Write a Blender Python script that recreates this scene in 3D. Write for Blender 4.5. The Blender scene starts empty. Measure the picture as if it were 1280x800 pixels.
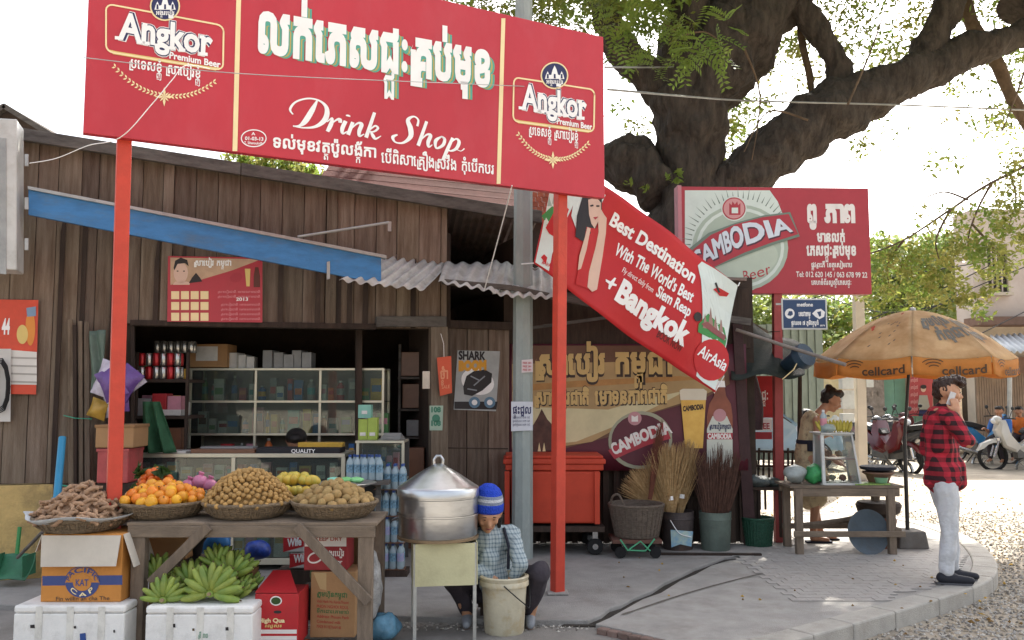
import bpy, math, random
import numpy as np
from mathutils import Vector, Matrix, noise
random.seed(7)
SC = bpy.context.scene
COL = SC.collection
R = math.radians
# ------------------------------------------------------------------ camera
F, HOR = 1100.0, 490.0                 # focal length in photo pixels, height of the horizon line
PITCH = math.atan((HOR - 400) / F)
CZ = 1.55
cam_d = bpy.data.cameras.new('camera')
cam_d.sensor_width = 36.0
cam_d.lens = F / 1280 * 36.0
cam_d.clip_end = 2000
cam = bpy.data.objects.new('camera', cam_d)
COL.objects.link(cam)
cam.location = (0, 0, CZ)
cam.rotation_euler = (R(90) + PITCH, 0, 0)
SC.camera = cam
# ------------------------------------------------------------------ daylight
SUN_EL, SUN_AZ = R(47), R(30)          # sun beyond the trees, to the right of the view (azimuth from +Y towards +X)
w = bpy.data.worlds.new('World')
SC.world = w
w.use_nodes = True
nt = w.node_tree
sky = nt.nodes.new('ShaderNodeTexSky')
sky.sky_type = 'NISHITA'
sky.sun_disc = False
sky.sun_elevation = SUN_EL
sky.sun_rotation = SUN_AZ
sky.air_density = 1.0
sky.dust_density = 5.0
sky.ozone_density = 0.6
hs = nt.nodes.new('ShaderNodeHueSaturation')
hs.inputs['Saturation'].default_value = 0.45     # milky, hazy sky
nt.links.new(sky.outputs[0], hs.inputs['Color'])
nt.links.new(hs.outputs[0], nt.nodes['Background'].inputs[0])
nt.nodes['Background'].inputs[1].default_value = 0.15
sl = bpy.data.lights.new('sun', 'SUN')
sl.energy = 4.5
sl.angle = R(0.5)
sl.color = (1.0, 0.95, 0.86)
sun = bpy.data.objects.new('sun', sl)
COL.objects.link(sun)
sd = Vector((math.sin(SUN_AZ) * math.cos(SUN_EL), math.cos(SUN_AZ) * math.cos(SUN_EL), math.sin(SUN_EL)))
sun.rotation_euler = sd.to_track_quat('Z', 'Y').to_euler()
vs = SC.view_settings
vs.view_transform = 'Standard'
vs.look = 'None'
vs.gamma = 1
vs.exposure = 1.6
vs.use_curve_mapping = False
SC.cycles.max_bounces = 7
SC.cycles.diffuse_bounces = 4
SC.cycles.transparent_max_bounces = 12
SC.cycles.caustics_reflective = False
SC.cycles.caustics_refractive = False
# ------------------------------------------------------------------ geometry helpers
cp, sp = math.cos(PITCH), math.sin(PITCH)
def ray(px, py):
    x, y = (px - 640) / F, (400 - py) / F
    return Vector((x, cp - sp * y, sp + cp * y))
def P(px, py, Y):
    d = ray(px, py)
    return Vector((0, 0, CZ)) + d * (Y / d.y)
def G(px, py, z=0.0):
    d = ray(px, py)
    return Vector((0, 0, CZ)) + d * ((z - CZ) / d.z)
def col(h, k=1.0):
    h = h.lstrip('#')
    c = [int(h[i:i + 2], 16) / 255 for i in (0, 2, 4)]
    return tuple(k * (x / 12.92 if x <= 0.04045 else ((x + 0.055) / 1.055) ** 2.4) for x in c) + (1,)
class Plane:
    """a flat surface: origin, unit axes u (right) and v (up), normal n towards the viewer"""
    def __init__(s, o, u, v):
        s.o = Vector(o); s.u = Vector(u).normalized(); s.v = Vector(v).normalized(); s.n = s.u.cross(s.v).normalized()
    def uv(s, px, py):
        d = ray(px, py); c = Vector((0, 0, CZ))
        p = c + d * ((s.o - c).dot(s.n) / d.dot(s.n)) - s.o
        return p.dot(s.u), p.dot(s.v)
    def __call__(s, u, v, d=0.0):
        return s.o + s.u * u + s.v * v + s.n * d
    def px(s, px, py, d=0.0):
        return s(*s.uv(px, py), d)
    def lay(s, o, d):
        return Plane(s.o + s.n * d, s.u, s.v)
class MB:
    def __init__(s): s.v = []; s.f = []; s.m = []; s.cm = 0
    def add(s, vs_, fs, M=None):
        n = len(s.v)
        s.v += [tuple(M @ Vector(p)) if M else tuple(p) for p in vs_]
        s.f += [tuple(i + n for i in f) for f in fs]
        s.m += [s.cm] * len(fs)
        return s
    def box(s, c, d, Rm=None, taper=1.0):
        x, y, z = d[0] / 2, d[1] / 2, d[2] / 2
        vv = [Vector((a * x * (1 if k < 0 else taper), b * y * (1 if k < 0 else taper), k * z)) for k in (-1, 1) for a, b in ((-1, -1), (1, -1), (1, 1), (-1, 1))]
        if Rm is not None: vv = [Rm @ p for p in vv]
        return s.add([p + Vector(c) for p in vv], [(0, 3, 2, 1), (4, 5, 6, 7), (0, 1, 5, 4), (1, 2, 6, 5), (2, 3, 7, 6), (3, 0, 4, 7)])
    def bar(s, a, b, w_, h_=None, up=(0, 0, 1)):
        a, b = Vector(a), Vector(b); h_ = h_ or w_
        d = (b - a).normalized(); u = Vector(up)
        if abs(d.dot(u)) > .97: u = Vector((0, 1, 0))
        r = d.cross(u).normalized(); u = r.cross(d)
        vv = [p + r * (i * w_ / 2) + u * (j * h_ / 2) for p in (a, b) for i, j in ((-1, -1), (1, -1), (1, 1), (-1, 1))]
        return s.add(vv, [(0, 1, 2, 3), (4, 7, 6, 5), (0, 4, 5, 1), (1, 5, 6, 2), (2, 6, 7, 3), (3, 7, 4, 0)])
    def tube(s, pts, r, n=8, cap=True, wob=0, sc=1.0):
        pts = [Vector(p) for p in pts]; m = len(pts)
        rr = r if isinstance(r, (list, tuple)) else [r] * m
        ref = None; vv = []
        for i, p in enumerate(pts):
            d = (pts[min(i + 1, m - 1)] - pts[max(i - 1, 0)]).normalized()
            if ref is None:
                ref = Vector((0, 0, 1)) if abs(d.z) < .9 else Vector((1, 0, 0))
            a = d.cross(ref).normalized(); b = a.cross(d).normalized(); ref = b
            for k in range(n):
                t = 2 * math.pi * k / n
                o = a * math.cos(t) + b * math.sin(t)
                q = 1.0
                if wob: q += wob * noise.noise((p + o * rr[i]) * sc)
                vv.append(p + o * rr[i] * q)
        ff = [(i * n + k, i * n + (k + 1) % n, (i + 1) * n + (k + 1) % n, (i + 1) * n + k) for i in range(m - 1) for k in range(n)]
        ff = [f[::-1] for f in ff]
        if cap: ff += [tuple(range(n)), tuple(reversed(range((m - 1) * n, m * n)))]
        return s.add(vv, ff)
    def lathe(s, prof, c=(0, 0, 0), n=20, M=None, cap=True):
        vv = []; m = len(prof); c = Vector(c)
        for r_, z_ in prof:
            for k in range(n):
                t = 2 * math.pi * k / n
                vv.append(Vector((r_ * math.cos(t), r_ * math.sin(t), z_)))
        if M is not None: vv = [M @ p for p in vv]
        vv = [p + c for p in vv]
        ff = [(i * n + k, i * n + (k + 1) % n, (i + 1) * n + (k + 1) % n, (i + 1) * n + k) for i in range(m - 1) for k in range(n)]
        if cap:
            if prof[0][0] > 1e-4: ff.append(tuple(reversed(range(n))))
            if prof[-1][0] > 1e-4: ff.append(tuple(range((m - 1) * n, m * n)))
        return s.add(vv, ff)
    def ball(s, c, r, seg=10, rings=7, Rm=None):
        if not isinstance(r, (tuple, list)): r = (r, r, r)
        vv = []; ff = []
        for i in range(rings + 1):
            a = math.pi * i / rings
            for k in range(seg):
                t = 2 * math.pi * k / seg
                p = Vector((r[0] * math.sin(a) * math.cos(t), r[1] * math.sin(a) * math.sin(t), -r[2] * math.cos(a)))
                if Rm is not None: p = Rm @ p
                vv.append(p + Vector(c))
        for i in range(rings):
            for k in range(seg):
                ff.append((i * seg + k, i * seg + (k + 1) % seg, (i + 1) * seg + (k + 1) % seg, (i + 1) * seg + k))
        return s.add(vv, ff)
    def prism(s, pts, d):
        """polygon pts (3-D), extruded along vector d"""
        n = len(pts); d = Vector(d); pts = [Vector(p) for p in pts]
        vv = pts + [p + d for p in pts]
        ff = [tuple(range(n)), tuple(reversed(range(n, 2 * n)))] + [(i, i + n, (i + 1) % n + n, (i + 1) % n) for i in range(n)]
        return s.add(vv, ff)
    def sheet(s, fn, nu, nv):
        """fn(a,b) with a,b in 0..1"""
        vv = [fn(i / nu, j / nv) for j in range(nv + 1) for i in range(nu + 1)]
        w_ = nu + 1
        return s.add(vv, [(j * w_ + i, j * w_ + i + 1, (j + 1) * w_ + i + 1, (j + 1) * w_ + i) for j in range(nv) for i in range(nu)])
    def mesh(s, name, mats, off=Vector((0, 0, 0)), smooth=False, ang=40):
        me = bpy.data.meshes.new(name)
        me.from_pydata([(p[0] - off[0], p[1] - off[1], p[2] - off[2]) for p in s.v], [], s.f)
        for m_ in (mats if isinstance(mats, (list, tuple)) else [mats]): me.materials.append(m_)
        if any(s.m): me.polygons.foreach_set('material_index', s.m)
        if smooth:
            me.polygons.foreach_set('use_smooth', [True] * len(me.polygons))
            me.update()
            me.set_sharp_from_angle(angle=R(ang))
        me.update()
        return me
    def build(s, name, mats, parent=None, smooth=False, bevel=0, loc=None, ang=40, solid=0):
        if parent is not None: off = wloc(parent)
        elif loc is not None: off = Vector(loc)
        else:
            a = np.array(s.v); lo, hi = a.min(0), a.max(0)
            off = Vector(((lo[0] + hi[0]) / 2, (lo[1] + hi[1]) / 2, lo[2]))
        o = bpy.data.objects.new(name, s.mesh(name, mats, off, smooth, ang))
        COL.objects.link(o)
        if parent is not None: o.parent = parent
        else: o.location = off
        if bevel:
            b = o.modifiers.new('bevel', 'BEVEL'); b.width = bevel; b.segments = 2; b.limit_method = 'ANGLE'; b.angle_limit = R(50)
        if solid:
            b = o.modifiers.new('solid', 'SOLIDIFY'); b.thickness = solid; b.offset = 0
        return o
def wloc(o):
    p = Vector((0, 0, 0))
    while o is not None: p += o.location; o = o.parent
    return p
def tag(o, label=None, cat=None, group=None, kind=None):
    if label: o['label'] = label
    if cat: o['category'] = cat
    if group: o['group'] = group
    if kind: o['kind'] = kind
    return o
def thing(name, loc, label, cat, group=None):
    o = bpy.data.objects.new(name, None); COL.objects.link(o); o.location = loc; o.empty_display_size = .1
    return tag(o, label, cat, group)
def copy_tree(o, parent=None):
    c = o.copy(); COL.objects.link(c); c.parent = parent
    for ch in [x for x in KIDS.get(o.name, list(o.children))]: copy_tree(ch, c)
    return c
KIDS = {}
def inst(src, parent, loc=None, rot=None, sc=None, name=None):
    """a copy of one mesh object"""
    c = src.copy(); COL.objects.link(c); c.parent = parent
    if name: c.name = name
    if loc is not None: c.location = loc
    if rot is not None: c.rotation_euler = rot
    if sc is not None: c.scale = sc if isinstance(sc, (tuple, list, Vector)) else (sc, sc, sc)
    return c
def newobj(name, me, parent=None, loc=(0, 0, 0), rot=(0, 0, 0), sc=(1, 1, 1)):
    o = bpy.data.objects.new(name, me); COL.objects.link(o)
    o.parent = parent; o.location = loc; o.rotation_euler = rot
    o.scale = sc if isinstance(sc, (tuple, list, Vector)) else (sc, sc, sc)
    return o
def crom(pts, k=6):
    """Catmull-Rom through tuples of any size"""
    out = []; n = len(pts)
    for i in range(n - 1):
        p0, p1, p2, p3 = pts[max(i - 1, 0)], pts[i], pts[i + 1], pts[min(i + 2, n - 1)]
        for j in range(k):
            t = j / k
            out.append(tuple(.5 * (2 * b + (c - a) * t + (2 * a - 5 * b + 4 * c - d) * t * t + (3 * b - a - 3 * c + d) * t ** 3) for a, b, c, d in zip(p0, p1, p2, p3)))
    out.append(tuple(pts[-1]))
    return out
# ------------------------------------------------------------------ materials
MATS = {}
def mat(name, c, rough=.65, metal=0, var=.18, scale=6, bump=.15, bscale=60, rnd=0, c2=None, st=(1, 1, 1), dirt=0, dc=(.12, .09, .06, 1), ds=3, spec=.4, trans=0, emit=0, coat=0, alpha=1, hue=0, bdist=.02):
    if name in MATS: return MATS[name]
    if isinstance(c, str): c = col(c)
    if isinstance(c2, str): c2 = col(c2)
    m = bpy.data.materials.new(name); m.use_nodes = True; MATS[name] = m
    N = m.node_tree.nodes; L = m.node_tree.links
    b = N['Principled BSDF']
    tc = N.new('ShaderNodeTexCoord'); mp = N.new('ShaderNodeMapping'); mp.inputs['Scale'].default_value = st
    L.new(tc.outputs['Object'], mp.inputs['Vector'])
    vec = mp.outputs[0]
    oi = None
    if rnd:
        oi = N.new('ShaderNodeObjectInfo'); ad = N.new('ShaderNodeVectorMath'); ad.operation = 'ADD'
        ml = N.new('ShaderNodeVectorMath'); ml.operation = 'SCALE'; ml.inputs['Scale'].default_value = 37.0
        cb = N.new('ShaderNodeCombineXYZ'); L.new(oi.outputs['Random'], cb.inputs[0]); L.new(oi.outputs['Random'], cb.inputs[1])
        L.new(cb.outputs[0], ml.inputs[0]); L.new(vec, ad.inputs[0]); L.new(ml.outputs[0], ad.inputs[1]); vec = ad.outputs[0]
    n1 = N.new('ShaderNodeTexNoise'); n1.inputs['Scale'].default_value = scale; n1.inputs['Detail'].default_value = 7; n1.inputs['Roughness'].default_value = .65
    L.new(vec, n1.inputs['Vector'])
    rp = N.new('ShaderNodeMapRange'); rp.inputs['From Min'].default_value = .3; rp.inputs['From Max'].default_value = .7
    L.new(n1.outputs['Fac'], rp.inputs['Value'])
    mx = N.new('ShaderNodeMix'); mx.data_type = 'RGBA'
    k2 = c2 if c2 else tuple(x * (1 - 1.6 * var) for x in c[:3]) + (1,)
    k1 = c if c2 else tuple(min(1, x * (1 + .5 * var)) for x in c[:3]) + (1,)
    mx.inputs['A'].default_value = k1; mx.inputs['B'].default_value = k2
    L.new(rp.outputs[0], mx.inputs['Factor'])
    out = mx.outputs['Result']
    if dirt:
        n3 = N.new('ShaderNodeTexNoise'); n3.inputs['Scale'].default_value = ds; n3.inputs['Detail'].default_value = 9; n3.inputs['Roughness'].default_value = .7
        L.new(vec, n3.inputs['Vector'])
        r3 = N.new('ShaderNodeMapRange'); r3.inputs['From Min'].default_value = .5; r3.inputs['From Max'].default_value = .72; r3.inputs['To Max'].default_value = dirt
        L.new(n3.outputs['Fac'], r3.inputs['Value'])
        m3 = N.new('ShaderNodeMix'); m3.data_type = 'RGBA'; m3.inputs['B'].default_value = dc
        L.new(r3.outputs[0], m3.inputs['Factor']); L.new(out, m3.inputs['A']); out = m3.outputs['Result']
    if rnd:
        hv = N.new('ShaderNodeHueSaturation')
        mr = N.new('ShaderNodeMapRange'); mr.inputs['To Min'].default_value = 1 - rnd; mr.inputs['To Max'].default_value = 1 + rnd
        L.new(oi.outputs['Random'], mr.inputs['Value']); L.new(mr.outputs[0], hv.inputs['Value'])
        if hue:
            m5 = N.new('ShaderNodeMath'); m5.operation = 'MULTIPLY'; m5.inputs[1].default_value = 7.31; L.new(oi.outputs['Random'], m5.inputs[0])
            m6 = N.new('ShaderNodeMath'); m6.operation = 'FRACT'; L.new(m5.outputs[0], m6.inputs[0])
            m7 = N.new('ShaderNodeMapRange'); m7.inputs['To Min'].default_value = .5 - hue; m7.inputs['To Max'].default_value = .5 + hue
            L.new(m6.outputs[0], m7.inputs['Value']); L.new(m7.outputs[0], hv.inputs['Hue'])
        L.new(out, hv.inputs['Color']); out = hv.outputs[0]
    L.new(out, b.inputs['Base Color'])
    b.inputs['Roughness'].default_value = rough; b.inputs['Metallic'].default_value = metal
    b.inputs['Specular IOR Level'].default_value = spec
    if coat: b.inputs['Coat Weight'].default_value = coat
    if alpha < 1: b.inputs['Alpha'].default_value = alpha
    if emit:
        L.new(out, b.inputs['Emission Color']); b.inputs['Emission Strength'].default_value = emit
    if bump:
        n2 = N.new('ShaderNodeTexNoise'); n2.inputs['Scale'].default_value = bscale; n2.inputs['Detail'].default_value = 5
        L.new(vec, n2.inputs['Vector'])
        bp = N.new('ShaderNodeBump'); bp.inputs['Strength'].default_value = bump; bp.inputs['Distance'].default_value = bdist
        L.new(n2.outputs['Fac'], bp.inputs['Height']); L.new(bp.outputs[0], b.inputs['Normal'])
    if trans:
        t = N.new('ShaderNodeBsdfTranslucent'); L.new(out, t.inputs['Color'])
        ms = N.new('ShaderNodeMixShader'); ms.inputs[0].default_value = trans
        L.new(b.outputs[0], ms.inputs[1]); L.new(t.outputs[0], ms.inputs[2])
        L.new(ms.outputs[0], N['Material Output'].inputs['Surface'])
    return m
def flat(name, c, rough=.5, **k):        # printed ink / simple paint
    k.setdefault('var', .05); k.setdefault('bump', 0)
    return mat(name, c, rough, **k)
def glass(name, tint='#dfeee8', a=.12, rough=.03):
    if name in MATS: return MATS[name]
    m = bpy.data.materials.new(name); m.use_nodes = True; MATS[name] = m
    N = m.node_tree.nodes; L = m.node_tree.links
    b = N['Principled BSDF']; b.inputs['Base Color'].default_value = col(tint); b.inputs['Roughness'].default_value = rough
    t = N.new('ShaderNodeBsdfTransparent'); t.inputs[0].default_value = col(tint)
    fr = N.new('ShaderNodeFresnel'); fr.inputs[0].default_value = 1.5
    ad = N.new('ShaderNodeMath'); ad.operation = 'ADD'; ad.inputs[1].default_value = a; ad.use_clamp = True
    g = N.new('ShaderNodeBsdfGlossy'); g.inputs['Roughness'].default_value = rough
    m2 = N.new('ShaderNodeMixShader'); m2.inputs[0].default_value = .5
    L.new(b.outputs[0], m2.inputs[1]); L.new(g.outputs[0], m2.inputs[2])
    ms = N.new('ShaderNodeMixShader'); L.new(fr.outputs[0], ad.inputs[0]); L.new(ad.outputs[0], ms.inputs[0])
    L.new(t.outputs[0], ms.inputs[1]); L.new(m2.outputs[0], ms.inputs[2]); L.new(ms.outputs[0], N['Material Output'].inputs['Surface'])
    return m
# ------------------------------------------------------------------ lettering
GL = {}
def loops_of(ch):
    if ch in GL: return GL[ch]
    c = bpy.data.curves.new('g', 'FONT'); c.body = ch; c.size = 1; c.resolution_u = 3; c.fill_mode = 'NONE'
    o = bpy.data.objects.new('g', c); COL.objects.link(o)
    bpy.context.view_layer.update()
    me = bpy.data.meshes.new_from_object(o.evaluated_get(bpy.context.evaluated_depsgraph_get()))
    co = [(p.co.x, p.co.y) for p in me.vertices]; nb = {}
    for e in me.edges:
        x, y = e.vertices; nb.setdefault(x, []).append(y); nb.setdefault(y, []).append(x)
    seen = set(); out = []
    for i in range(len(co)):
        if i in seen or i not in nb: continue
        lp = [i]; seen.add(i); cur = i
        nxt = i + 1 if i + 1 in nb[i] else nb[i][0]
        while nxt not in seen:
            lp.append(nxt); seen.add(nxt)
            cand = [q for q in nb[nxt] if q not in seen]
            if not cand: break
            nxt = cand[0]
        pts = []
        for q in lp:
            if not pts or (co[q][0] - pts[-1][0]) ** 2 + (co[q][1] - pts[-1][1]) ** 2 > 1e-7: pts.append(co[q])
        if len(pts) > 2 and (pts[0][0] - pts[-1][0]) ** 2 + (pts[0][1] - pts[-1][1]) ** 2 < 1e-7: pts.pop()
        if len(pts) > 2: out.append(pts)
    bpy.data.objects.remove(o); bpy.data.curves.remove(c); bpy.data.meshes.remove(me)
    GL[ch] = out
    return out
def area(p): return .5 * sum(p[i - 1][0] * p[i][1] - p[i][0] * p[i - 1][1] for i in range(len(p)))
def inside(q, p):
    r_ = False
    for i in range(len(p)):
        (x1, y1), (x2, y2) = p[i - 1], p[i]
        if (y1 > q[1]) != (y2 > q[1]) and q[0] < (x2 - x1) * (q[1] - y1) / (y2 - y1) + x1: r_ = not r_
    return r_
def grow(p, k, sg):
    out = []; n = len(p)
    for i in range(n):
        a, b, c = p[i - 1], p[i], p[(i + 1) % n]
        d1 = (b[0] - a[0], b[1] - a[1]); d2 = (c[0] - b[0], c[1] - b[1])
        l1 = math.hypot(*d1) or 1; l2 = math.hypot(*d2) or 1
        nx = d1[1] / l1 + d2[1] / l2; ny = -d1[0] / l1 - d2[0] / l2; l = math.hypot(nx, ny)
        if l < .3: out.append(b); continue
        f_ = min(2 / l, 1.6) / l
        out.append((b[0] + sg * k * nx * f_, b[1] + sg * k * ny * f_))
    return out
def wind(q, p):
    w_ = 0
    for i in range(len(p)):
        (x1, y1), (x2, y2) = p[i - 1], p[i]
        if y1 <= q[1] < y2:
            if (x2 - x1) * (q[1] - y1) - (q[0] - x1) * (y2 - y1) > 0: w_ += 1
        elif y2 <= q[1] < y1:
            if (x2 - x1) * (q[1] - y1) - (q[0] - x1) * (y2 - y1) < 0: w_ -= 1
    return w_
def fill(loops, bold=0.0):
    """non-zero winding fill, so overlapping strokes of one letter stay solid"""
    from mathutils.geometry import delaunay_2d_cdt
    if not loops: return [], []
    ar = [area(l) for l in loops]
    sg = 1 if ar[max(range(len(loops)), key=lambda i: abs(ar[i]))] > 0 else -1
    ls = []
    for i, l in enumerate(loops):
        q = grow(l, bold, sg) if bold else l
        if ar[i] * sg < 0 and area(q) * ar[i] <= 0: continue
        ls.append(q)
    co, ed = [], []
    for l in ls:
        n = len(co); co += [Vector(p) for p in l]; ed += [(n + i, n + (i + 1) % len(l)) for i in range(len(l))]
    vo, _, fo = delaunay_2d_cdt(co, ed, [], 0, 1e-5, False)[:3]
    Fc = []
    for t in fo:
        a, b, c = [vo[i] for i in t[:3]]; m_ = ((a[0] + b[0] + c[0]) / 3, (a[1] + b[1] + c[1]) / 3)
        if sum(wind(m_, l) for l in ls) * sg > 0:
            if (b[0] - a[0]) * (c[1] - a[1]) - (b[1] - a[1]) * (c[0] - a[0]) < 0: t = (t[0], t[2], t[1])
            Fc.append(tuple(t[:3]))
    return [(p[0], p[1], 0) for p in vo], Fc
GF = {}
def glyph(ch, bold=0.0):
    if (ch, bold) not in GF: GF[(ch, bold)] = fill(loops_of(ch), bold)
    return GF[(ch, bold)]
def part_right(ch, bold, x0, drop=.075):
    keep = []
    for l in loops_of(ch):
        xs = [p[0] for p in l]; ys = [p[1] for p in l]
        if max(xs) - min(xs) < drop and max(ys) - min(ys) < drop: continue
        if max(xs) < .3: continue
        keep.append([(p[0] - x0, p[1]) for p in l])
    return fill(keep, bold)
def layout(s, bold=0.0):
    V, Fc = [], []
    def put(g, x, y=0, k=1, ky=None):
        n = len(V); ky = ky or k
        V.extend([(q[0] * k + x, q[1] * ky + y, q[2]) for q in g[0]]); Fc.extend([tuple(i + n for i in f) for f in g[1]])
    if not any('\u1780' <= c <= '\u17ff' for c in s):
        g = glyph(s, bold); put(g, 0); return V, Fc
    def ext(g): return (min(q[0] for q in g[0]), max(q[0] for q in g[0])) if g[0] else (0, 0)
    i = 0; pen = 0.0
    while i < len(s):
        ch = s[i]
        if ch == ' ': pen += .35; i += 1; continue
        j = i + 1; subs = []; marks = []
        while j < len(s) and '\u17b6' <= s[j] <= '\u17d3' and s[j] not in '\u17c7\u17c8':
            if s[j] == '\u17d2' and j + 1 < len(s): subs.append(s[j + 1]); j += 2
            else: marks.append(s[j]); j += 1
        pre = ''; post = []; above = []
        for m_ in marks:
            if m_ in 'េែៃ': pre = m_
            elif m_ == 'ោ': pre = 'េ'; post.append('ា')
            elif m_ == 'ៅ': pre = 'េ'; post.append('ា')
            elif m_ == 'ើ': pre = 'េ'; above.append('ី')
            elif m_ in 'ឿៀ': pre = 'េ'; post.append(m_)
            elif m_ == 'ា': post.append(m_)
            else: above.append(m_)
        if pre:
            g = glyph(pre, bold); put(g, pen); pen += ext(g)[1] + .03
        if 'រ' in subs:                                  # the subscript ro wraps round the left of its base
            t = .07 + bold * 2
            n = len(V)
            V.extend([(a_, b_, 3) for a_, b_ in [(pen + .05, .42), (pen + .05 + t, .42), (pen + .05 + t, -.2), (pen + .05, -.2), (pen + .05 + t, -.2 + t), (pen + .42, -.2 + t), (pen + .42, -.2), (pen - .02, .3), (pen + .12, .5), (pen + .14, .42)]])
            Fc.extend([(n, n + 3, n + 2, n + 1), (n + 4, n + 2, n + 6, n + 5), (n + 7, n, n + 8)])
            pen += .14
        g = glyph(ch, bold); base = pen; put(g, pen); a0, a1 = ext(g); pen += a1 + .05
        for q in subs:
            if q == 'រ': continue
            g2 = glyph(q, bold * .6); put(g2, base + (a0 + a1) / 2 - .6 * sum(ext(g2)) / 2, -.46, .6, .62)
        for m_ in above:
            g2 = glyph(m_, bold); put(g2, base + a1 + .06)
        for m_ in post:
            if m_ == 'ា':
                g2 = glyph(m_, bold); put(g2, pen + .09); pen += .3
            else:
                g2 = part_right(m_, bold, .84); put(g2, pen); pen += .27
        i = j
    return V, Fc
ZOFF = [0]
def text(pl, s, x0, y0, x1, y1, hpx, m, parent, d=.003, bold=.0, name='lettering', sx=0, mapf=None, cap=None):
    """s on plane pl, baseline from pixel (x0,y0) to (x1,y1) of the photograph, hpx letter height"""
    V, Fc = layout(s, bold)
    if not V: return None
    a0 = min(p[0] for p in V); a1 = max(p[0] for p in V)
    kh = any('\u1780' <= c <= '\u17ff' for c in s)
    cap = cap or (.586 if kh else .686)
    A = Vector(pl.uv(x0, y0)); B = Vector(pl.uv(x1, y1)); T = Vector(pl.uv(x0, y0 - hpx))
    if T[0] != A[0]: T[0] = A[0]
    e1 = (B - A) / (a1 - a0); e2 = (T - A) / cap
    e2 = Vector((e2[0] + e2[1] * sx, e2[1]))
    mb = MB()
    mb.add([pl(*(A + e1 * (x - a0) + e2 * y), d + l_ * .00012) for x, y, l_ in V], Fc)
    o = mb.build(name, m, parent)
    return o
def poly(pl, pts, m, parent, d=.002, name='print', th=0):
    mb = MB()
    q = [pl.px(x, y, d) for x, y in pts]
    mb.add(q, [tuple(range(len(q)))])
    from mathutils.geometry import tessellate_polygon
    tri = tessellate_polygon([[Vector((*pl.uv(x, y), 0)) for x, y in pts]])
    mb.f = [tuple(t) for t in tri]; mb.m = [0] * len(mb.f)
    # face the viewer
    out = []
    for t in mb.f:
        a, b, c = [Vector(mb.v[i]) for i in t]
        out.append(t if (b - a).cross(c - a).dot(pl.n) > 0 else t[::-1])
    mb.f = out
    return mb.build(name, m, parent)
def ell(cx, cy, rx, ry, n=28, a0=0, a1=360, rot=0):
    out = []
    for k in range(n + (0 if a1 - a0 == 360 else 1)):
        t = R(a0 + (a1 - a0) * k / n); x, y = rx * math.cos(t), -ry * math.sin(t)
        c_, s_ = math.cos(R(rot)), math.sin(R(rot))
        out.append((cx + x * c_ + y * s_, cy - x * s_ + y * c_))
    return out
def stroke(pl, pts, wpx, m, parent, d=.003, name='line', closed=False, uvw=None):
    """a ribbon along pixel points; wpx width in pixels or list"""
    if closed: pts = list(pts) + [pts[0], pts[1]]
    n = len(pts); ws = wpx if isinstance(wpx, (list, tuple)) else [wpx] * n
    mb = MB(); V = []
    for i, p in enumerate(pts):
        a = pts[max(i - 1, 0)]; b = pts[min(i + 1, n - 1)]
        dx, dy = b[0] - a[0], b[1] - a[1]; l = math.hypot(dx, dy) or 1
        nx, ny = -dy / l * ws[i] / 2, dx / l * ws[i] / 2
        V += [pl.px(p[0] + nx, p[1] + ny, d), pl.px(p[0] - nx, p[1] - ny, d)]
    mb.add(V, [(2 * i, 2 * i + 2, 2 * i + 3, 2 * i + 1) for i in range(n - 1)])
    return mb.build(name, m, parent)
# ================================================================== SETTING
FZ = -0.04                                # level of the forecourt in front of the shop
conc = mat('concrete', '#9b9792', .85, var=.16, scale=3, bump=.5, bscale=90, dirt=.6, dc=col('#6d665f'), ds=2.4)
conc2 = mat('pavement_concrete', '#a5a19b', .85, var=.16, scale=3.5, bump=.5, bscale=140, dirt=.55, dc=col('#7c736a'), ds=2.6)
fore = mat('forecourt_ground', '#8b8680', .9, var=.16, scale=4, bump=.5, bscale=120, dirt=.5, dc=col('#6e665d'), ds=1.6)
kerbm = mat('kerb_concrete', '#aaa59c', .85, var=.12, scale=7, bump=.35, bscale=110, rnd=.06, dirt=.4, dc=col('#80776b'), ds=5)
street = mat('street_ground', '#a69b8b', .95, var=.22, scale=2.2, bump=.6, bscale=70, dirt=.5, dc=col('#8a7c6a'), ds=.9)
g = MB(); g.add([(-200, -60, -.12), (200, -60, -.12), (200, 400, -.12), (-200, 400, -.12)], [(0, 1, 2, 3)])
tag(g.build('street', street, loc=(0, 0, -.12)), kind='structure')
def slab(name, pts, z, th, m, bevel=.008):
    mb = MB(); mb.prism([(p[0], p[1], z) for p in pts], (0, 0, -th))
    mb.f = [f[::-1] if i == 0 or i == 1 else f for i, f in enumerate(mb.f)]
    o = mb.build(name, m, loc=(pts[0][0], pts[0][1], z), bevel=bevel)
    me = o.data
    import bmesh
    bm = bmesh.new(); bm.from_mesh(me); bmesh.ops.recalc_face_normals(bm, faces=bm.faces); bm.to_mesh(me); bm.free()
    return tag(o, kind='structure')
def gp(x, y, z=0.0):
    p = G(x, y, z); return (p.x, p.y)
fy = gp(735, 776)[1]
jag = [gp(735, 775), gp(752, 768), gp(762, 760), gp(776, 756), gp(792, 747), gp(815, 738), gp(830, 728), gp(852, 718), gp(868, 710), gp(888, 703), gp(905, 696)]
slab('forecourt', [(-7, 1.5), gp(868, 840, FZ), gp(745, 783, FZ), (gp(735, 776)[0], 9.0), (-7, 9.0)], FZ, .08, fore)
slab('shop_apron', [(-7, 6.95), (gp(470, 775)[0], fy + .16), (gp(560, 771)[0], fy + .1), (gp(640, 776)[0], fy + .03)] + jag + [gp(950, 692), (3.0, 9.25), (3.0, 11.6), (-7, 11.6)], 0, .1, conc)
jag2 = [gp(744, 779), gp(762, 771), gp(785, 758), gp(803, 748), gp(826, 740), gp(850, 725), gp(869, 717), gp(889, 706), gp(911, 700), gp(955, 693.5)]
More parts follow.
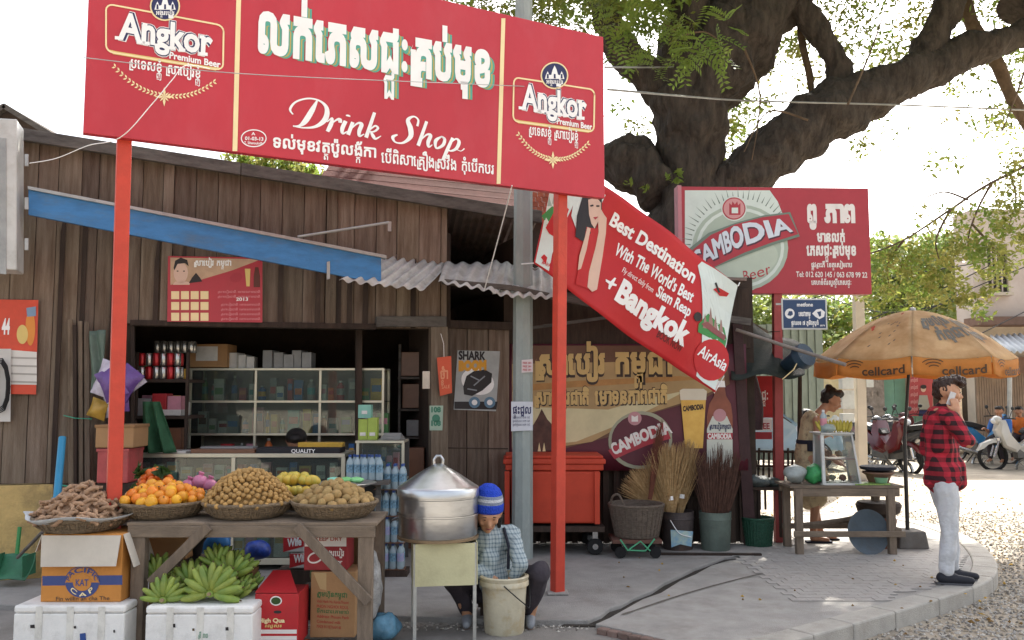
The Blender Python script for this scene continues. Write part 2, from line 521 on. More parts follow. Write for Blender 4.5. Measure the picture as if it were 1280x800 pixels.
curve = [gp(*q) for q in [(1000, 640), (1095, 643), (1150, 651), (1192, 663), (1222, 677), (1240, 693), (1247, 710), (1236, 726), (1190, 744), (1120, 765), (1050, 785), (985, 803), (905, 822)]]
curve = crom(curve, 4)
inner = []
cc = Vector((gp(1000, 700)))
for i, p in enumerate(curve):
    a = Vector(curve[max(i - 1, 0)]); b = Vector(curve[min(i + 1, len(curve) - 1)])
    d = (b - a).normalized(); nrm = Vector((d.y, -d.x))
    if (cc - Vector(p)).dot(nrm) < 0: nrm = -nrm
    inner.append(Vector(p) + nrm * .2)
slab('shaded_crack_soil', [gp(700, 790, -.07), gp(760, 790, -.07), gp(930, 705, -.07), gp(900, 680, -.07)], -.028, .06, mat('crack_shade_soil', '#3a342e', .95, bump=.6))  # dark soil raised into the gap, colour stands for shade in the crack
slab('corner_pavement', jag2 + [(3.02, 9.27), (3.02, 9.8)] + [tuple(p) for p in inner] + [gp(850, 803), gp(800, 791)], -.004, .1, conc2)
kb = bpy.data.objects.new('kerb', None); COL.objects.link(kb); kb.location = (*gp(1240, 710), 0); tag(kb, kind='structure')
k = 0
while k < len(curve) - 1:
    e = min(k + 3, len(curve) - 1)
    o_ = [Vector(c) for c in curve[k:e + 1]]; i_ = [c.copy() for c in inner[k:e + 1]]
    dd = (o_[1] - o_[0]).normalized() * .003
    o_[0] += dd; i_[0] += dd
    mb = MB(); mb.prism([(*p, .004) for p in o_] + [(*p, .004) for p in reversed(i_)], (0, 0, -.14))
    import bmesh
    ob = mb.build('kerb_stone', kerbm, kb, bevel=.014)
    bm = bmesh.new(); bm.from_mesh(ob.data); bmesh.ops.recalc_face_normals(bm, faces=bm.faces); bm.to_mesh(ob.data); bm.free()
    k = e
# worn brick-red edging of the slab at the lower left and the interlocking pavers by the kerb
br = mat('edging_brick', '#7b655c', .9, rnd=.2, bump=.4, dirt=.5, dc=col('#827a72'), ds=14)
eb = bpy.data.objects.new('slab_edging', None); COL.objects.link(eb); eb.location = G(800, 790, 0); tag(eb, kind='structure')
a, b = Vector(gp(748, 782)), Vector(gp(905, 815))
for i in range(11):
    p, q = a.lerp(b, i / 11), a.lerp(b, (i + .94) / 11)
    mb = MB(); mb.bar((p.x, p.y - .035, -.045 + random.uniform(-.006, .006)), (q.x, q.y - .035, -.045), .06, .09); mb.build('brick', br, eb, bevel=.008)
pav = mat('paver', '#a5a09a', .85, var=.1, scale=14, bump=.3, dirt=.3, dc=col('#867a6e'), ds=6)
mb = MB(); rnd = random.Random(3)
for j in range(26):
    for i in range(22):
        x = 2.15 + i * .125 + (j % 2) * .06; y = 6.75 + j * .1
        c = Vector((x, y))
        if not (x > 1.55 + (y - 6.4) * .25 and x < 4.5): continue
        # stay inside the kerb
        ds_ = [(c - q).length for q in inner]
        kmin = ds_.index(min(ds_))
        if ds_[kmin] < .09 or (c - cc).length > (inner[kmin] - cc).length: continue
        if y > 9.0: continue
        mb.box((x, y, .0 + rnd.uniform(-.0015, .0015)), (.1225, .0975, .004), Matrix.Rotation(rnd.uniform(-.03, .03), 3, 'Z'))
tag(mb.build('interlocking_pavers', pav), kind='structure')
jl = crom([gp(778, 768), gp(860, 741), gp(930, 722), gp(1000, 706), gp(1060, 688), gp(1095, 668), gp(1105, 650)], 8)
mb = MB(); V = []
for i, p_ in enumerate(jl):
    a = Vector(jl[max(i - 1, 0)]); b = Vector(jl[min(i + 1, len(jl) - 1)]); d = (b - a).normalized(); n_ = Vector((d.y, -d.x)) * (.012 + .008 * noise.noise(Vector((i * .7, 0, 0))))
    V += [(p_[0] + n_.x, p_[1] + n_.y, .0), (p_[0] - n_.x, p_[1] - n_.y, .0)]
mb.add(V, [(2 * i, 2 * i + 1, 2 * i + 3, 2 * i + 2) for i in range(len(jl) - 1)])
tag(mb.build('pavement_joint', mat('joint_grit', '#6f675e', .95, var=.3, scale=20, bump=.5)), kind='structure')
# gravel beside the kerb: thousands of small stones
rng = np.random.default_rng(5)
def stones(n, region, smin, smax, z, name, mats_, label, clumps=None):
    X = region(n); n = len(X)
    base = np.array([(1, 0, 0), (0, 1, 0), (-1, 0, 0), (0, -1, 0), (0, 0, 1), (0, 0, -.6)], float)
    fs = np.array([(0, 1, 4), (1, 2, 4), (2, 3, 4), (3, 0, 4), (1, 0, 5), (2, 1, 5), (3, 2, 5), (0, 3, 5)])
    s = rng.uniform(smin, smax, (n, 1, 3)) * np.array([1, .8, .6]); an = rng.uniform(0, 6.28, n)
    b = base[None] * (1 + rng.uniform(-.3, .3, (n, 6, 3))) * s
    c_, s_ = np.cos(an)[:, None], np.sin(an)[:, None]
    x = b[..., 0] * c_ - b[..., 1] * s_; y = b[..., 0] * s_ + b[..., 1] * c_
    V = np.stack([x + X[:, 0:1], y + X[:, 1:2], b[..., 2] + z + s[:, 0, 2:3] * .3], -1).reshape(-1, 3)
    Fa = (fs[None] + (np.arange(n) * 6)[:, None, None]).reshape(-1, 3)
    me = bpy.data.meshes.new(name); me.from_pydata(V.tolist(), [], Fa.tolist())
    for m_ in mats_: me.materials.append(m_)
    mi = np.repeat(rng.integers(0, len(mats_), n), 8); me.polygons.foreach_set('material_index', mi.astype(np.int32)); me.update()
    o = bpy.data.objects.new(name, me); COL.objects.link(o)
    return tag(o, label, 'gravel', None, 'stuff')
cv = np.array([tuple(c) for c in curve])
def grav_region(n):
    X = np.stack([rng.uniform(1.2, 8.5, n), rng.uniform(4.6, 12.5, n)], 1)
    d = np.sqrt(((X[:, None, :] - cv[None]) ** 2).sum(-1)); k_ = d.argmin(1); c0 = np.array(tuple(cc))
    out = np.sqrt(((X - c0) ** 2).sum(1)) > np.sqrt(((cv[k_] - c0) ** 2).sum(1)) + .01
    keep = out & (rng.random(n) < np.clip(1.25 - (X[:, 1] - 6) / 6, .12, 1)) & (X[:, 0] > 1.55 - (X[:, 1] - 5.1) * .9)
    return X[keep]
gm = [mat('gravel_' + n_, c_, .9, var=.25, scale=30, bump=.2) for n_, c_ in (('grey', '#a9a49c'), ('pale', '#c4bdb2'), ('dark', '#7d766d'), ('tan', '#b3a48e'))]
stones(60000, grav_region, .010, .022, -.12, 'gravel', gm, 'loose grey and tan gravel along the curved kerb')
def litter_region(n):
    t = rng.random(n); x = -3 + t * 3.9; y = fy - .02 + rng.normal(0, .05, n); return np.stack([x, y], 1)
o = stones(700, litter_region, .006, .02, FZ, 'rubble', gm[:3], 'small rubble and grit along the broken edge of the shop apron')
o['category'] = 'rubble'
lf = [mat('dry_leaf_' + n_, c_, .8, trans=.2) for n_, c_ in (('brown', '#8a6a3a'), ('yellow', '#c9a24a'))]
def leaf_region(n):
    return np.stack([rng.uniform(1.0, 8, n), rng.uniform(6.2, 20, n)], 1)
o = stones(900, leaf_region, .012, .03, -.112, 'fallen_leaves', lf, 'dry yellow and brown leaves fallen over the sunlit street'); o['category'] = 'leaves'
def leaf2(n):
    return np.stack([rng.uniform(.9, 3.6, n), rng.uniform(6.4, 8.4, n)], 1)
o = stones(22, leaf2, .008, .02, .004, 'fallen_leaves', lf, 'few dry leaves scattered over the grey corner pavement'); o['category'] = 'leaves'

# ================================================================== SHOP BUILDING
WALL = Plane((-4.30, 7.4, 0), (4.30, 1.5, 0), (0, 0, 1))
wood = mat('weathered_plank', '#867768', .85, var=.3, scale=2.2, bump=.5, bscale=40, rnd=.28, st=(9, 9, .7), dirt=.45, dc=col('#3f332b'), ds=1.6, c2='#594839', hue=.008)
wood_d = mat('dark_wood', '#43362e', .9, var=.3, scale=3, bump=.4, bscale=40, rnd=.2, st=(6, 6, .8), dirt=.3, dc=col('#221a16'), ds=2)
wood_f = mat('fascia_wood', '#66605a', .85, var=.3, scale=3, bump=.4, st=(1, 4, 6), dirt=.4, dc=col('#39332f'), ds=3, rnd=.1)
dark = mat('dark_brown_interior', '#463a32', .95, var=.3, scale=2, bump=.2)  # plain dark brown, also used on gables, bands and pots
shop = thing('wooden_shop', WALL(2, 0), 'long open-fronted shop of weathered brown planks behind the fruit table', 'shop building')
def roof_y(x): return 160 + x * 0.158
def lint_y(x): return 404 + (x - 165) * .018
def vpl(u0, u1, v00, v01, v10, v11, d, th, m, parent, name='plank', bev=.004):
    """vertical board on WALL, bottom v00 (left) v01 (right), top v10, v11"""
    mb = MB(); pts = [WALL(u0, v00, d), WALL(u1, v01, d), WALL(u1, v11, d), WALL(u0, v10, d)]
    mb.prism(pts, -WALL.n * th)
    mb.f = [tuple(reversed(f)) for f in mb.f]
    return mb.build(name, m, parent, bevel=0)
def uof(x): return WALL.uv(x, 490)[0]
def vof(x, y): return WALL.uv(x, y)[1]
rr = random.Random(11)
x = -20.0
# pixel step of a board
while x < 556:
    wpx = rr.choice([14, 22, 24, 26, 28, 28, 30])
    x1 = min(x + wpx, 558)
    g_ = .9
    xa, xb = x + g_ / 2, x1 - g_ / 2
    bot = (lambda q: 604) if x1 < 168 else lint_y
    narrow = wpx < 16
    full = x1 < 100
    if x1 < 168 and not full:      # boards that stop behind the leaning laths
        bot = lambda q: 604
    vpl(uof(xa), uof(xb), vof(xa, bot(xa)), vof(xb, bot(xb)), vof(xa, roof_y(xa) + 8), vof(xb, roof_y(xb) + 8), (.03 if narrow else rr.uniform(-.008, .01)), .02, wood, shop)
    x = x1
# narrow cover battens over the lower part of the wall
for q in (68, 96, 134, 188, 196, 222, 345, 392, 405, 418, 432, 452, 512):
    vpl(uof(q), uof(q + 6), vof(q, 604 if q < 160 else lint_y(q)), vof(q, 604 if q < 160 else lint_y(q)), vof(q, roof_y(q) + 80 + rr.uniform(0, 60)), vof(q, roof_y(q) + 82), .028, .02, wood_d, shop, 'batten')
mb = MB()
# dark sheet behind the boards, puts shade into the gaps
for xa, xb, b_ in ((-20, 166, 604), (166, 558, 404)):
    mb.prism([WALL.px(xa, b_ + 1, -.05), WALL.px(xb, b_ + (8 if b_ < 500 else 1), -.05), WALL.px(xb, roof_y(xb) + 9, -.05), WALL.px(xa, roof_y(xa) + 9, -.05)], -WALL.n * .02)
mb.build('dark_gap_backing', dark, shop)
# plinth under the left boards, yellow wash
yel = mat('yellow_wash', '#c8ab70', .9, var=.2, scale=4, bump=.4, dirt=.7, dc=col('#5e5548'), ds=3)
mb = MB(); u0, u1 = uof(-20), uof(72); vt = vof(30, 606)
mb.box(WALL((u0 + u1) / 2, vt / 2, -.03), (1, 1, 1)); mb.v = []; mb.f = []; mb.m = []
def wbox(u0, u1, v0, v1, d0, d1, m, parent, name, bevel=.004, pl=WALL, rot=0):
    mb = MB()
    vv = [pl(a, b, c) for c in (d0, d1) for a, b in ((u0, v0), (u1, v0), (u1, v1), (u0, v1))]
    mb.add(vv, [(0, 3, 2, 1), (4, 5, 6, 7), (0, 1, 5, 4), (1, 2, 6, 5), (2, 3, 7, 6), (3, 0, 4, 7)])
    return mb.build(name, m, parent, bevel=bevel)
wbox(u0, u1, 0, vt, -.12, .02, yel, shop, 'plinth')
# darker base board right of the plinth
for q0, q1 in ((74, 98), (99, 122), (123, 146), (147, 166)):
    wbox(uof(q0), uof(q1 - 1), 0, vof(q0, 606), -.03, -.01, wood, shop, 'plank')
# lintel, posts
LT = lambda q: vof(q, lint_y(q) - 1)
def beam(xa, ya, xb, yb, hpx, d0, d1, m, name, parent=shop, pl=WALL, bevel=.005):
    mb = MB()
    vv = [pl.px(X, Y, c) for c in (d0, d1) for X, Y in ((xa, ya + hpx), (xb, yb + hpx), (xb, yb), (xa, ya))]
    mb.add(vv, [(0, 3, 2, 1), (4, 5, 6, 7), (0, 1, 5, 4), (1, 2, 6, 5), (2, 3, 7, 6), (3, 0, 4, 7)])
    return mb.build(name, m, parent, bevel=bevel)
beam(163, 400, 470, 405, 7, -.1, .035, wood_d, 'lintel')
beam(469, 396, 556, 396, 13, -.04, .07, wood_f, 'lintel')
beam(537, 409, 558, 409, 296, -.05, .06, wood, 'door_post')
beam(163, 405, 168, 405, 310, -.1, .0, wood_d, 'door_post')
beam(451, 409, 459, 409, 180, -.35, -.28, wood_d, 'inner_post')
# fascia + roof
beam(-25, roof_y(-25), 300, roof_y(300), 15, .08, .13, wood_f, 'fascia_board')
beam(301, roof_y(301), 672, roof_y(672), 15, .08, .13, wood_f, 'fascia_board')
tin = mat('rusty_tin', '#8c7f78', .6, metal=.3, var=.3, scale=5, bump=.2, dirt=.7, dc=col('#6b4a38'), ds=3)
tl, tr_ = WALL.px(-25, roof_y(-25) + 3, .075), WALL.px(672, roof_y(672) + 3, .075)
mb = MB(); back = Vector((-.5, 3.6, -.6))
mb.sheet(lambda a, b: tl.lerp(tr_, a) + back * b + Vector((0, 0, .012 * math.sin(a * 6.28 * 60))), 240, 2)
mb.build('roof', tin, shop, solid=.004)
# room behind: back wall, side walls, floor is the apron
rb = lambda u, v, d: WALL(u, v, d)
uL, uM, uR = uof(120), uof(560), uof(645)
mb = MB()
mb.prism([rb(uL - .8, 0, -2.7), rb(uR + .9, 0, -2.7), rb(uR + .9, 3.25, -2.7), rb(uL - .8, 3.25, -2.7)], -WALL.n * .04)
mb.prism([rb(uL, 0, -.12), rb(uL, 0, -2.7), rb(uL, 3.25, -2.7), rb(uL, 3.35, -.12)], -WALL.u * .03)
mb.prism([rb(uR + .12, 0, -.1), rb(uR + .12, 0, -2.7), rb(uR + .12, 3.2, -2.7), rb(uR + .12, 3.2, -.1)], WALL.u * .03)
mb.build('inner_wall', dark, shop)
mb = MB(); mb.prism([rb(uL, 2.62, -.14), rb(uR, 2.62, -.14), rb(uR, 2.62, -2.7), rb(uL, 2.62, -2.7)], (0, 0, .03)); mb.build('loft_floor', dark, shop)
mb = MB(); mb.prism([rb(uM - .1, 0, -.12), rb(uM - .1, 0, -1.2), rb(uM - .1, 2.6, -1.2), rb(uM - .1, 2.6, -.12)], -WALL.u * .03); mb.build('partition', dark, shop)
# right-hand bay: closed plank door with the open dark gable above
x = 561
while x < 640:
    x1 = x + 27
    wbox(uof(x + .5), uof(x1 - .5), 0, vof(x, 408), -.14, -.12, wood, shop, 'plank')
    x = x1
for yy in (560, 642): beam(561, yy, 640, yy + 1, 1.5, -.12, -.115, dark, 'rail')
beam(559, 399, 645, 402, 10, -.16, -.08, wood_d, 'lintel')
beam(559, 290, 566, 290, 112, -.16, -.08, wood_d, 'door_post')
# leaning loose laths at the left of the opening
for i, (xa, xb, yb, ya, dd) in enumerate(((86, 92, 610, 400, .05), (93, 97, 612, 407, .08), (99, 104, 612, 402, .06), (107, 113, 612, 403, .09), (113, 116, 610, 425, .05))):
    mb = MB(); w0 = xb - xa
    mb.bar(WALL.px((xa + xb) / 2 + 2, yb, dd + .05), WALL.px((xa + xb) / 2, ya, dd), w0 / 150, .02, up=tuple(WALL.n))
    tag(mb.build('loose_lath', wood if i != 1 else wood_d, bevel=.003), ['widest grey-brown lath leaning on the plank wall left of the others', 'thin dark lath leaning second from the left', 'thin brown lath leaning in the middle of the bundle', 'broad pale lath leaning right of the gap in the bundle', 'short lath leaning nearest the shop opening'][i], 'lath', 'laths leaning beside the shop opening')
mb = MB(); mb.box(WALL.px(122, 402, -.02), (.001, .001, .001)); 
gt = flat('green_string', '#3c9a7d', .7)
mb = MB(); mb.tube([WALL.px(82, 519, .11), WALL.px(97, 522, .16), WALL.px(118, 523, .16)], .004, 6)
tag(mb.build('green_string', gt), 'green plastic string tied round the leaning laths', 'string')
mb = MB(); mb.tube([WALL.px(80, 605, .11), WALL.px(100, 607, .18), WALL.px(134, 609, .2)], .006, 6); tag(mb.build('thin_rod', gt), 'pale green rod lying across the laths above the tamarind heap', 'rod')

# ---- blue awning beam
blue = mat('blue_paint', '#3f7fb8', .55, var=.16, scale=5, bump=.12, dirt=.55, dc=col('#5d6d75'), ds=4, st=(1, 1, 3))
steel = mat('dull_aluminium', '#a9a9a6', .45, metal=.6, var=.15, scale=8, bump=.05)
aw = thing('awning_beam', WALL.px(250, 300, .5), 'long blue painted beam slanting down across the plank wall', 'awning beam')
AW = WALL.lay(None, .42)
beam(36, 236, 476, 322, 33, -.02, .02, blue, 'beam', aw, AW, .004)
beam(36, 234, 482, 320, 4, -.04, .05, steel, 'metal_edge', aw, AW, .002)
beam(408, 328, 412, 327, 22, .02, .03, steel, 'bracket', aw, AW, .002)
mb = MB(); mb.tube([AW.px(372, 296, .0), AW.px(486, 278, .0)], .012, 8); mb.box(AW.px(487, 283, 0), (.03, .02, .09))
tag(mb.build('steel_arm', steel), 'thin pale steel arm jutting above the end of the blue beam', 'metal arm')
# ---- corrugated sheets
zinc = mat('old_zinc', '#c6c4be', .6, metal=.25, var=.2, scale=5, bump=.2, dirt=.5, dc=col('#6f675f'), ds=6)
def corr(name, c, label, nw, m, grp, th=.003, amp=.016, cat='tin sheet'):
    TL, TR, BR, BL = [P(*q) for q in c]
    nn = (TR - TL).cross(TL - BL).normalized()
    nW = nw * 8
    def fn(a, b):
        p = TL.lerp(TR, a).lerp(BL.lerp(BR, a), b)
        return p + nn * (amp * math.sin(a * 2 * math.pi * nw) + .01 * noise.noise(p * 3)) + (BL - TL).normalized() * (.02 * noise.noise(Vector((a * 9, 3, 1))) * b)
    mb = MB(); mb.sheet(fn, nW, 5)
    o = mb.build(name, m, smooth=True, ang=60, solid=th)
    return tag(o, label, cat, grp)
GS = 'corrugated sheets over the shop door'
corr('corrugated_sheet', ((482, 317, 8.55), (561, 331, 8.65), (530, 362, 7.95), (424, 350, 7.85)), 'grey corrugated sheet at the tip of the blue beam', 7, zinc, GS)
corr('corrugated_sheet', ((556, 328, 8.66), (645, 331, 8.8), (622, 366, 8.1), (548, 352, 8.05)), 'middle corrugated sheet above the plank door', 5, zinc, GS)
corr('corrugated_sheet', ((616, 327, 8.8), (700, 338, 8.8), (700, 374, 8.2), (616, 368, 8.1)), 'corrugated sheet passing behind the concrete pole', 6, zinc, GS)
mb = MB(); mb.bar(P(552, 352, 8.15), P(640, 360, 8.22), .05, .05); mb.bar(P(640, 360, 8.22), P(760, 385, 8.4), .05, .05)
tag(mb.build('awning_rail', wood_f, bevel=.004), 'brown timber rail under the corrugated sheets', 'rail')

# ---- banner bay at the right: slatted wall under a low roof
bay = thing('banner_shed', (1.3, 9.2, 0), 'dark lean-to shed carrying the wide beer banner', 'shed')
BW = Plane((0, 9.1, 0), (1, 0, 0), (0, 0, 1))
x = 636
while x < 926:
    a_ = BW.uv(x, 500)[0]; b_ = BW.uv(x + 11, 500)[0]
    wbox(a_, b_ - .03, 0.02, .86, -.02, .0, wood_d, bay, 'slat', .003, BW); x += 13
wbox(BW.uv(630, 0)[0], BW.uv(935, 0)[0], .02, 2.75, -.12, -.08, dark, bay, 'back_wall', .003, BW)
mb = MB(); mb.prism([(-.3, 8.75, 2.78), (2.35, 8.75, 2.66), (2.5, 12.3, 2.8), (-.4, 12.3, 2.95)], (0, 0, .03)); mb.build('roof', tin, bay)
wbox(BW.uv(630, 0)[0], BW.uv(928, 0)[0], 2.0, 2.62, -.05, .02, wood_d, bay, 'upper_board', .003, BW)
mb = MB(); mb.bar(BW.px(690, 370, .2), BW.px(930, 405, .25), .05, .07); mb.bar(BW.px(652, 414, .3), BW.px(760, 400, .4), .03, .03); mb.build('rafter', wood_f, bay)
mb = MB(); mb.prism([BW.px(913, 405, .1), BW.px(924, 398, .1), BW.px(946, 692, .02), BW.px(931, 694, .02)], (0, .05, 0))
mb.f = [tuple(reversed(f)) for f in mb.f]; mb.build('corner_board', mat('maroon_board', '#453030', .8, bump=.2, dirt=.3, dc=col('#3a2a2a')), bay)

# ---- buildings behind the shop
rt = mat('red_roof_board', '#7d4d49', .8, var=.15, scale=4, bump=.2, rnd=.12)
rb_ = thing('red_roofed_building', (-1, 13.5, 0), 'low building with dull red boarded roof behind the plank shop', 'building')
R0, R1 = P(385, 260, 13.2), P(1000, 330, 15.5)
RBP = Plane((R0.x, R0.y, 0), (R1.x - R0.x, R1.y - R0.y, 0), (0, 0, 1))
yy = 262.0
for i in range(12):
    mb = MB()
    sh = lambda x_, y_: RBP.px(x_, y_, 0) + Vector((0, (262 - y_) * .012, 0))
    y0_, y1_ = yy - i * 9.4, yy - (i + 1) * 9.4 + .6
    pts = [sh(366 + i * 4, y0_ + 0), sh(712, y0_ + 40), sh(712, y1_ + 40), sh(368 + i * 4, y1_ + 0)]
    mb.prism(pts, (0, .05, -.02)); mb.f = [tuple(reversed(f)) for f in mb.f]
    mb.build('roof_board', rt, rb_)
mb = MB(); mb.prism([RBP.px(370, 300, -.4), RBP.px(712, 300, -.4), RBP.px(712, 520, -.4), RBP.px(370, 520, -.4)], (0, 4, 0)); mb.build('wall', dark, rb_)
orr = mat('orange_tile', '#b4604a', .8, rnd=.15, bump=.2)
lt = thing('tiled_roof_corner', P(690, 262, 12), 'corner of an orange tiled roof showing between pole and banner', 'roof')
for j in range(6):
    for i in range(6):
        mb = MB(); x_, y_ = 664 + i * 8 - (j % 2) * 3, 240 + j * 6.5; TP = Plane((0, 12.2, 0), (1, .2, 0), (0, 0, 1))
        mb.prism([TP.px(x_, y_, .02 * j), TP.px(x_ + 7.4, y_ + .5, .02 * j), TP.px(x_ + 7.4, y_ + 6.8, .03 + .02 * j), TP.px(x_, y_ + 6.3, .03 + .02 * j)], (0, .02, 0)); mb.f = [tuple(reversed(f)) for f in mb.f]
        mb.build('tile', orr, lt)
mb = MB(); mb.box((P(690, 262, 12.8).x, 12.9, 2), (1.0, .9, 4)); mb.build('wall', dark, lt)
gb = thing('gable_roof', P(20, 165, 12), 'dark gable roof peeking above the shop at far left', 'roof')
mb = MB(); p0, p1, p2 = P(8, 131, 12), P(-70, 178, 12), P(62, 172, 12)
mb.prism([p1, p2, p0], (0, 2.5, 0)); mb.f = [tuple(reversed(f)) for f in mb.f]; mb.build('gable', dark, gb)
mb = MB(); mb.bar(P(6, 133, 11.9) , P(66, 170, 11.9), .1, .07); mb.bar(P(8, 133, 11.9), P(-70, 180, 11.9), .1, .07); mb.build('barge_board', wood_f, gb)
mb = MB(); mb.box((P(10, 170, 13).x, 13.3, 1.7), (2, 2, 3.4)); mb.build('wall', dark, gb)
# ---- white metal box at the far left
wm = mat('white_enamel', '#c6c8c4', .45, var=.08, scale=6, bump=.05, dirt=.4, dc=col('#8f8a7e'), ds=7)
bx = thing('metal_box', WALL.px(12, 340, .35), 'weathered white metal box hung at the far left edge', 'metal box')
beam(-40, 168, 37, 172, 176, .25, .55, wm, 'case', bx, bevel=.01)
MBX = WALL.lay(None, .55)
for yy in (193, 247, 298): beam(31, yy, 36, yy, 15, .0, .014, steel, 'hinge', bx, MBX, .003)
beam(-2, 172, 8, 173, 170, .0, .006, mat('grey_panel', '#9fa3a2', .5), 'door_strip', bx, MBX, .002)
mb = MB(); mb.tube([WALL.px(22, 130, .75), WALL.px(14, 190, .75), WALL.px(-8, 260, .72)], .012, 8)
tag(mb.build('black_cable', flat('black_rubber', '#1b1b1c', .6)), 'black cable hanging over the white metal box', 'cable')
# ================================================================== SIGNS
red = mat('sign_red', '#bd323d', .42, var=.07, scale=1.5, bump=.12, bscale=2.5, bdist=.05, st=(1, 1, .5), dirt=.4, dc=col('#bf5158'), ds=1.8)
redpost = mat('post_red', '#c6432f', .5, var=.12, scale=7, bump=.12, dirt=.3, dc=col('#a8452f'), ds=5)
cream = flat('print_cream', '#eed9a6'); white = flat('print_white', '#f1efec'); navy = flat('print_navy', '#2a2c55')
teal = flat('print_teal', '#57a38f'); olive = flat('print_olive', '#b5a55a'); gold = flat('print_gold', '#d8bd72')
foot = G(697, 743, 0)
best = None
for i in range(400):
    YL = 4.4 + i * .004
    bl = P(104, 166, YL); br_ = G(756, 248, bl.z)
    pl = Plane(bl, br_ - bl, (0, 0, 1))
    e = abs((foot + Vector((0, -.04, 0)) - bl).dot(pl.n))
    if best is None or e < best[0]: best = (e, YL, bl, br_, pl)
_, YL, BLc, BRc, SG = best
W_ = (BRc - BLc).length
H_ = SG.uv(758, 47)[1]
print('SIGN', YL, BLc, BRc, W_, H_, BLc.z)
bb = thing('drink_shop_billboard', foot, 'huge red drink shop billboard on two square red posts', 'billboard')
def pbox(pl, u0, u1, v0, v1, d0, d1, m, parent, name, bevel=.003): return wbox(u0, u1, v0, v1, d0, d1, m, parent, name, bevel, pl)
pbox(SG, 0, W_, 0, H_, -.06, 0, red, bb, 'panel', .004)
for q in ((157, 700), (710, 500)):
    u = SG.uv(q[0], 300)[0]
    mb = MB()
    if q[0] > 600: a_ = SG(u, .04, -.11); b_ = foot + Vector((0, 0.03, 0))
    else: a_ = SG(SG.uv(157, 175)[0], .04, -.11); b_ = Vector((SG.px(144, 640, -.11).x, 0, 0)); t = SG.px(143.5, 690, -.11); b_ = Vector((t.x, t.y, FZ))
    mb.bar(a_ + (a_ - b_).normalized() * (H_ * .9), b_, .085, .085, up=tuple(SG.n)); mb.build('post', redpost, bb, bevel=.006)
mb = MB(); mb.box(foot + Vector((0, .02, .01)), (.16, .15, .02)); mb.build('footing', conc2, bb, bevel=.006)
def strip(pl, x0, y0, x1, y1, wpx, m, parent, d=.003, name='divider'):
    return poly(pl, [(x0 - wpx / 2, y0), (x0 + wpx / 2, y0), (x1 + wpx / 2, y1), (x1 - wpx / 2, y1)], m, parent, d, name)
strip(SG, 299, -30, 293.5, 189, 6, cream, bb); strip(SG, 629, 23, 623, 230, 5, cream, bb)
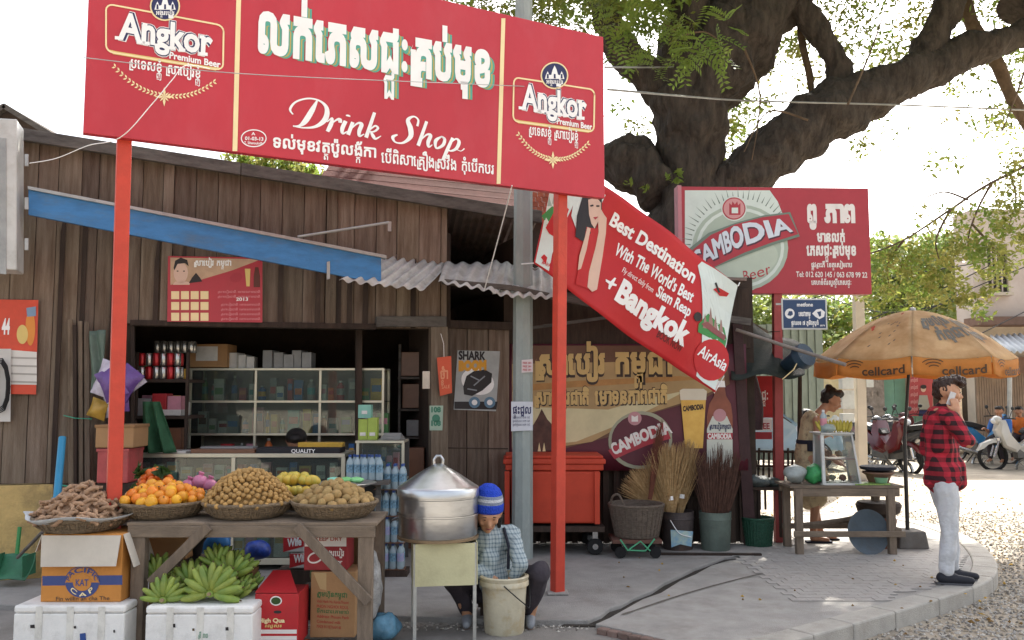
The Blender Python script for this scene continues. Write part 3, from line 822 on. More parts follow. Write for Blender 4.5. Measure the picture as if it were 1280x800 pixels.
def beer_logo(ax, ay, k, tl, tr_, bl, br2, parent):
    """frame given by 4 pixel corners; everything bilinear in it (0..1, y up)"""
    def q(s, t):
        x0 = bl[0] + (br2[0] - bl[0]) * s; y0 = bl[1] + (br2[1] - bl[1]) * s
        x1 = tl[0] + (tr_[0] - tl[0]) * s; y1 = tl[1] + (tr_[1] - tl[1]) * s
        return (x0 + (x1 - x0) * t, y0 + (y1 - y0) * t)
    hh = bl[1] - tl[1]
    rc = []
    for (cx, cy, a0) in ((.93, .86, 0), (.07, .86, 90), (.07, .14, 180), (.93, .14, 270)):
        for i in range(5):
            a = R(a0 + i * 22.5); rc.append(q(cx + .06 * math.cos(a), cy + .13 * math.sin(a)))
    stroke(SG, rc, max(1.3, hh * .035), cream, parent, .004, 'logo_frame', closed=True)
    poly(SG, [q(.04, .06), q(.07, -.02), q(.93, -.02), q(.96, .06), q(.9, .05), q(.1, .05)], gold, parent, .003, 'logo_shadow')
    c = q(.5, 1.17); r_ = hh * .31
    poly(SG, ell(*c, r_, r_ * .98), cream, parent, .005, 'logo_ring'); poly(SG, ell(*c, r_ * .9, r_ * .88), navy, parent, .0065, 'logo_disc')
    # temple towers in the disc
    poly(SG, [(c[0] + dx * r_, c[1] + dy * r_) for dx, dy in ((-.7, .25), (-.62, -.05), (-.5, -.3), (-.38, -.02), (-.24, -.05), (-.14, -.42), (0, -.72), (.14, -.42), (.24, -.05), (.38, -.02), (.5, -.3), (.62, -.05), (.7, .25))], white, parent, .008, 'temple_mark')
    for dx in (-.5, 0, .5): poly(SG, [(c[0] + (dx + a) * r_, c[1] + b * r_) for a, b in ((-.07, .22), (.07, .22), (.06, -.1), (-.06, -.1))], navy, parent, .0095, 'temple_door')
    text(SG, 'អង្គរបៀរ', c[0] - r_ * .6, c[1] + r_ * .58, c[0] + r_ * .6, c[1] + r_ * .62, r_ * .24, white, parent, .0085, .02)
    a, b = q(.11, .34), q(.9, .3); hp = hh * .62
    for bo, m_, d_ in ((.085, white, .0042), (.066, navy, .0056), (.032, white, .007)):
        text(SG, 'Angkor', a[0], a[1], b[0], b[1], hp * .84, m_, parent, d_, bo)
    # slab feet of the letters A n k r
    for s_, w2, t_ in ((.118, .085, .335), (.30, .085, .325), (.345, .075, .322), (.445, .07, .317), (.562, .075, .312), (.645, .07, .308), (.823, .09, .30), (.81, .05, .66), (.335, .05, .7), (.55, .05, .97)):
        p_ = q(s_, t_); u_ = hh * .034
        poly(SG, [(p_[0] - w2 * hh, p_[1] - u_), (p_[0] + w2 * hh, p_[1] - u_ + w2 * hh * .2), (p_[0] + w2 * hh, p_[1] + u_ + w2 * hh * .2), (p_[0] - w2 * hh, p_[1] + u_)], white, parent, .0074, 'serif')
    a, b = q(.54, .07), q(.97, .06); text(SG, 'Premium Beer', a[0], a[1] - 1, b[0], b[1], hh * .13, white, parent, .004, .03)
    a, b = q(.2, -.24), q(.8, -.22); text(SG, 'ប្រទេសខ្ញុំ ស្រាបៀរខ្ញុំ', a[0], a[1], b[0], b[1] + 1, hh * .17, white, parent, .004, .02)
    # wheat garland
    mb = MB()
    ctr = q(.5, -.78)
    n = 13
    for sgn in (-1, 1):
        for i in range(n):
            t = .06 + .94 * i / n
            s = .5 + sgn * t * .44; v = -.72 + .52 * t ** 2.2
            p_ = q(s, v); p2 = q(s + sgn * .035, v + .52 * (t + .03) ** 2.2 - .52 * t ** 2.2)
            dx, dy = p2[0] - p_[0], p2[1] - p_[1]; l = math.hypot(dx, dy); dx /= l; dy /= l
            for sd_ in (-1, 1):
                ux, uy = dx * .8 - sd_ * dy * .6, dy * .8 + sd_ * dx * .6; L_ = hh * .09
                pts = [(p_[0], p_[1]), (p_[0] + ux * L_ * .5 - uy * L_ * .22, p_[1] + uy * L_ * .5 + ux * L_ * .22), (p_[0] + ux * L_, p_[1] + uy * L_), (p_[0] + ux * L_ * .5 + uy * L_ * .22, p_[1] + uy * L_ * .5 - ux * L_ * .22)]
                mb.add([SG.px(x, y, .004) for x, y in pts], [(0, 1, 2, 3)])
    c = q(.5, -.75)
    for k_ in range(8):
        a = R(45 * k_); L_ = hh * (.2 if k_ % 2 == 0 else .13)
        pts = [c, (c[0] + math.cos(a + .3) * L_ * .5, c[1] + math.sin(a + .3) * L_ * .5), (c[0] + math.cos(a) * L_, c[1] + math.sin(a) * L_), (c[0] + math.cos(a - .3) * L_ * .5, c[1] + math.sin(a - .3) * L_ * .5)]
        mb.add([SG.px(x, y, .0055) for x, y in pts], [(0, 1, 2, 3)])
    mb.build('wheat_garland', cream, parent)
beer_logo(0, 0, 0, (131, 4), (281, 32), (131, 65), (280, 89), bb)
beer_logo(0, 0, 0, (641, 96), (744, 112), (640, 152), (743, 166), bb)
# headline in Khmer with its shaded side
hl = 'លក់ភេសជ្ជៈគ្រប់មុខ'
for dx, dy, m_, d_, bo in ((6, 3, teal, .003, .045), (3.5, 2, olive, .0038, .04), (1.5, 1, teal, .0046, .045), (0, 0, white, .006, .045)):
    text(SG, hl, 322 + dx, 63 + dy, 612 + dx, 108 + dy, 50 - (6 if dx else 0), m_, bb, d_, bo, cap=.62)
# the English line: pen strokes with swelling width (x, y, width)
DS = {
 'D': [[(.62, 2.15, .1), (.5, 1.4, .3), (.3, .5, .32), (.05, .1, .16), (-.3, .0, .1)], [(-.3, .02, .1), (.3, .0, .1), (1.0, .25, .2), (1.4, .9, .32), (1.3, 1.7, .26), (.8, 2.15, .14), (.1, 2.2, .12), (-.55, 1.8, .12), (-.75, 1.2, .14), (-.5, .85, .08)]],
 'r': [[(1.55, .7, .06), (1.78, 1.05, .12), (1.82, .6, .26), (1.74, 0, .22)], [(1.8, .55, .07), (2.05, .95, .12), (2.25, 1.02, .26), (2.32, .8, .2)]],
 'i': [[(2.62, 1.0, .24), (2.55, .4, .25), (2.66, .03, .15), (2.9, .25, .06)], [(2.68, 1.36, .26), (2.67, 1.44, .28), (2.66, 1.5, .1)]],
 'n': [[(3.06, 1.0, .22), (3.0, 0, .24)], [(3.04, .4, .06), (3.35, .95, .13), (3.62, .95, .24), (3.6, .4, .25), (3.7, .03, .15), (3.95, .25, .06)]],
 'k': [[(4.2, 2.0, .2), (4.12, 0, .24)], [(4.15, .5, .06), (4.45, .98, .13), (4.68, .85, .16), (4.5, .55, .12), (4.2, .5, .07)], [(4.3, .52, .12), (4.52, .2, .24), (4.72, .02, .15), (5.0, .3, .05)]],
 'S': [[(7.1, 1.5, .16), (7.05, 2.0, .14), (6.7, 2.2, .13), (6.4, 1.85, .26), (6.7, 1.25, .36), (6.85, .6, .3), (6.5, .05, .16), (6.0, 0, .12), (5.75, .35, .22), (6.0, .6, .1)]],
 'h': [[(7.62, 2.0, .2), (7.5, 0, .24)], [(7.54, .4, .06), (7.85, .95, .13), (8.12, .95, .24), (8.08, .4, .25), (8.2, .03, .15), (8.4, .25, .06)]],
 'o': [[(8.85, 1.0, .1), (8.55, .6, .24), (8.72, .03, .14), (9.1, .35, .22), (9.1, .85, .2), (8.8, 1.0, .1), (9.2, .8, .06)]],
 'p': [[(9.62, 1.05, .2), (9.48, .1, .24), (9.35, -.85, .2)], [(9.5, .5, .06), (9.85, 1.0, .13), (10.12, .8, .24), (10.05, .25, .22), (9.7, -.02, .12), (9.45, .15, .07)], [(10.05, .2, .08), (10.4, .1, .06), (10.6, .35, .1)]]}
A0 = Vector(SG.uv(366, 158)); B0 = Vector(SG.uv(584, 192)); H0 = SG.uv(366, 120)[1] - A0[1]
mb = MB()
for ch, strokes in DS.items():
    for stt in strokes:
        pts = crom(stt, 7); V = []
        for i, p_ in enumerate(pts):
            a = pts[max(i - 1, 0)]; b = pts[min(i + 1, len(pts) - 1)]
            sh = .22
            f_ = lambda q: (q[0] + sh * q[1], q[1])
            (ax, ay), (bx_, by) = f_(a), f_(b); dx, dy = bx_ - ax, by - ay; l = math.hypot(dx, dy) or 1
            x_, y_ = f_(p_)
            for sg in (1, -1):
                X = x_ - sg * dy / l * p_[2] * .5; Y = y_ + sg * dx / l * p_[2] * .5
                uv = A0 + (B0 - A0) * ((X + .3) / 11.2) + Vector((0, 1)) * (Y / 2.2 * H0)
                V.append(SG(uv[0], uv[1], .005 + .0004 * len(mb.f) / 100))
        mb.add(V, [(2 * i, 2 * i + 2, 2 * i + 3, 2 * i + 1) for i in range(len(pts) - 1)])
mb.build('lettering', white, bb)
text(SG, 'ទល់មុខវត្តប៉ូលង្ក័កា', 341, 184, 470, 197, 12, white, bb, .004, .03)
text(SG, 'បើពិសាគ្រឿងស្រវឹង', 476, 203, 570, 213, 12, white, bb, .004, .02)
text(SG, 'កុំបើកបរ', 577, 213, 617, 218, 11, white, bb, .004, .02)
stroke(SG, ell(317, 173, 15.5, 10.5), 1.3, white, bb, .004, 'stamp_ring', closed=True)
text(SG, 'A', 314, 169, 319, 169, 3.5, white, bb, .004, .03); text(SG, '01-03-13', 306, 175, 329, 176, 4.2, white, bb, .004, .03); text(SG, 'T. Sihanoukville', 305, 180, 329, 181, 3.2, white, bb, .004, .02)

# ---- beer sign on its own red post
r2 = flat('sign_crimson', '#a8353e', .4, dirt=.3, dc=col('#9c3b40'), ds=2)
pale = flat('sign_pale', '#cfd9d0', .4, var=.08, scale=3); lime = flat('label_grey', '#a6b3a3'); lined = flat('label_dark', '#6d7d70'); ruby = flat('label_ruby', '#a93540'); letter = flat('label_letter', '#cfd6de')
cf = G(973, 677, 0)
CY = cf.y - .12
CS = Plane((P(849, 370, CY).x, CY, 0), (1, .04, 0), (0, 0, 1))
cs = thing('beer_sign', cf, 'red and pale beer sign with crest on one thin red post', 'sign')
u0, v0 = CS.uv(850, 368); u1, v1 = CS.uv(1090, 368); vt = CS.uv(850, 233)[1]
pbox(CS, u0, u1, v0 + .012, vt, -.14, 0, r2, cs, 'panel', .006)
pbox(CS, u0 - .012, u0 + .03, v0 + .012, vt + .01, -.15, .015, flat('frame_pink', '#b97a80'), cs, 'frame', .003)
mb = MB(); mb.bar(Vector((cf.x, cf.y - .02, 0)), P(971, 355, CY + .1), .088, .088, up=(0, -1, 0)); mb.build('post', mat('post_dull_red', '#a04542', .6, var=.15, dirt=.3, dc=col('#7b3835'), ds=5), cs, bevel=.005)
mb = MB(); mb.tube([Vector((cf.x + a, cf.y + b, P(971, y, CY).z)) for y in (414,) for a, b in ((-.048, -.07), (.048, -.07), (.048, .03), (-.048, .03), (-.048, -.07))], .004, 5); mb.build('wire_band', dark, cs)
poly(CS, [(856, 238), (962, 238), (972, 252), (980, 272), (984, 300), (975, 335), (960, 352), (940, 363), (856, 362)], pale, cs, .003, 'pale_field')
cx, cy = 925, 310
for i in range(34):
    a = R(25 + i * 5.6); r1_, r2_ = 61 + (i % 2) * 1, 61 + (11 if i % 2 else 16)
    poly(CS, [(cx + r1_ * math.cos(a - .012), cy - r1_ * math.sin(a - .012)), (cx + r2_ * math.cos(a), cy - r2_ * math.sin(a)), (cx + r1_ * math.cos(a + .012), cy - r1_ * math.sin(a + .012))], lined, cs, .005, 'ray')
poly(CS, ell(cx, cy, 60, 54), lime, cs, .006, 'label_disc'); poly(CS, ell(cx, cy, 55, 50), pale, cs, .0075, 'label_ring')
poly(CS, ell(cx, cy, 51, 46), lime, cs, .009, 'label_disc'); poly(CS, ell(cx + 4, cy + 16, 44, 26, rot=14), flat('label_grey2', '#b4bfae'), cs, .0105, 'label_shine')
poly(CS, ell(917, 261, 16, 15.5), pale, cs, .012, 'crest_rim'); poly(CS, ell(917, 261, 14.5, 14), ruby, cs, .0135, 'crest_disc'); poly(CS, ell(917, 261, 13, 12.5), flat('crest_pink', '#c98f8e'), cs, .015, 'crest_disc')
poly(CS, [(911, 254), (914, 257), (915, 252), (918, 256), (921, 252), (922, 257), (925, 254), (925, 269), (911, 269)], ruby, cs, .0165, 'crest_mark'); poly(CS, [(914, 260), (922, 260), (922, 267), (914, 267)], pale, cs, .018, 'crest_mark')
ban = [(861, 316), (888, 294), (918, 281), (952, 272), (985, 268), (997, 293), (965, 303), (930, 316), (900, 330), (870, 345)]
poly(CS, [(x - 2 + (4 if x > 900 else -1), y + (-2.5 if i < 5 else 3)) for i, (x, y) in enumerate(ban)], lined, cs, .0185, 'ribbon_edge'); poly(CS, ban, ruby, cs, .020, 'ribbon')
def arc_text(pl, s, pts0, pts1, m, parent, d, bold=.0, sh=0, name='lettering'):
    """text between two pixel curves: pts0 baseline, pts1 cap line"""
    a, b = crom(pts0, 8), crom(pts1, 8)
    def at(c, t):
        t = min(max(t, 0), 1) * (len(c) - 1); i = min(int(t), len(c) - 2); f_ = t - i
        return (c[i][0] + (c[i + 1][0] - c[i][0]) * f_, c[i][1] + (c[i + 1][1] - c[i][1]) * f_)
    V, Fc = layout(s, bold); a0 = min(p[0] for p in V); a1 = max(p[0] for p in V)
    mb = MB(); kh = any('\u1780' <= c <= '\u17ff' for c in s); cap = .586 if kh else .686
    out = []
    for x, y, l_ in V:
        s_ = (x - a0) / (a1 - a0); t_ = y / cap
        p0, p1 = at(a, s_), at(b, s_)
        out.append(pl.px(p0[0] + (p1[0] - p0[0]) * t_, p0[1] + (p1[1] - p0[1]) * t_, d + l_ * .00012))
    mb.add(out, Fc); return mb.build(name, m, parent)
for dx, dy, m_, d_, bo in ((1.5, 1.5, flat('letter_shadow', '#4d2b3a'), .0215, .05), (0, 0, letter, .023, .04)):
    arc_text(CS, 'CAMBODIA', [(868 + dx, 336 + dy), (900 + dx, 319 + dy), (930 + dx, 306 + dy), (990 + dx, 289 + dy)], [(864 + dx, 318 + dy), (895 + dx, 297 + dy), (925 + dx, 282 + dy), (982 + dx, 274 + dy)], m_, cs, d_, bo)
arc_text(CS, 'Beer', [(930, 352), (945, 348), (963, 342)], [(928, 339), (943, 335), (961, 329)], ruby, cs, .0125, .0)
tx = flat('print_offwhite', '#e3dcd6')
text(CS, 'ពូ', 1009, 277, 1021, 277, 20, tx, cs, .004, .06); text(CS, 'ភាព', 1030, 277, 1069, 277, 20, tx, cs, .004, .06)
text(CS, 'មានលក់', 1021, 302, 1056, 302, 10, tx, cs, .004, .05); text(CS, 'ភេសជ្ជៈគ្រប់មុខ', 1008, 319, 1070, 319, 11, tx, cs, .004, .05)
text(CS, 'ផ្លូវព្រះភី ខេត្តសៀមរាប', 1014, 334, 1065, 334, 5, tx, cs, .004, .03)
text(CS, 'Tel: 012 620 145 / 063 678 99 22', 995, 346, 1084, 347, 6.5, tx, cs, .004, .02)
text(CS, 'គេហទំព័រសួស្តីភេសជ្ជៈ', 1014, 356, 1064, 356, 5, tx, cs, .004, .03)
# ---- small dark blue sign
MY = CY + .05
MS = Plane((0, MY, 0), (1, 0, 0), (0, 0, 1))
ms = thing('phone_shop_sign', MS.px(1005, 412, 0), 'small dark blue sign with white icons beside the thin red post', 'sign')
nb = flat('sign_navy', '#2f4669', .45)
def pxbox(pl, x0, y0, x1, y1, d0, d1, m, parent, name, bevel=.003):
    ym = (y0 + y1) / 2; a = (pl.uv(x0, ym)[0], pl.uv(x0, y1)[1]); b = (pl.uv(x1, ym)[0], pl.uv(x1, y0)[1])
    return wbox(a[0], b[0], a[1], b[1], d0, d1, m, parent, name, bevel, pl)
pxbox(MS, 977, 373, 1034, 412, -.03, 0, flat('sign_rim', '#cfd0cb'), ms, 'frame'); pxbox(MS, 979, 375, 1032, 410, .0, .003, nb, ms, 'panel', 0)
mb = MB(); mb.bar(MS.px(970, 380, -.02), MS.px(980, 380, -.02), .03, .02); mb.build('bracket', steel, ms)
text(MS, 'metfone', 996, 383, 1016, 383, 4.5, white, ms, .005, .03)
poly(MS, ell(987, 392, 6, 6.3), white, ms, .005, 'icon'); poly(MS, [(984, 394), (986, 389), (990, 389), (991, 393), (988, 395)], nb, ms, .0065, 'icon')
text(MS, 'សេវាកម្ម', 998, 395, 1013, 395, 4.5, white, ms, .005, .05)
poly(MS, [(1015, 392), (1020, 387), (1026, 386), (1031, 390), (1030, 396), (1024, 399), (1019, 396)], white, ms, .005, 'icon'); poly(MS, [(1021, 390), (1026, 389), (1026, 395), (1024, 396)], nb, ms, .0065, 'icon')
text(MS, 'ផ្លូវលេខ ៧ ភូមិវត្តបូព៌', 989, 406, 1023, 406, 4, white, ms, .005, .04); text(MS, '0979', 1025, 408, 1031, 408, 2, white, ms, .005, .02)

# ---- airline cloth banner, sagging and slanting
c4 = [P(697, 190, 7.75), P(923, 357, 8.2), P(893, 491, 8.2), P(667, 329, 7.7)]
def BF(s, t, d=0.0):
    """s along, t up"""
    p_ = c4[3].lerp(c4[2], s).lerp(c4[0].lerp(c4[1], s), t)
    n_ = Vector((.05, -1, 0)).normalized()
    w1 = .035 * math.sin(s * 9 + t * 3) * (1 - .3 * t) + .02 * math.sin(s * 21 - t * 5) + .03 * noise.noise(Vector((s * 3, t * 2, 2)))
    sag = -.035 * math.sin(math.pi * s) * (1 - t) + .02 * math.sin(math.pi * s) * t
    return p_ + n_ * (w1 + d) + Vector((0, 0, sag))
BP = Plane(c4[3], c4[2] - c4[3], c4[0] - c4[3])
def st_of(x, y):
    """pixel -> banner coordinates, by iteration"""
    s, t = .5, .5
    def pr(s, t):
        p_ = BF(s, t) - Vector((0, 0, CZ)); yy_ = p_.y * cp + p_.z * sp; zz = -p_.y * sp + p_.z * cp
        return 640 + F * p_.x / yy_, 400 - F * zz / yy_
    for _ in range(12):
        a = pr(s, t); b = pr(s + .001, t); c = pr(s, t + .001)
        J = ((b[0] - a[0]) / .001, (c[0] - a[0]) / .001, (b[1] - a[1]) / .001, (c[1] - a[1]) / .001)
        dt = J[0] * J[3] - J[1] * J[2]; ex, ey = x - a[0], y - a[1]
        s += (J[3] * ex - J[1] * ey) / dt; t += (-J[2] * ex + J[0] * ey) / dt
    return s, t
class ClothPlane:
    n = Vector((.05, -1, 0)).normalized()
    def uv(s, x, y): return st_of(x, y)
    def __call__(s, u, v, d=0): return BF(u, v, d)
    def px(s, x, y, d=0): return BF(*st_of(x, y), d)
CP = ClothPlane()
ab = thing('airline_banner', c4[3].copy(), 'slanting red and white airline cloth banner between pole and beer sign', 'banner')
clr = mat('cloth_red', '#c92c30', .5, var=.06, scale=3, bump=.25, bscale=9, trans=.15)
mb = MB(); mb.sheet(lambda a, b: BF(a, b), 60, 24); mb.build('cloth', clr, ab, smooth=True, solid=.002)
def cpoly(pts, m, d=.006, name='print', sub=2):
    # fan-triangulated, subdivided so that it follows the cloth
    from mathutils.geometry import tessellate_polygon
    st = [st_of(x, y) for x, y in pts]
    tri = tessellate_polygon([[Vector((a, b, 0)) for a, b in st]])
    T = [tuple(st[i] for i in t) for t in tri]
    for _ in range(sub):
        T2 = []
        for a, b, c in T:
            ab_, bc, ca = [((p[0] + q[0]) / 2, (p[1] + q[1]) / 2) for p, q in ((a, b), (b, c), (c, a))]
            T2 += [(a, ab_, ca), (ab_, b, bc), (ca, bc, c), (ab_, bc, ca)]
        T = T2
    mb = MB()
    for t in T: mb.add([BF(*q, d) for q in t], [(0, 1, 2)])
    return mb.build(name, m, ab)
wcl = flat('cloth_white', '#d3ddd8', .5); skin_p = flat('print_skin', '#d8b7a4'); blk = flat('print_black', '#2a2526'); grn = flat('print_green', '#3f8a4a')
E_ = .012
s0 = st_of(757, 245)
cpoly([(694, 200), (728, 226), (714, 262), (700, 290), (690, 318), (686, 339), (669, 328), (677, 292)], wcl, .008, 'white_panel')
cpoly([(722, 222), (757, 244), (748, 262), (741, 300), (722, 292), (714, 270)], wcl, .008, 'white_panel')
cpoly([(872, 332), (877, 327), (893, 336), (922, 357), (908, 430), (894, 488), (879, 478), (870, 470), (877, 430), (878, 380), (876, 350)], wcl, .008, 'white_panel')
cpoly([(700, 250), (711, 262), (698, 300), (686, 292), (682, 285)], clr, .011, 'sleeve')
cpoly([(728, 246), (745, 240), (752, 250), (752, 268), (744, 286), (728, 302), (719, 296), (721, 270)], blk, .012, 'hair')
cpoly([(735, 250), (745, 247), (751, 254), (751, 268), (747, 278), (743, 286), (739, 280), (736, 268)], skin_p, .014, 'face')
cpoly([(737, 257), (741, 256), (742, 258), (738, 259)], blk, .016, 'eye'); cpoly([(745, 257), (749, 257), (749, 259), (745, 259)], blk, .016, 'eye'); cpoly([(741, 272), (748, 271), (744, 275)], ruby, .016, 'lips')
cpoly([(727, 318), (733, 284), (744, 286), (758, 282), (760, 300), (745, 365), (719, 355)], clr, .0125, 'jacket')
cpoly([(722, 338), (724, 320), (731, 296), (734, 284), (738, 286), (733, 312), (726, 336)], skin_p, .015, 'collar_edge')
cpoly([(747, 272), (751, 262), (755, 269), (758, 273), (757, 292), (753, 320), (746, 362), (740, 365), (734, 359), (736, 340), (744, 310), (748, 290)], skin_p, .016, 'hand')
cpoly([(677, 270), (690, 258), (699, 262), (695, 284), (688, 290)], grn, .010, 'tree_print')
cpoly([(684, 258), (686, 246), (690, 258)], flat('print_spire', '#9fb0a8'), .0095, 'spire'); cpoly([(690, 255), (693, 240), (697, 257)], MATS['print_spire'], .0095, 'spire')
sp_ = cpoly([(676, 322), (680, 318), (684, 322), (682, 330)], clr, .011, 'heart_mark')
def ctext(s, x0, y0, x1, y1, hpx, m, d=.010, bold=.0, sx=0.0):
    A = Vector(st_of(x0, y0)); B = Vector(st_of(x1, y1)); dx, dy = x1 - x0, y1 - y0; l = math.hypot(dx, dy)
    T = Vector(st_of(x0 + dy / l * hpx * .75 + sx * hpx, y0 - dx / l * hpx * 1.1))
    V, Fc = layout(s, bold); a0 = min(p[0] for p in V); a1 = max(p[0] for p in V)
    mb = MB(); mb.add([BF(*(A + (B - A) * ((x - a0) / (a1 - a0)) + (T - A) * (y / .686)), d + l_ * .00012) for x, y, l_ in V], Fc)
    return mb.build('lettering', m, ab)
ctext('#AirAsia.com', 677, 329, 699, 342, 5, clr, .011, .02)
ctext('Best Destination', 761, 280, 866, 354, 16, white, bold=.035)
ctext('With The World\'s Best', 767, 317, 864, 378, 14, white, bold=.03)
ctext('Fly direct daily from', 777, 340, 815, 366, 6.5, white)
ctext('Siem Reap', 819, 369, 861, 396, 13, white, bold=.03)
ctext('Bangkok', 768, 373, 855, 433, 26, white, bold=.05)
cpoly([(757, 349), (763, 352), (768, 347), (770, 348), (767, 354), (771, 356), (770, 358), (765, 357), (762, 362), (760, 361), (761, 355), (757, 352)], white, .010, 'plane_mark')
ctext('BOOK NOW', 820, 421, 850, 441, 9, flat('stamp_dark', '#5a1e1c'), bold=.01)
cpoly(ell(889, 450, 22, 26, n=22), clr, .011, 'logo_disc', 3)
ctext('AirAsia', 871, 443, 905, 464, 13, white, .016, .02, .1)
cpoly([(873, 405), (885, 392), (893, 400), (905, 410), (908, 424), (905, 440), (890, 424), (872, 415)], grn, .010, 'tree_print')
for q in ((881, 400, 8), (888, 396, 12), (894, 404, 10), (901, 408, 12)): cpoly([(q[0] - 3, q[1] + 10), (q[0], q[1] - q[2]), (q[0] + 3, q[1] + 11)], flat('print_temple', '#9c7c74'), .012, 'temple_print')
cpoly([(876, 405), (884, 402), (907, 420), (905, 426), (890, 416)], flat('print_temple2', '#8a4f50'), .013, 'temple_print')
cpoly([(891, 362), (897, 359), (911, 367), (908, 371), (899, 370), (896, 366)], clr, .012, 'plane_print'); cpoly([(893, 354), (895, 353), (900, 366), (897, 366)], blk, .0125, 'plane_tail')
cpoly(ell(872, 396, 5, 6, n=12), blk, .011, 'badge', 0)
mb = MB(); mb.tube([P(652, 330, 8.05), c4[3]], .006, 5); mb.tube([c4[0], P(655, 160, 8.1)], .006, 5); mb.tube([c4[1], P(925, 352, 9.0)], .006, 5); mb.tube([c4[2], P(905, 470, 9.0)], .006, 5)
mb.build('tie_cord', white, ab)

# ---- big beer banner on the shed
WBY = 9.05
WB = Plane((0, WBY, 0), (1, 0, 0), (0, 0, 1))
wb = thing('beer_wall_banner', WB.px(780, 585, 0), 'wide gold and maroon beer banner stretched over the shed wall', 'banner')
bgold = flat('banner_gold', '#b39566', .55, var=.25, scale=1.2); bdk = flat('banner_brown', '#6d4b38', .55, var=.2, scale=2); mar = flat('banner_maroon', '#5b2230', .5, var=.2, scale=2); bl_ = flat('banner_light', '#d2c69c', .55, var=.2, scale=1.5)
mb = MB(); a = WB.uv(636, 588); b = WB.uv(932, 430)
mb.sheet(lambda s, t: WB(a[0] + (b[0] - a[0]) * s, a[1] + (b[1] - a[1]) * t, .006 + .006 * math.sin(s * 30 + t * 4)), 60, 6)
mb.build('cloth', mar, wb, smooth=True, solid=.002)
def wpoly(pts, m, d, name='print'): return poly(WB, pts, m, wb, d + .014, name)
wpoly([(640, 432), (905, 432), (912, 480), (880, 498), (820, 515), (765, 545), (700, 562), (640, 563)], bdk, .0, 'brown_field')
wpoly([(640, 455), (905, 450), (905, 482), (870, 498), (800, 520), (740, 552), (690, 560), (640, 561)], bgold, .0015, 'gold_field')
wpoly([(640, 508), (760, 512), (800, 500), (858, 488), (820, 508), (770, 532), (720, 552), (660, 558), (640, 559)], bl_, .003, 'light_field')
wpoly([(640, 482), (720, 476), (850, 470), (880, 474), (720, 484), (640, 490)], flat('banner_orange', '#b08048', .55, var=.2), .003, 'cloud_print')
wpoly([(664, 566), (664, 535), (672, 522), (677, 511), (684, 524), (693, 534), (695, 562)], flat('banner_hill', '#5c3d34', .6, var=.3, scale=9), .005, 'hill_print')
for x_ in (674, 680): wpoly([(x_ - 2, 564), (x_, 553), (x_ + 2, 564)], cream, .0065, 'figure_print')
bt = flat('banner_text', '#c8a86c'); bts = flat('banner_text_edge', '#33231d')
for dx, m_, d_, bo in ((1.6, bts, .0045, .09), (0, bt, .0065, .045)):
    text(WB, 'ស្រាបៀរ', 667 + dx, 468 + dx, 756, 466 + dx, 23, m_, wb, .014 + d_, bo)
    text(WB, 'កម្ពុជា', 769 + dx, 466 + dx, 840, 466 + dx, 24, m_, wb, .014 + d_, bo)
    text(WB, 'ស្រាបៀរជាតិ', 667 + dx, 505 + dx * .5, 736, 505, 14, m_, wb, .014 + d_, bo)
    text(WB, 'មោទនភាពជាតិ', 743 + dx, 505 + dx * .5, 834, 503, 15, m_, wb, .014 + d_, bo)
# round beer logo
poly(WB, ell(800, 550, 40, 36, rot=10), flat('logo_sage', '#9c9c84'), wb, .022, 'logo_ring'); poly(WB, ell(800, 550, 36, 32), mar, wb, .0235, 'logo_disc')
poly(WB, [(760, 563), (775, 552), (800, 540), (830, 528), (838, 548), (810, 556), (785, 566), (768, 574)], ruby, wb, .025, 'ribbon')
arc_text(WB, 'CAMBODIA', [(767, 568), (790, 558), (812, 548), (840, 540)], [(762, 556), (785, 545), (808, 535), (834, 527)], tx, wb, .027, .05)
poly(WB, ell(793, 523, 8.5, 8.5), flat('crest2', '#b9868a'), wb, .0255, 'crest_disc'); poly(WB, [(789, 519), (793, 521), (797, 519), (797, 527), (789, 527)], tx, wb, .027, 'crest_mark')
# pint glass
poly(WB, [(850, 494), (882, 494), (878, 560), (856, 560)], flat('beer_amber', '#c8933c', .3, var=.3, scale=5, c2='#e0b85a'), wb, .022, 'beer_print')
poly(WB, [(849, 488), (853, 486), (879, 486), (883, 489), (882, 500), (850, 500)], flat('beer_foam', '#d6cdb8'), wb, .0235, 'foam_print')
text(WB, 'CAMBODIA', 853, 514, 879, 511, 6, bts, wb, .0245, .05)
# bottle
poly(WB, [(893, 482), (905, 482), (907, 495), (913, 505), (915, 520), (915, 600), (883, 600), (883, 520), (886, 505), (892, 495)], flat('bottle_brown', '#8a4a36', .3, var=.2, scale=5), wb, .022, 'bottle_print')
poly(WB, [(893, 476), (905, 476), (906, 484), (892, 484)], white, wb, .0235, 'bottle_cap_print')
poly(WB, [(883, 536), (890, 520), (908, 520), (915, 536), (915, 588), (883, 588)], flat('label_sage', '#c6c9bd'), wb, .0235, 'bottle_label')
poly(WB, ell(899, 519, 8, 8), MATS['crest2'], wb, .025, 'crest_disc')
poly(WB, [(883, 541), (915, 541), (915, 549), (883, 549)], ruby, wb, .025, 'label_band'); text(WB, 'CAMBODIA', 884, 548, 914, 548, 6, tx, wb, .0265, .05)
text(WB, 'ស្រាបៀរកម្ពុជា', 886, 536, 913, 536, 5, navy, wb, .0265, .03)
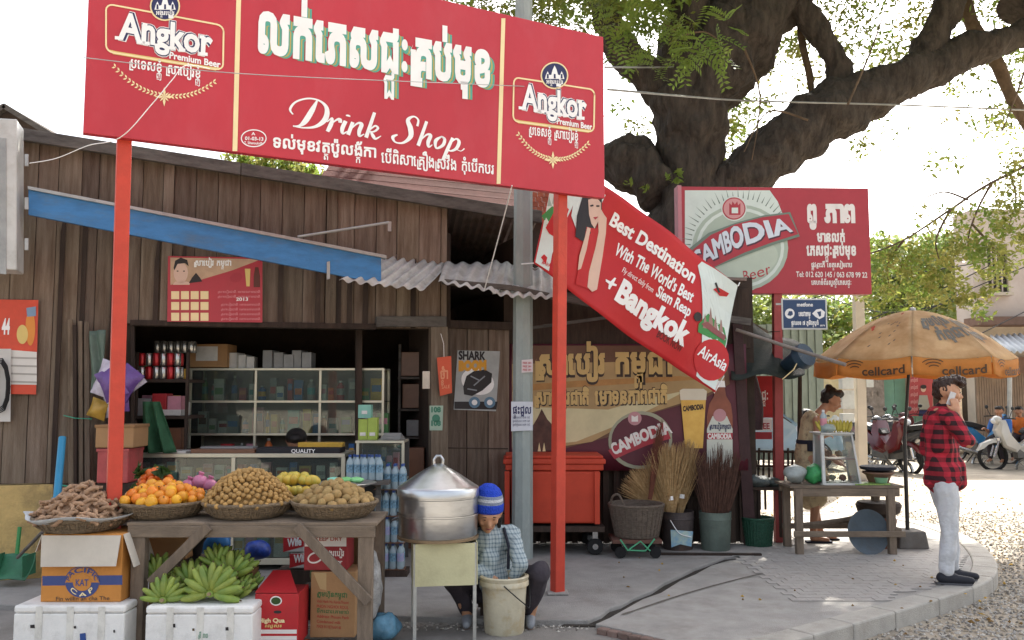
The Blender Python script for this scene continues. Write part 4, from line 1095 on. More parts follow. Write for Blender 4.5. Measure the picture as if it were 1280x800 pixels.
# ---- posters
WP = WALL.lay(None, .05)
def poster(name, corners, m, label, cat='poster', pl=WP, th=.002):
    o = thing(name, pl.px((corners[0][0] + corners[2][0]) / 2, corners[2][1], 0), label, cat)
    poly(pl, corners, m, o, .0, 'sheet')
    return o
pr_ = flat('poster_red', '#b23a44', .45, dirt=.1, ds=3)
ca = poster('calendar_poster', [(210, 320), (328, 322), (328, 403), (209, 402)], pr_, 'red beer calendar poster with portrait pinned above the shop opening')
poly(WP, [(213, 322), (327, 324), (290, 338), (250, 350), (213, 356)], flat('poster_beige', '#c9a789', .5, var=.2, scale=4), ca, .002, 'photo_print')
poly(WP, ell(226, 341, 9, 13, n=16), skin_p, ca, .0035, 'face_print'); poly(WP, [(216, 356), (219, 352), (233, 352), (237, 353), (237, 356)], skin_p, ca, .0035, 'face_print'); poly(WP, [(217, 335), (219, 326), (226, 322), (234, 325), (236, 333), (231, 329), (222, 330), (218, 338)], blk, ca, .005, 'hair_print')
for x_, y_ in ((222, 339), (230, 339)): poly(WP, ell(x_, y_, 1.3, .8, n=8), blk, ca, .0055, 'eye_print')
poly(WP, [(236, 354), (240, 347), (245, 341), (250, 347), (253, 352)], blk, ca, .0035, 'temple_print')
for i in range(3):
    for j in range(4): poly(WP, [(214 + j * 12.2, 364 + i * 13.5), (224 + j * 12.2, 364 + i * 13.5), (224 + j * 12.2, 374 + i * 13.5), (214 + j * 12.2, 374 + i * 13.5)], cream, ca, .002, 'month_block')
text(WP, 'ស្រាបៀរ កម្ពុជា', 242, 332, 289, 332, 6, white, ca, .004, .04)
poly(WP, ell(295, 347, 8, 6, rot=20), ruby, ca, .004, 'logo_print'); poly(WP, [(306, 336), (313, 336), (312, 358), (308, 358)], gold, ca, .004, 'glass_print'); poly(WP, [(319, 334), (323, 334), (325, 345), (325, 359), (317, 359), (317, 345)], flat('bottle_dk', '#5e2f26'), ca, .004, 'bottle_print')
text(WP, '2013', 295, 376, 310, 376, 4, white, ca, .003, .02)
for i in range(6): text(WP, 'ស្រាបៀរជាតិ មោទនភាពជាតិ', 272 if i < 2 else 276, 366 + i * 6 + (4 if i > 1 else 0), 325, 366 + i * 6 + (4 if i > 1 else 0), 2.2, flat('poster_pink', '#d9979a'), ca, .003)
lp = poster('orange_poster', [(-20, 374), (48, 375), (45, 493), (-20, 492)], flat('poster_orange', '#d04a2f', .4, var=.15, scale=4), 'shiny orange-red calendar poster at the far left of the wall')
poly(WP, [(-18, 435), (46, 440), (46, 481), (-18, 480)], flat('poster_paper', '#d8d4cc'), lp, .002, 'calendar_block')
for i in range(4): stroke(WP, [(-18, 446 + i * 10), (46, 448 + i * 10)], 2.2, flat('grid_grey', '#a8a49c'), lp, .004, 'rule')
text(WP, '44', 2, 417, 12, 417, 18, white, lp, .003, .05)
poly(WP, ell(38, 410, 6, 22), flat('poster_amber', '#d98a3a'), lp, .003, 'bottle_print'); poly(WP, ell(28, 418, 7, 12), gold, lp, .0035, 'glass_print'); poly(WP, [(33, 385), (45, 383), (45, 395), (34, 396)], flat('poster_sky', '#7a93ad'), lp, .0035, 'badge_print')
np_ = poster('hanging_notice', [(-14, 436), (14, 436), (13, 527), (-14, 527)], flat('poster_white2', '#c6c3bd'), 'white paper notice with black cable rings at far left', pl=WALL.lay(None, .07))
mb = MB()
for k_ in range(4):
    mb.tube([WALL.px(4 + 12 * math.cos(a * .55) * (1 - .08 * k_), 482 + (34 - 2 * k_) * math.sin(a * .55), .12 + .008 * k_) for a in range(13)], .006, 6)
tag(mb.build('cable_coil', MATS['black_rubber'], smooth=True), 'coiled black cable hung over the white notice', 'cable')
# motorcycle oil poster on the plank door
DP = WALL.lay(None, -.11)
bp = poster('motorbike_poster', [(572, 438), (625, 439), (620, 514), (567, 512)], flat('poster_grey', '#aeb0ae', .4, var=.15, scale=5), 'grey motorbike poster with yellow and black title on the plank door', pl=DP)
text(DP, 'SHARK', 573, 449, 607, 450, 10, blk, bp, .003, .05); text(DP, 'BOOM', 573, 463, 608, 462, 11, flat('poster_yellow', '#d99a2e'), bp, .004, .09)
poly(DP, ell(597, 477, 21, 16, rot=-20), white, bp, .002, 'oval_print'); poly(DP, [(579, 483), (583, 470), (592, 464), (606, 462), (615, 467), (614, 478), (603, 488), (590, 495), (580, 493)], blk, bp, .004, 'motorbike_print')
for a, b in (((588, 470), (600, 476)), ((592, 482), (606, 470)), ((584, 486), (596, 488))): stroke(DP, [a, b], 1.6, flat('poster_silver', '#8d9196'), bp, .0055, 'motorbike_print')
poly(DP, [(568, 502), (622, 502), (620, 512), (568, 511)], blk, bp, .003, 'base_strip')
for x_ in (593, 612): poly(DP, ell(x_, 503, 7, 7), flat('poster_blue', '#5f7f96'), bp, .004, 'badge_print'); poly(DP, ell(x_, 503, 3.5, 3.5), white, bp, .0055, 'badge_print')
# orange tag hanging on the post
HP = WALL.lay(None, .1)
tg = poster('orange_tag', [(546, 447), (564, 445), (565, 491), (550, 495)], flat('tag_orange', '#cf5230', .4), 'orange packet card hanging from a string on the door post', 'card', HP)
text(HP, 'ថ្នាំ', 550, 474, 560, 473, 10, flat('tag_pale', '#e0906a'), tg, .003, .04); text(HP, 'SALE', 552, 486, 562, 485, 4, MATS['tag_pale'], tg, .003, .02)
mb = MB(); mb.tube([HP.px(551, 417, .0), HP.px(554, 430, .02), HP.px(555, 446, 0)], .003, 5); mb.build('string', white, tg)
st_ = poster('green_sticker', [(537, 507), (554, 507), (553, 538), (537, 538)], flat('sticker_green', '#9fb3a0', .6), 'worn pale green stamp sheet stuck on the door post', 'sticker', WALL.lay(None, .065))
for y_ in (515, 532): text(WALL.lay(None, .065), '108', 539, y_, 551, y_, 6, flat('sticker_ink', '#3e7a62'), st_, .002, .06)
poly(WALL.lay(None, .065), ell(545, 523, 5, 5), MATS['sticker_ink'], st_, .002, 'seal')
# ================================================================== TREES
bark = mat('bark', '#504841', .95, var=.4, scale=9, bump=1.0, bscale=9, st=(1, 1, .28), dirt=.75, dc=col('#241f1b'), ds=8, bdist=.12)
bark2 = mat('twig_bark', '#6f5c49', .9, var=.3, scale=8, bump=.4)
leaf_a = mat('leaf_fresh', '#65813a', .55, var=.25, scale=2, bump=0, c2='#8a9a45', trans=.5)
leaf_b = mat('leaf_olive', '#5f7436', .55, var=.25, scale=2, bump=0, c2='#8f9142', trans=.5)
leaf_c = mat('leaf_yellow', '#88904c', .55, var=.2, scale=1.5, bump=0, c2='#a39b55', trans=.5)
leaf_d = mat('leaf_far', '#73875a', .6, var=.2, scale=1, bump=0, c2='#8f9a66', trans=.45)
def limb(name, pts, Y, parent, m=bark, n=16, wob=.34, sc=3.2):
    """pts: (px, py, half width px, [dY])"""
    q = crom([tuple(P(a[0], a[1], Y + (a[3] if len(a) > 3 else 0))) + (a[2] * Y / F * 1.0,) for a in pts], 6)
    if m is bark:
        q = crom(q, 3); n = n * 2 + 8
    mb = MB(); mb.tube([c[:3] for c in q], [c[3] for c in q], n, wob=wob, sc=sc)
    if m is bark:
        cs = [Vector(c[:3]) for c in q]
        for i, v_ in enumerate(mb.v):
            c = cs[min(i // n, len(cs) - 1)]; v_ = Vector(v_); d = v_ - c; l = d.length
            if l < 1e-5: continue
            k_ = .035 * abs(noise.noise(Vector((v_.x * 9, v_.y * 9, v_.z * 3)))) + .02 * noise.noise(v_ * 16) + .05 * noise.noise(v_ * 4.5)
            mb.v[i] = tuple(v_ + d / l * k_)
    return mb.build(name, m, parent, smooth=True, ang=80)
YT = 12.0
base = P(842, 490, YT); base.z = -.12
tree = thing('spreading_tree', base, 'huge dark spreading tree with thick slanting limbs behind the banners', 'tree')
q0 = [(846, 640, 60), (842, 520, 46), (840, 400, 41), (844, 320, 39), (855, 250, 37), (861, 185, 40), (866, 130, 48), (888, 82, 54, .1), (922, 38, 55, .2), (960, -15, 52, .4), (1005, -70, 46, .6), (1060, -150, 42, 1.0)]
limb('trunk', q0, YT, tree, n=36, wob=.3, sc=3.0)
limb('limb', [(862, 150, 38), (856, 100, 37), (856, 50, 30), (862, 0, 25, -.1), (850, -70, 26, -.3), (820, -160, 20, -.8)], YT, tree, n=20)
limb('limb', [(850, 130, 30), (815, 98, 22), (785, 75, 20, -.1), (766, 40, 18, -.2), (752, 0, 16, -.3), (720, -60, 13, -.5)], YT, tree)
limb('limb', [(850, 245, 34), (815, 225, 32), (785, 205, 33), (766, 196, 28), (752, 186, 8)], YT, tree, wob=.5)
limb('limb', [(862, 268, 30), (905, 235, 28), (950, 203, 33), (1005, 160, 36), (1055, 132, 34), (1115, 106, 28), (1180, 80, 23), (1240, 56, 19), (1300, 34, 15), (1400, -10, 10)], YT, tree, n=20)
limb('limb', [(985, -5, 20), (1015, 25, 15), (1038, 62, 14), (1050, 95, 15), (1058, 125, 22)], YT + .1, tree)
limb('limb', [(1140, 98, 20), (1160, 60, 18), (1178, 20, 18), (1200, -20, 17), (1240, -90, 12)], YT, tree)
limb('limb', [(1195, -40, 9), (1215, 30, 9), (1242, 70, 9), (1262, 115, 8), (1285, 160, 7)], YT + .8, tree, bark2)
limb('limb', [(1000, 30, 5), (1004, 60, 5), (1012, 95, 4.5), (1015, 130, 4)], YT + .4, tree, bark2, 8)
limb('limb', [(880, -60, 18, -1.5), (800, -110, 15, -3), (700, -160, 12, -4)], YT, tree)
# cords strung round the trunk
twk = [((1330, 186), (1240, 228), (1188, 262), (1130, 300), (1085, 318)), ((1240, 228), (1222, 262), (1210, 300), (1216, 330)), ((1290, 60), (1270, 120), (1250, 170)), ((1188, 262), (1170, 300), (1176, 330)), ((1262, 214), (1270, 250), (1258, 290)),
       ((1210, 250), (1180, 240), (1150, 250)), ((1130, 300), (1110, 330), (1112, 360)), ((1215, 280), (1250, 320), (1262, 350)), ((1060, 130), (1090, 60), (1110, 0)), ((930, 60), (950, 120), (940, 200)), ((1010, 150), (960, 140), (930, 190)),
       ((790, 75), (760, 60), (720, 30)), ((766, 40), (800, 20), (850, 40)), ((850, 45), (880, 40), (905, 55))]
for t in twk:
    L_ = [(x, y, (2.3 if t is twk[0] else 1.6) * (1 - .6 * i / (len(t) - 1)), .2 * math.sin(i)) for i, (x, y) in enumerate(t)]
    limb('twig', L_, 11.0, tree, bark2, 6, .1)
RL = np.random.default_rng(21)
class Leaves:
    def __init__(s): s.c = []; s.u = []; s.v = []; s.m = []
    def add(s, C, size, mi, droop=.3):
        n = len(C)
        th = RL.uniform(0, 6.283, n); ph = RL.normal(0, .6, n)
        u = np.stack([np.cos(th) * np.cos(ph), np.sin(th) * np.cos(ph), np.sin(ph) - droop], 1); u /= np.linalg.norm(u, axis=1)[:, None]
        r = RL.normal(0, 1, (n, 3)); v = np.cross(u, r); v /= np.linalg.norm(v, axis=1)[:, None]
        sz = size * RL.uniform(.7, 1.3, (n, 1))
        s.c.append(C); s.u.append(u * sz); s.v.append(v * sz * .42); s.m.append(np.full(n, mi))
    def clump(s, c, r, n, size, mi, flat_=.7):
        d = RL.normal(0, 1, (n, 3)); d /= np.linalg.norm(d, axis=1)[:, None]
        rad = r * RL.random((n, 1)) ** .45
        C = np.array(c)[None] + d * rad * np.array([1, 1, flat_])
        s.add(C, size, mi)
    def spray(s, c, n, L_, size, mi, spread):
        """pinnate sprays: twigs with paired leaflets"""
        for _ in range(n):
            o = np.array(c) + RL.normal(0, spread, 3) * np.array([1, .8, .7])
            a = RL.uniform(0, 6.283); el = RL.normal(-.25, .4)
            d = np.array([math.cos(a) * math.cos(el), math.sin(a) * math.cos(el), math.sin(el)])
            sd_ = np.cross(d, RL.normal(0, .5, 3) + np.array([0, 0, 1])); sd_ /= np.linalg.norm(sd_)
            k = 7
            t = np.repeat(np.linspace(.15, 1, k), 2)[:, None]; sg = np.tile([1, -1], k)[:, None]
            C = o + d * t * L_ + np.array([0, 0, -1]) * (t ** 2) * L_ * .25
            u = sd_ * sg * .85 + d * .5; u = u / np.linalg.norm(u, axis=1)[:, None] * size * RL.uniform(.8, 1.2, (2 * k, 1))
            nn_ = np.cross(u, np.tile(d, (2 * k, 1))); v = np.cross(nn_, u); v /= (np.linalg.norm(v, axis=1)[:, None] + 1e-9)
            s.c.append(C + u * .5); s.u.append(u * .5 / .5 * .5); s.v.append(v * size * .2); s.m.append(np.full(2 * k, mi))
    def build(s, name, mats_, parent):
        c = np.concatenate(s.c); u = np.concatenate(s.u); v = np.concatenate(s.v); m_ = np.concatenate(s.m)
        if parent is not None: c = c - np.array(wloc(parent))[None]
        V = np.stack([c - u, c + v - u * .1, c + u, c - v - u * .1], 1).reshape(-1, 3); n = len(c)
        me = bpy.data.meshes.new(name)
        me.vertices.add(4 * n); me.vertices.foreach_set('co', V.astype(np.float32).ravel())
        me.loops.add(4 * n); me.loops.foreach_set('vertex_index', np.arange(4 * n, dtype=np.int32))
        me.polygons.add(n); me.polygons.foreach_set('loop_start', np.arange(0, 4 * n, 4, dtype=np.int32)); me.polygons.foreach_set('loop_total', np.full(n, 4, dtype=np.int32))
        for q in mats_: me.materials.append(q)
        me.polygons.foreach_set('material_index', m_.astype(np.int32)); me.update(); me.validate()
        o = bpy.data.objects.new(name, me); COL.objects.link(o)
        if parent is not None: o.parent = parent
        return o
LM = [leaf_a, leaf_b, leaf_c, leaf_d]
lv = Leaves()
# nearer hanging sprays at the top
for x, y, Y, n, sp_, mi in ((800, 25, 9.5, 26, .28, 0), (838, 40, 9.5, 26, .25, 0), (872, 62, 9.4, 16, .16, 0), (760, 15, 9.7, 22, .3, 0), (840, 5, 9.5, 24, .3, 0), (900, 48, 9.4, 4, .1, 0), (690, 8, 10, 26, .3, 1), (640, 4, 10.5, 18, .3, 1), (580, -6, 10.5, 18, .3, 1), (735, 0, 10.5, 24, .35, 1), (720, 28, 10.4, 14, .25, 1)):
    lv.spray(P(x, y, Y), n, .3, .085, mi, sp_)
for x, y, Y, r_, n, mi in ((930, 165, 13, .5, 110, 1), (905, 195, 13, .4, 90, 1), (945, 130, 13, .35, 70, 1), (925, 215, 13, .35, 80, 1), (1045, 30, 13.5, .7, 130, 1), (1085, 60, 14, .6, 130, 1), (1070, 5, 13, .7, 160, 1), (1100, 90, 14, .4, 60, 2), (1000, 70, 14, .5, 60, 1),
                           (800, 160, 13, .35, 80, 1), (775, 140, 13, .3, 40, 0), (1230, 90, 13, .5, 70, 1), (1265, 40, 13, .8, 190, 1), (1215, 20, 13, .7, 150, 0), (1250, 130, 13, .5, 60, 1), (1200, 150, 13, .4, 30, 2), (1275, 90, 13, .5, 90, 1), (1110, 165, 13, .4, 26, 1), (1070, 190, 13, .25, 22, 1), (1150, 10, 13.5, .6, 90, 2), (960, 250, 13, .25, 12, 1), (1180, 210, 12, .3, 16, 1)):
    lv.clump(P(x, y, Y), r_, n, .05, mi)
for i in range(150):
    x = RL.uniform(900, 1290); y = RL.uniform(-10, 200)
    if abs(y - (190 - (x - 900) * .45)) < 10: continue
    k_ = 1.0 if y < 70 or (x < 970 and y < 230) else (.45 if x > 1180 else .3)
    if RL.random() > k_: continue
    lv.clump(P(x, y, RL.uniform(12.6, 15)), RL.uniform(.18, .42), int(RL.uniform(25, 70)), .05, int(RL.choice([1, 1, 2, 0])))
for i in range(34):
    lv.clump(P(RL.uniform(560, 850), RL.uniform(-20, 34), RL.uniform(11, 13)), .35, 70, .06, int(RL.choice([0, 1])))
# yellow-green twiggy mass at the lower right
for x, y, n in ((1100, 308, 60), (1112, 345, 80), (1130, 330, 70), (1145, 312, 50), (1150, 355, 90), (1170, 335, 80), (1190, 300, 60), (1185, 360, 80), (1205, 330, 90), (1215, 375, 60), (1230, 305, 70), (1240, 275, 60), (1255, 330, 50), (1255, 245, 60), (1275, 265, 70), (1275, 215, 50), (1262, 300, 40), (1245, 355, 30), (1210, 265, 30), (1170, 275, 20), (1275, 300, 40), (1120, 372, 60), (1160, 380, 50), (1096, 365, 50)):
    for _ in range(10):
        lv.clump(P(x + random.uniform(-20, 20), y + random.uniform(-16, 16), random.uniform(10.6, 11.8)), .12, n // 3, .042, random.choice([0, 1, 2, 2]), 1.2)
# small sprouts on the trunk
for x, y in ((848, 215), (846, 225), (785, 228), (805, 235), (835, 222)): lv.clump(P(x, y, 11.3), .07, 8, .06, 0)
# canopy overhead: clumps spread through the high crown
cr = np.random.default_rng(4)
for i in range(760):
    Y = cr.uniform(8.6, 18.5); X = cr.uniform(-4.5, 12)
    lo = .455 * Y + 2.35
    Z = lo + cr.uniform(0, 2.2)
    if ((X - 3.5) / 8.8) ** 2 + ((Y - 13) / 6.2) ** 2 > 1: continue
    lv.clump((X, Y, Z), cr.uniform(.5, .95), 85, .105, int(cr.choice([0, 1, 1, 2])), .5)
o = lv.build('crown', LM, tree); o['kind'] = 'stuff'
# upper limbs carrying the canopy (above the frame)
for (x0, y0, z0), (x1, y1, z1) in (((3.3, 12.6, 7.6), (8.5, 14.5, 10)), ((3.3, 12.6, 7.6), (1.0, 15.0, 10)), ((2.6, 12, 7.4), (-1.5, 10.5, 8.6)), ((3.2, 12.5, 8), (4.0, 16.5, 11)), ((7.2, 12.2, 7.0), (10.0, 13.5, 9.8))):
    mb = MB(); a, b = Vector((x0, y0, z0)), Vector((x1, y1, z1)); pts = [a.lerp(b, t) + Vector((0, 0, .5 * math.sin(t * 3))) for t in (0, .25, .5, .75, 1)]
    mb.tube(pts, [.26, .2, .15, .1, .04], 10, wob=.2, sc=2); mb.build('limb', bark, tree, smooth=True)
# other greenery
def bush(name, label, cat, clumps, m_, size, trunk=None, group=None):
    c = clumps[0]; b = P(c[0], c[1], c[2]); loc = Vector((b.x, b.y, -.12))
    t = thing(name, loc, label, cat, group)
    l_ = Leaves()
    for x, y, Y, r_, n in clumps: l_.clump(P(x, y, Y), r_, n, size, 0, .85); l_.m[-1][:] = RL.integers(0, len(m_), n)
    o = l_.build('crown', m_, t); o['kind'] = 'stuff'
    mb = MB(); mb.tube([loc, (loc.x + .1, loc.y, b.z * .5), b], [.14, .11, .06], 8, wob=.2); mb.build('trunk', bark2, t, smooth=True)
    return t
bush('round_tree', 'small green treetop showing over the shop roof under the billboard', 'tree', [(300, 205, 15, .35, 260), (325, 208, 15, .35, 260), (350, 210, 15, .35, 260), (375, 214, 15, .3, 220), (395, 220, 15, .25, 120), (340, 232, 15, .8, 500)], [leaf_a, leaf_c], .07)
bush('street_tree', 'pale leafy tree standing behind the dark blue sign', 'tree', [(1010, 420, 26, 1.2, 700), (1030, 395, 26, .9, 500), (1055, 405, 26, .8, 400), (1045, 440, 25, .8, 400), (1000, 385, 27, 1.0, 450), (985, 420, 27, 1.0, 400), (1070, 385, 27, .7, 250), (1000, 455, 26, .8, 350), (1062, 430, 26, .6, 250)], [leaf_d, leaf_a, leaf_c], .12)
bush('street_tree', 'yellow-green tree behind the top of the orange umbrella', 'tree', [(1120, 345, 28, 1.5, 1500), (1160, 340, 28, 1.5, 1500), (1095, 330, 29, 1.3, 900), (1200, 345, 28, 1.4, 1300), (1140, 385, 28, 1.2, 900), (1180, 385, 27, 1.1, 900), (1110, 385, 28, 1.0, 700), (1215, 375, 28, 1.0, 600), (1185, 315, 28, .9, 500)], [leaf_d, leaf_d, leaf_c, leaf_a], .12)
bush('street_tree', 'green tree rising between shed roof and beer sign post', 'tree', [(935, 400, 20, .8, 500), (950, 385, 20, .7, 400), (920, 385, 21, .8, 300), (960, 415, 20, .5, 250)], [leaf_d, leaf_b], .09)
# ================================================================== ACROSS THE STREET
GZ = -.12
def at(px, Y): return (px - 640) / F * (Y * cp + 0) if False else P(px, HOR, Y).x
class FP(Plane):
    pass
def facade(Y): return Plane((0, Y, 0), (1, 0, 0), (0, 0, 1))
def fbox(pl, x0, y0, x1, y1, d0, d1, m, parent, name, bevel=0):
    ym = (y0 + min(y1, 640)) / 2; a = (pl.uv(x0, ym)[0], pl.uv(x0, y1)[1]); b = (pl.uv(x1, ym)[0], pl.uv(x1, y0)[1]); vb = max(a[1], GZ)
    return wbox(a[0], b[0], vb, b[1], d0, d1, m, parent, name, bevel, pl)
plaster = mat('pale_plaster', '#cbbfae', .9, var=.12, scale=1.2, bump=.2, dirt=.4, dc=col('#9a8f80'), ds=1)
pinkw = mat('pink_plaster', '#cfc2ba', .9, var=.12, scale=1, bump=.2, dirt=.4, dc=col('#a58678'), ds=.8)
stone = mat('grey_stone_wall', '#a89c93', .9, var=.3, scale=6, bump=.6, bscale=12, dirt=.4, ds=3)
greenp = mat('mint_paint', '#8fbfa9', .6, var=.1, scale=3, bump=.1, dirt=.3, dc=col('#7a9c8b'), ds=2)
brsh = mat('brown_shutter', '#a08873', .6, var=.2, scale=2, bump=.1)
drk = mat('shop_dark', '#3d3836', .9)
whitet = mat('white_tin', '#c9ccd0', .5, var=.1, scale=2, bump=.1)
F24 = facade(24.0)
ter = thing('shop_terrace', (F24.uv(1150, 560)[0], 24, GZ), 'pale shop terrace with mint shutters across the street', 'building')
fbox(F24, 1078, 452, 1236, 580, -4.0, -.3, plaster, ter, 'wall')
fbox(F24, 1080, 440, 1106, 580, -.3, 0.0, stone, ter, 'stone_pier')
fbox(F24, 1106, 440, 1236, 468, -.3, .15, plaster, ter, 'beam')
for x0, x1 in ((1109, 1122), (1122.5, 1136)): fbox(F24, x0, 468, x1, 521, -.26, -.2, greenp, ter, 'shutter_leaf')
fbox(F24, 1106, 521, 1137, 530, -.3, .05, stone, ter, 'sill'); fbox(F24, 1106, 530, 1138, 580, -.3, -.02, mat('pink_stone', '#b09a93', .9, var=.3, scale=5, bump=.4), ter, 'dado')
fbox(F24, 1137, 520, 1149, 566, -.26, -.2, greenp, ter, 'door_leaf'); fbox(F24, 1149.5, 520, 1161, 566, -.26, -.2, greenp, ter, 'door_leaf')
for x0 in (1162, 1198, 1220): fbox(F24, x0, 468, x0 + (9 if x0 > 1210 else 5), 566, -.3, .0, plaster, ter, 'pillar')
fbox(F24, 1168, 468, 1198, 566, -.28, -.24, drk, ter, 'opening'); fbox(F24, 1204, 468, 1220, 566, -.28, -.24, drk, ter, 'opening')  # dark panels on the wall, painted as the shade inside the openings
for k_ in range(9):
    fbox(F24, 1081 + (k_ % 3) * 8, 455 + (k_ // 3) * 17, 1086 + (k_ % 3) * 8, 461 + (k_ // 3) * 17, 0, .03, stone, ter, 'stone_block')
po = thing('red_wall_poster', (F24.uv(1150, 520)[0], 23.9, 1), 'red poster with a standing woman in a pale top on the terrace wall', 'poster')
F23 = facade(23.8)
poly(F23, [(1136, 471), (1166, 471), (1166, 520), (1136, 520)], flat('poster_red2', '#b0474b'), po, 0, 'sheet')
poly(F23, ell(1154, 486, 3.3, 4), skin_p, po, .01, 'face_print'); poly(F23, ell(1154, 483.5, 3.8, 2.6), blk, po, .02, 'hair_print'); poly(F23, [(1149, 494), (1159, 494), (1162, 508), (1158, 513), (1149, 513), (1147, 507)], flat('print_grey', '#a8a498'), po, .01, 'dress_print'); poly(F23, [(1149, 512), (1159, 512), (1160, 520), (1148, 520)], navy, po, .01, 'skirt_print')
for i in range(5): text(F23, 'ស្រាបៀរជាតិ', 1138, 477 + i * 9, 1147, 477 + i * 9, 3, flat('poster_pk', '#d99a98'), po, .01, .03)
# right-hand shop with brown rolling shutter, tin awning and pink upper storey
F22 = facade(22.0)
pk = thing('pink_house', (F22.uv(1300, 560)[0], 22, GZ), 'pink two-storey house with dark window and brown shutters at the right edge', 'building')
fbox(F22, 1216, 262, 1420, 402, -.9, 0, pinkw, pk, 'upper_wall'); fbox(F22, 1232, 402, 1420, 580, -.9, -.5, plaster, pk, 'shop_wall')
fbox(F22, 1232, 308, 1257, 366, -.02, .02, drk, pk, 'window'); fbox(F22, 1229, 305, 1232, 368, 0, .1, plaster, pk, 'window_frame'); fbox(F22, 1257, 305, 1260, 368, 0, .1, plaster, pk, 'window_frame'); fbox(F22, 1228, 366, 1262, 370, 0, .2, plaster, pk, 'sill')
for x_ in (1238, 1244, 1250): fbox(F22, x_, 308, x_ + 1.5, 366, .02, .05, pinkw, pk, 'window_bar')
fbox(F22, 1210, 398, 1420, 408, -.2, .6, mat('brown_eave', '#7d6255', .8), pk, 'eave')
mb = MB(); a, b = P(1237, 420, 21.5), P(1420, 408, 21.5); c, d = P(1262, 440, 19.5), P(1460, 440, 19.5)
mb.sheet(lambda s, t: c.lerp(d, s).lerp(a.lerp(b, s), t) + Vector((0, 0, .03 * math.sin(s * 160))), 200, 2); mb.build('awning', whitet, pk, smooth=True, solid=.01)
x_ = 1233
while x_ < 1330:
    fbox(F22, x_, 465, x_ + 2.6, 566, -.45, -.4, brsh, pk, 'shutter_slat'); x_ += 3.2
fbox(F22, 1232, 446, 1420, 466, -.48, -.3, mat('brown_board', '#8b6f5f', .8), pk, 'lintel')
mb = MB(); mb.tube([P(1262, 440, 19.6), P(1262, 566, 19.6)], .05, 8); mb.build('awning_post', steel, pk)
# roofs and walls farther off
far = thing('far_house', (F24.uv(1150, 500)[0] + 1, 33, GZ), 'far pale house with white tin roof beyond the umbrella top', 'building')
F33 = facade(33.0)
fbox(F33, 1095, 420, 1240, 540, -4, 0, plaster, far, 'wall'); mb = MB(); mb.prism([P(1085, 392, 32.5), P(1215, 372, 32.5), P(1225, 415, 31.5), P(1080, 425, 31.5)], (0, 0, -.1)); mb.build('roof', whitet, far)
for x_ in (1110, 1140, 1170): fbox(F33, x_, 440, x_ + 12, 470, 0, .05, drk, far, 'window')
f2 = thing('far_house', (F24.uv(960, 500)[0] + 3, 36, GZ), 'distant grey house between shed and street tree', 'building')
F36 = facade(36.0)
fbox(F36, 930, 452, 1085, 540, -4, 0, mat('greyhouse', '#b3ada2', .9, var=.1, dirt=.3), f2, 'wall'); fbox(F36, 925, 440, 1090, 454, -4.2, .6, mat('grey_roof', '#8e8983', .8), f2, 'roof')
for x_ in (950, 975, 1060): fbox(F36, x_, 465, x_ + 9, 485, 0, .05, drk, f2, 'window')
ye = thing('yellow_wall', (F24.uv(1041, 560)[0], 21, GZ), 'short yellow wall beside the metal fence', 'wall')
F21 = facade(21.0)
fbox(F21, 1029, 466, 1054, 580, -.2, 0, mat('cream_wall', '#c9b68e', .9, var=.12, dirt=.4, ds=2), ye, 'wall')
cf_ = thing('metal_fence', (F21.uv(1005, 560)[0], 19, GZ), 'grey-green corrugated metal fence behind the food seller', 'fence')
F19 = facade(19.0)
fm = mat('fence_tin', '#8b968c', .6, var=.15, scale=2, bump=.1, rnd=.08)
x_ = 940
while x_ < 1030:
    fbox(F19, x_, 402 + (1030 - x_) * .05, x_ + 4.6, 575, -.03, (.02 if int(x_ / 5) % 2 else .06), fm, cf_, 'sheet_rib'); x_ += 5
# concrete utility pole with meter boxes
up = thing('utility_pole', (at(1074, 17), 17, GZ), 'concrete street pole with meter boxes behind the umbrella', 'utility pole')
mb = MB(); mb.bar((at(1074, 17), 17, GZ), P(1070, 240, 17), .17, .17); mb.build('pole', plaster, up)
for x0, y0, x1, y1 in ((1053, 470, 1067, 486), (1053, 488, 1068, 511), (1054, 517, 1068, 528), (1083, 470, 1092, 484)):
    fbox(facade(16.9), x0, y0, x1, y1, -.2, 0, wm, up, 'meter_box')
def wire(pts, r_=.008, label='', g=None, m=None):
    mb = MB(); q = crom([tuple(p) for p in pts], 8); mb.tube(q, r_, 5)
    tag(mb.build('overhead_wire', m or MATS['black_rubber']), label, 'wire', g)
wire([P(104, 72, 4.9), P(300, 92, 5.3), P(560, 104, 6.2), P(760, 112, 7.5)], .003, 'thin pale wire crossing the front of the drink shop billboard', m=steel)
wire([P(760, 112, 7.6), P(915, 125, 11.2), P(1005, 128, 11.4), P(1115, 131, 11.4), P(1290, 138, 11.5)], .012, 'long pale wire tied across the big tree limbs', m=steel)
wire([P(756, 84, 7.6), P(830, 84, 11.3), P(860, 82, 11.5)], .01, 'short pale cord running from billboard corner to tree fork', m=steel)
for i, (a, b, c) in enumerate((((1100, 424), (1190, 372), (1290, 330)), ((1090, 398), (1180, 360), (1290, 305)), ((1180, 440), (1230, 415), (1290, 385)), ((985, 382), (1100, 350), (1215, 330)), ((985, 350), (1100, 390), (1215, 372)))):
    wire([P(*a, 18), P(*b, 18.5), P(*c, 19)], .012, ['lowest wire rising from the umbrella top to the pink house', 'middle wire rising over the umbrella to the right', 'wire sagging in front of the white tin awning', 'upper wire running right from the dark blue sign', 'wire crossing behind the yellow-green leaves'][i])
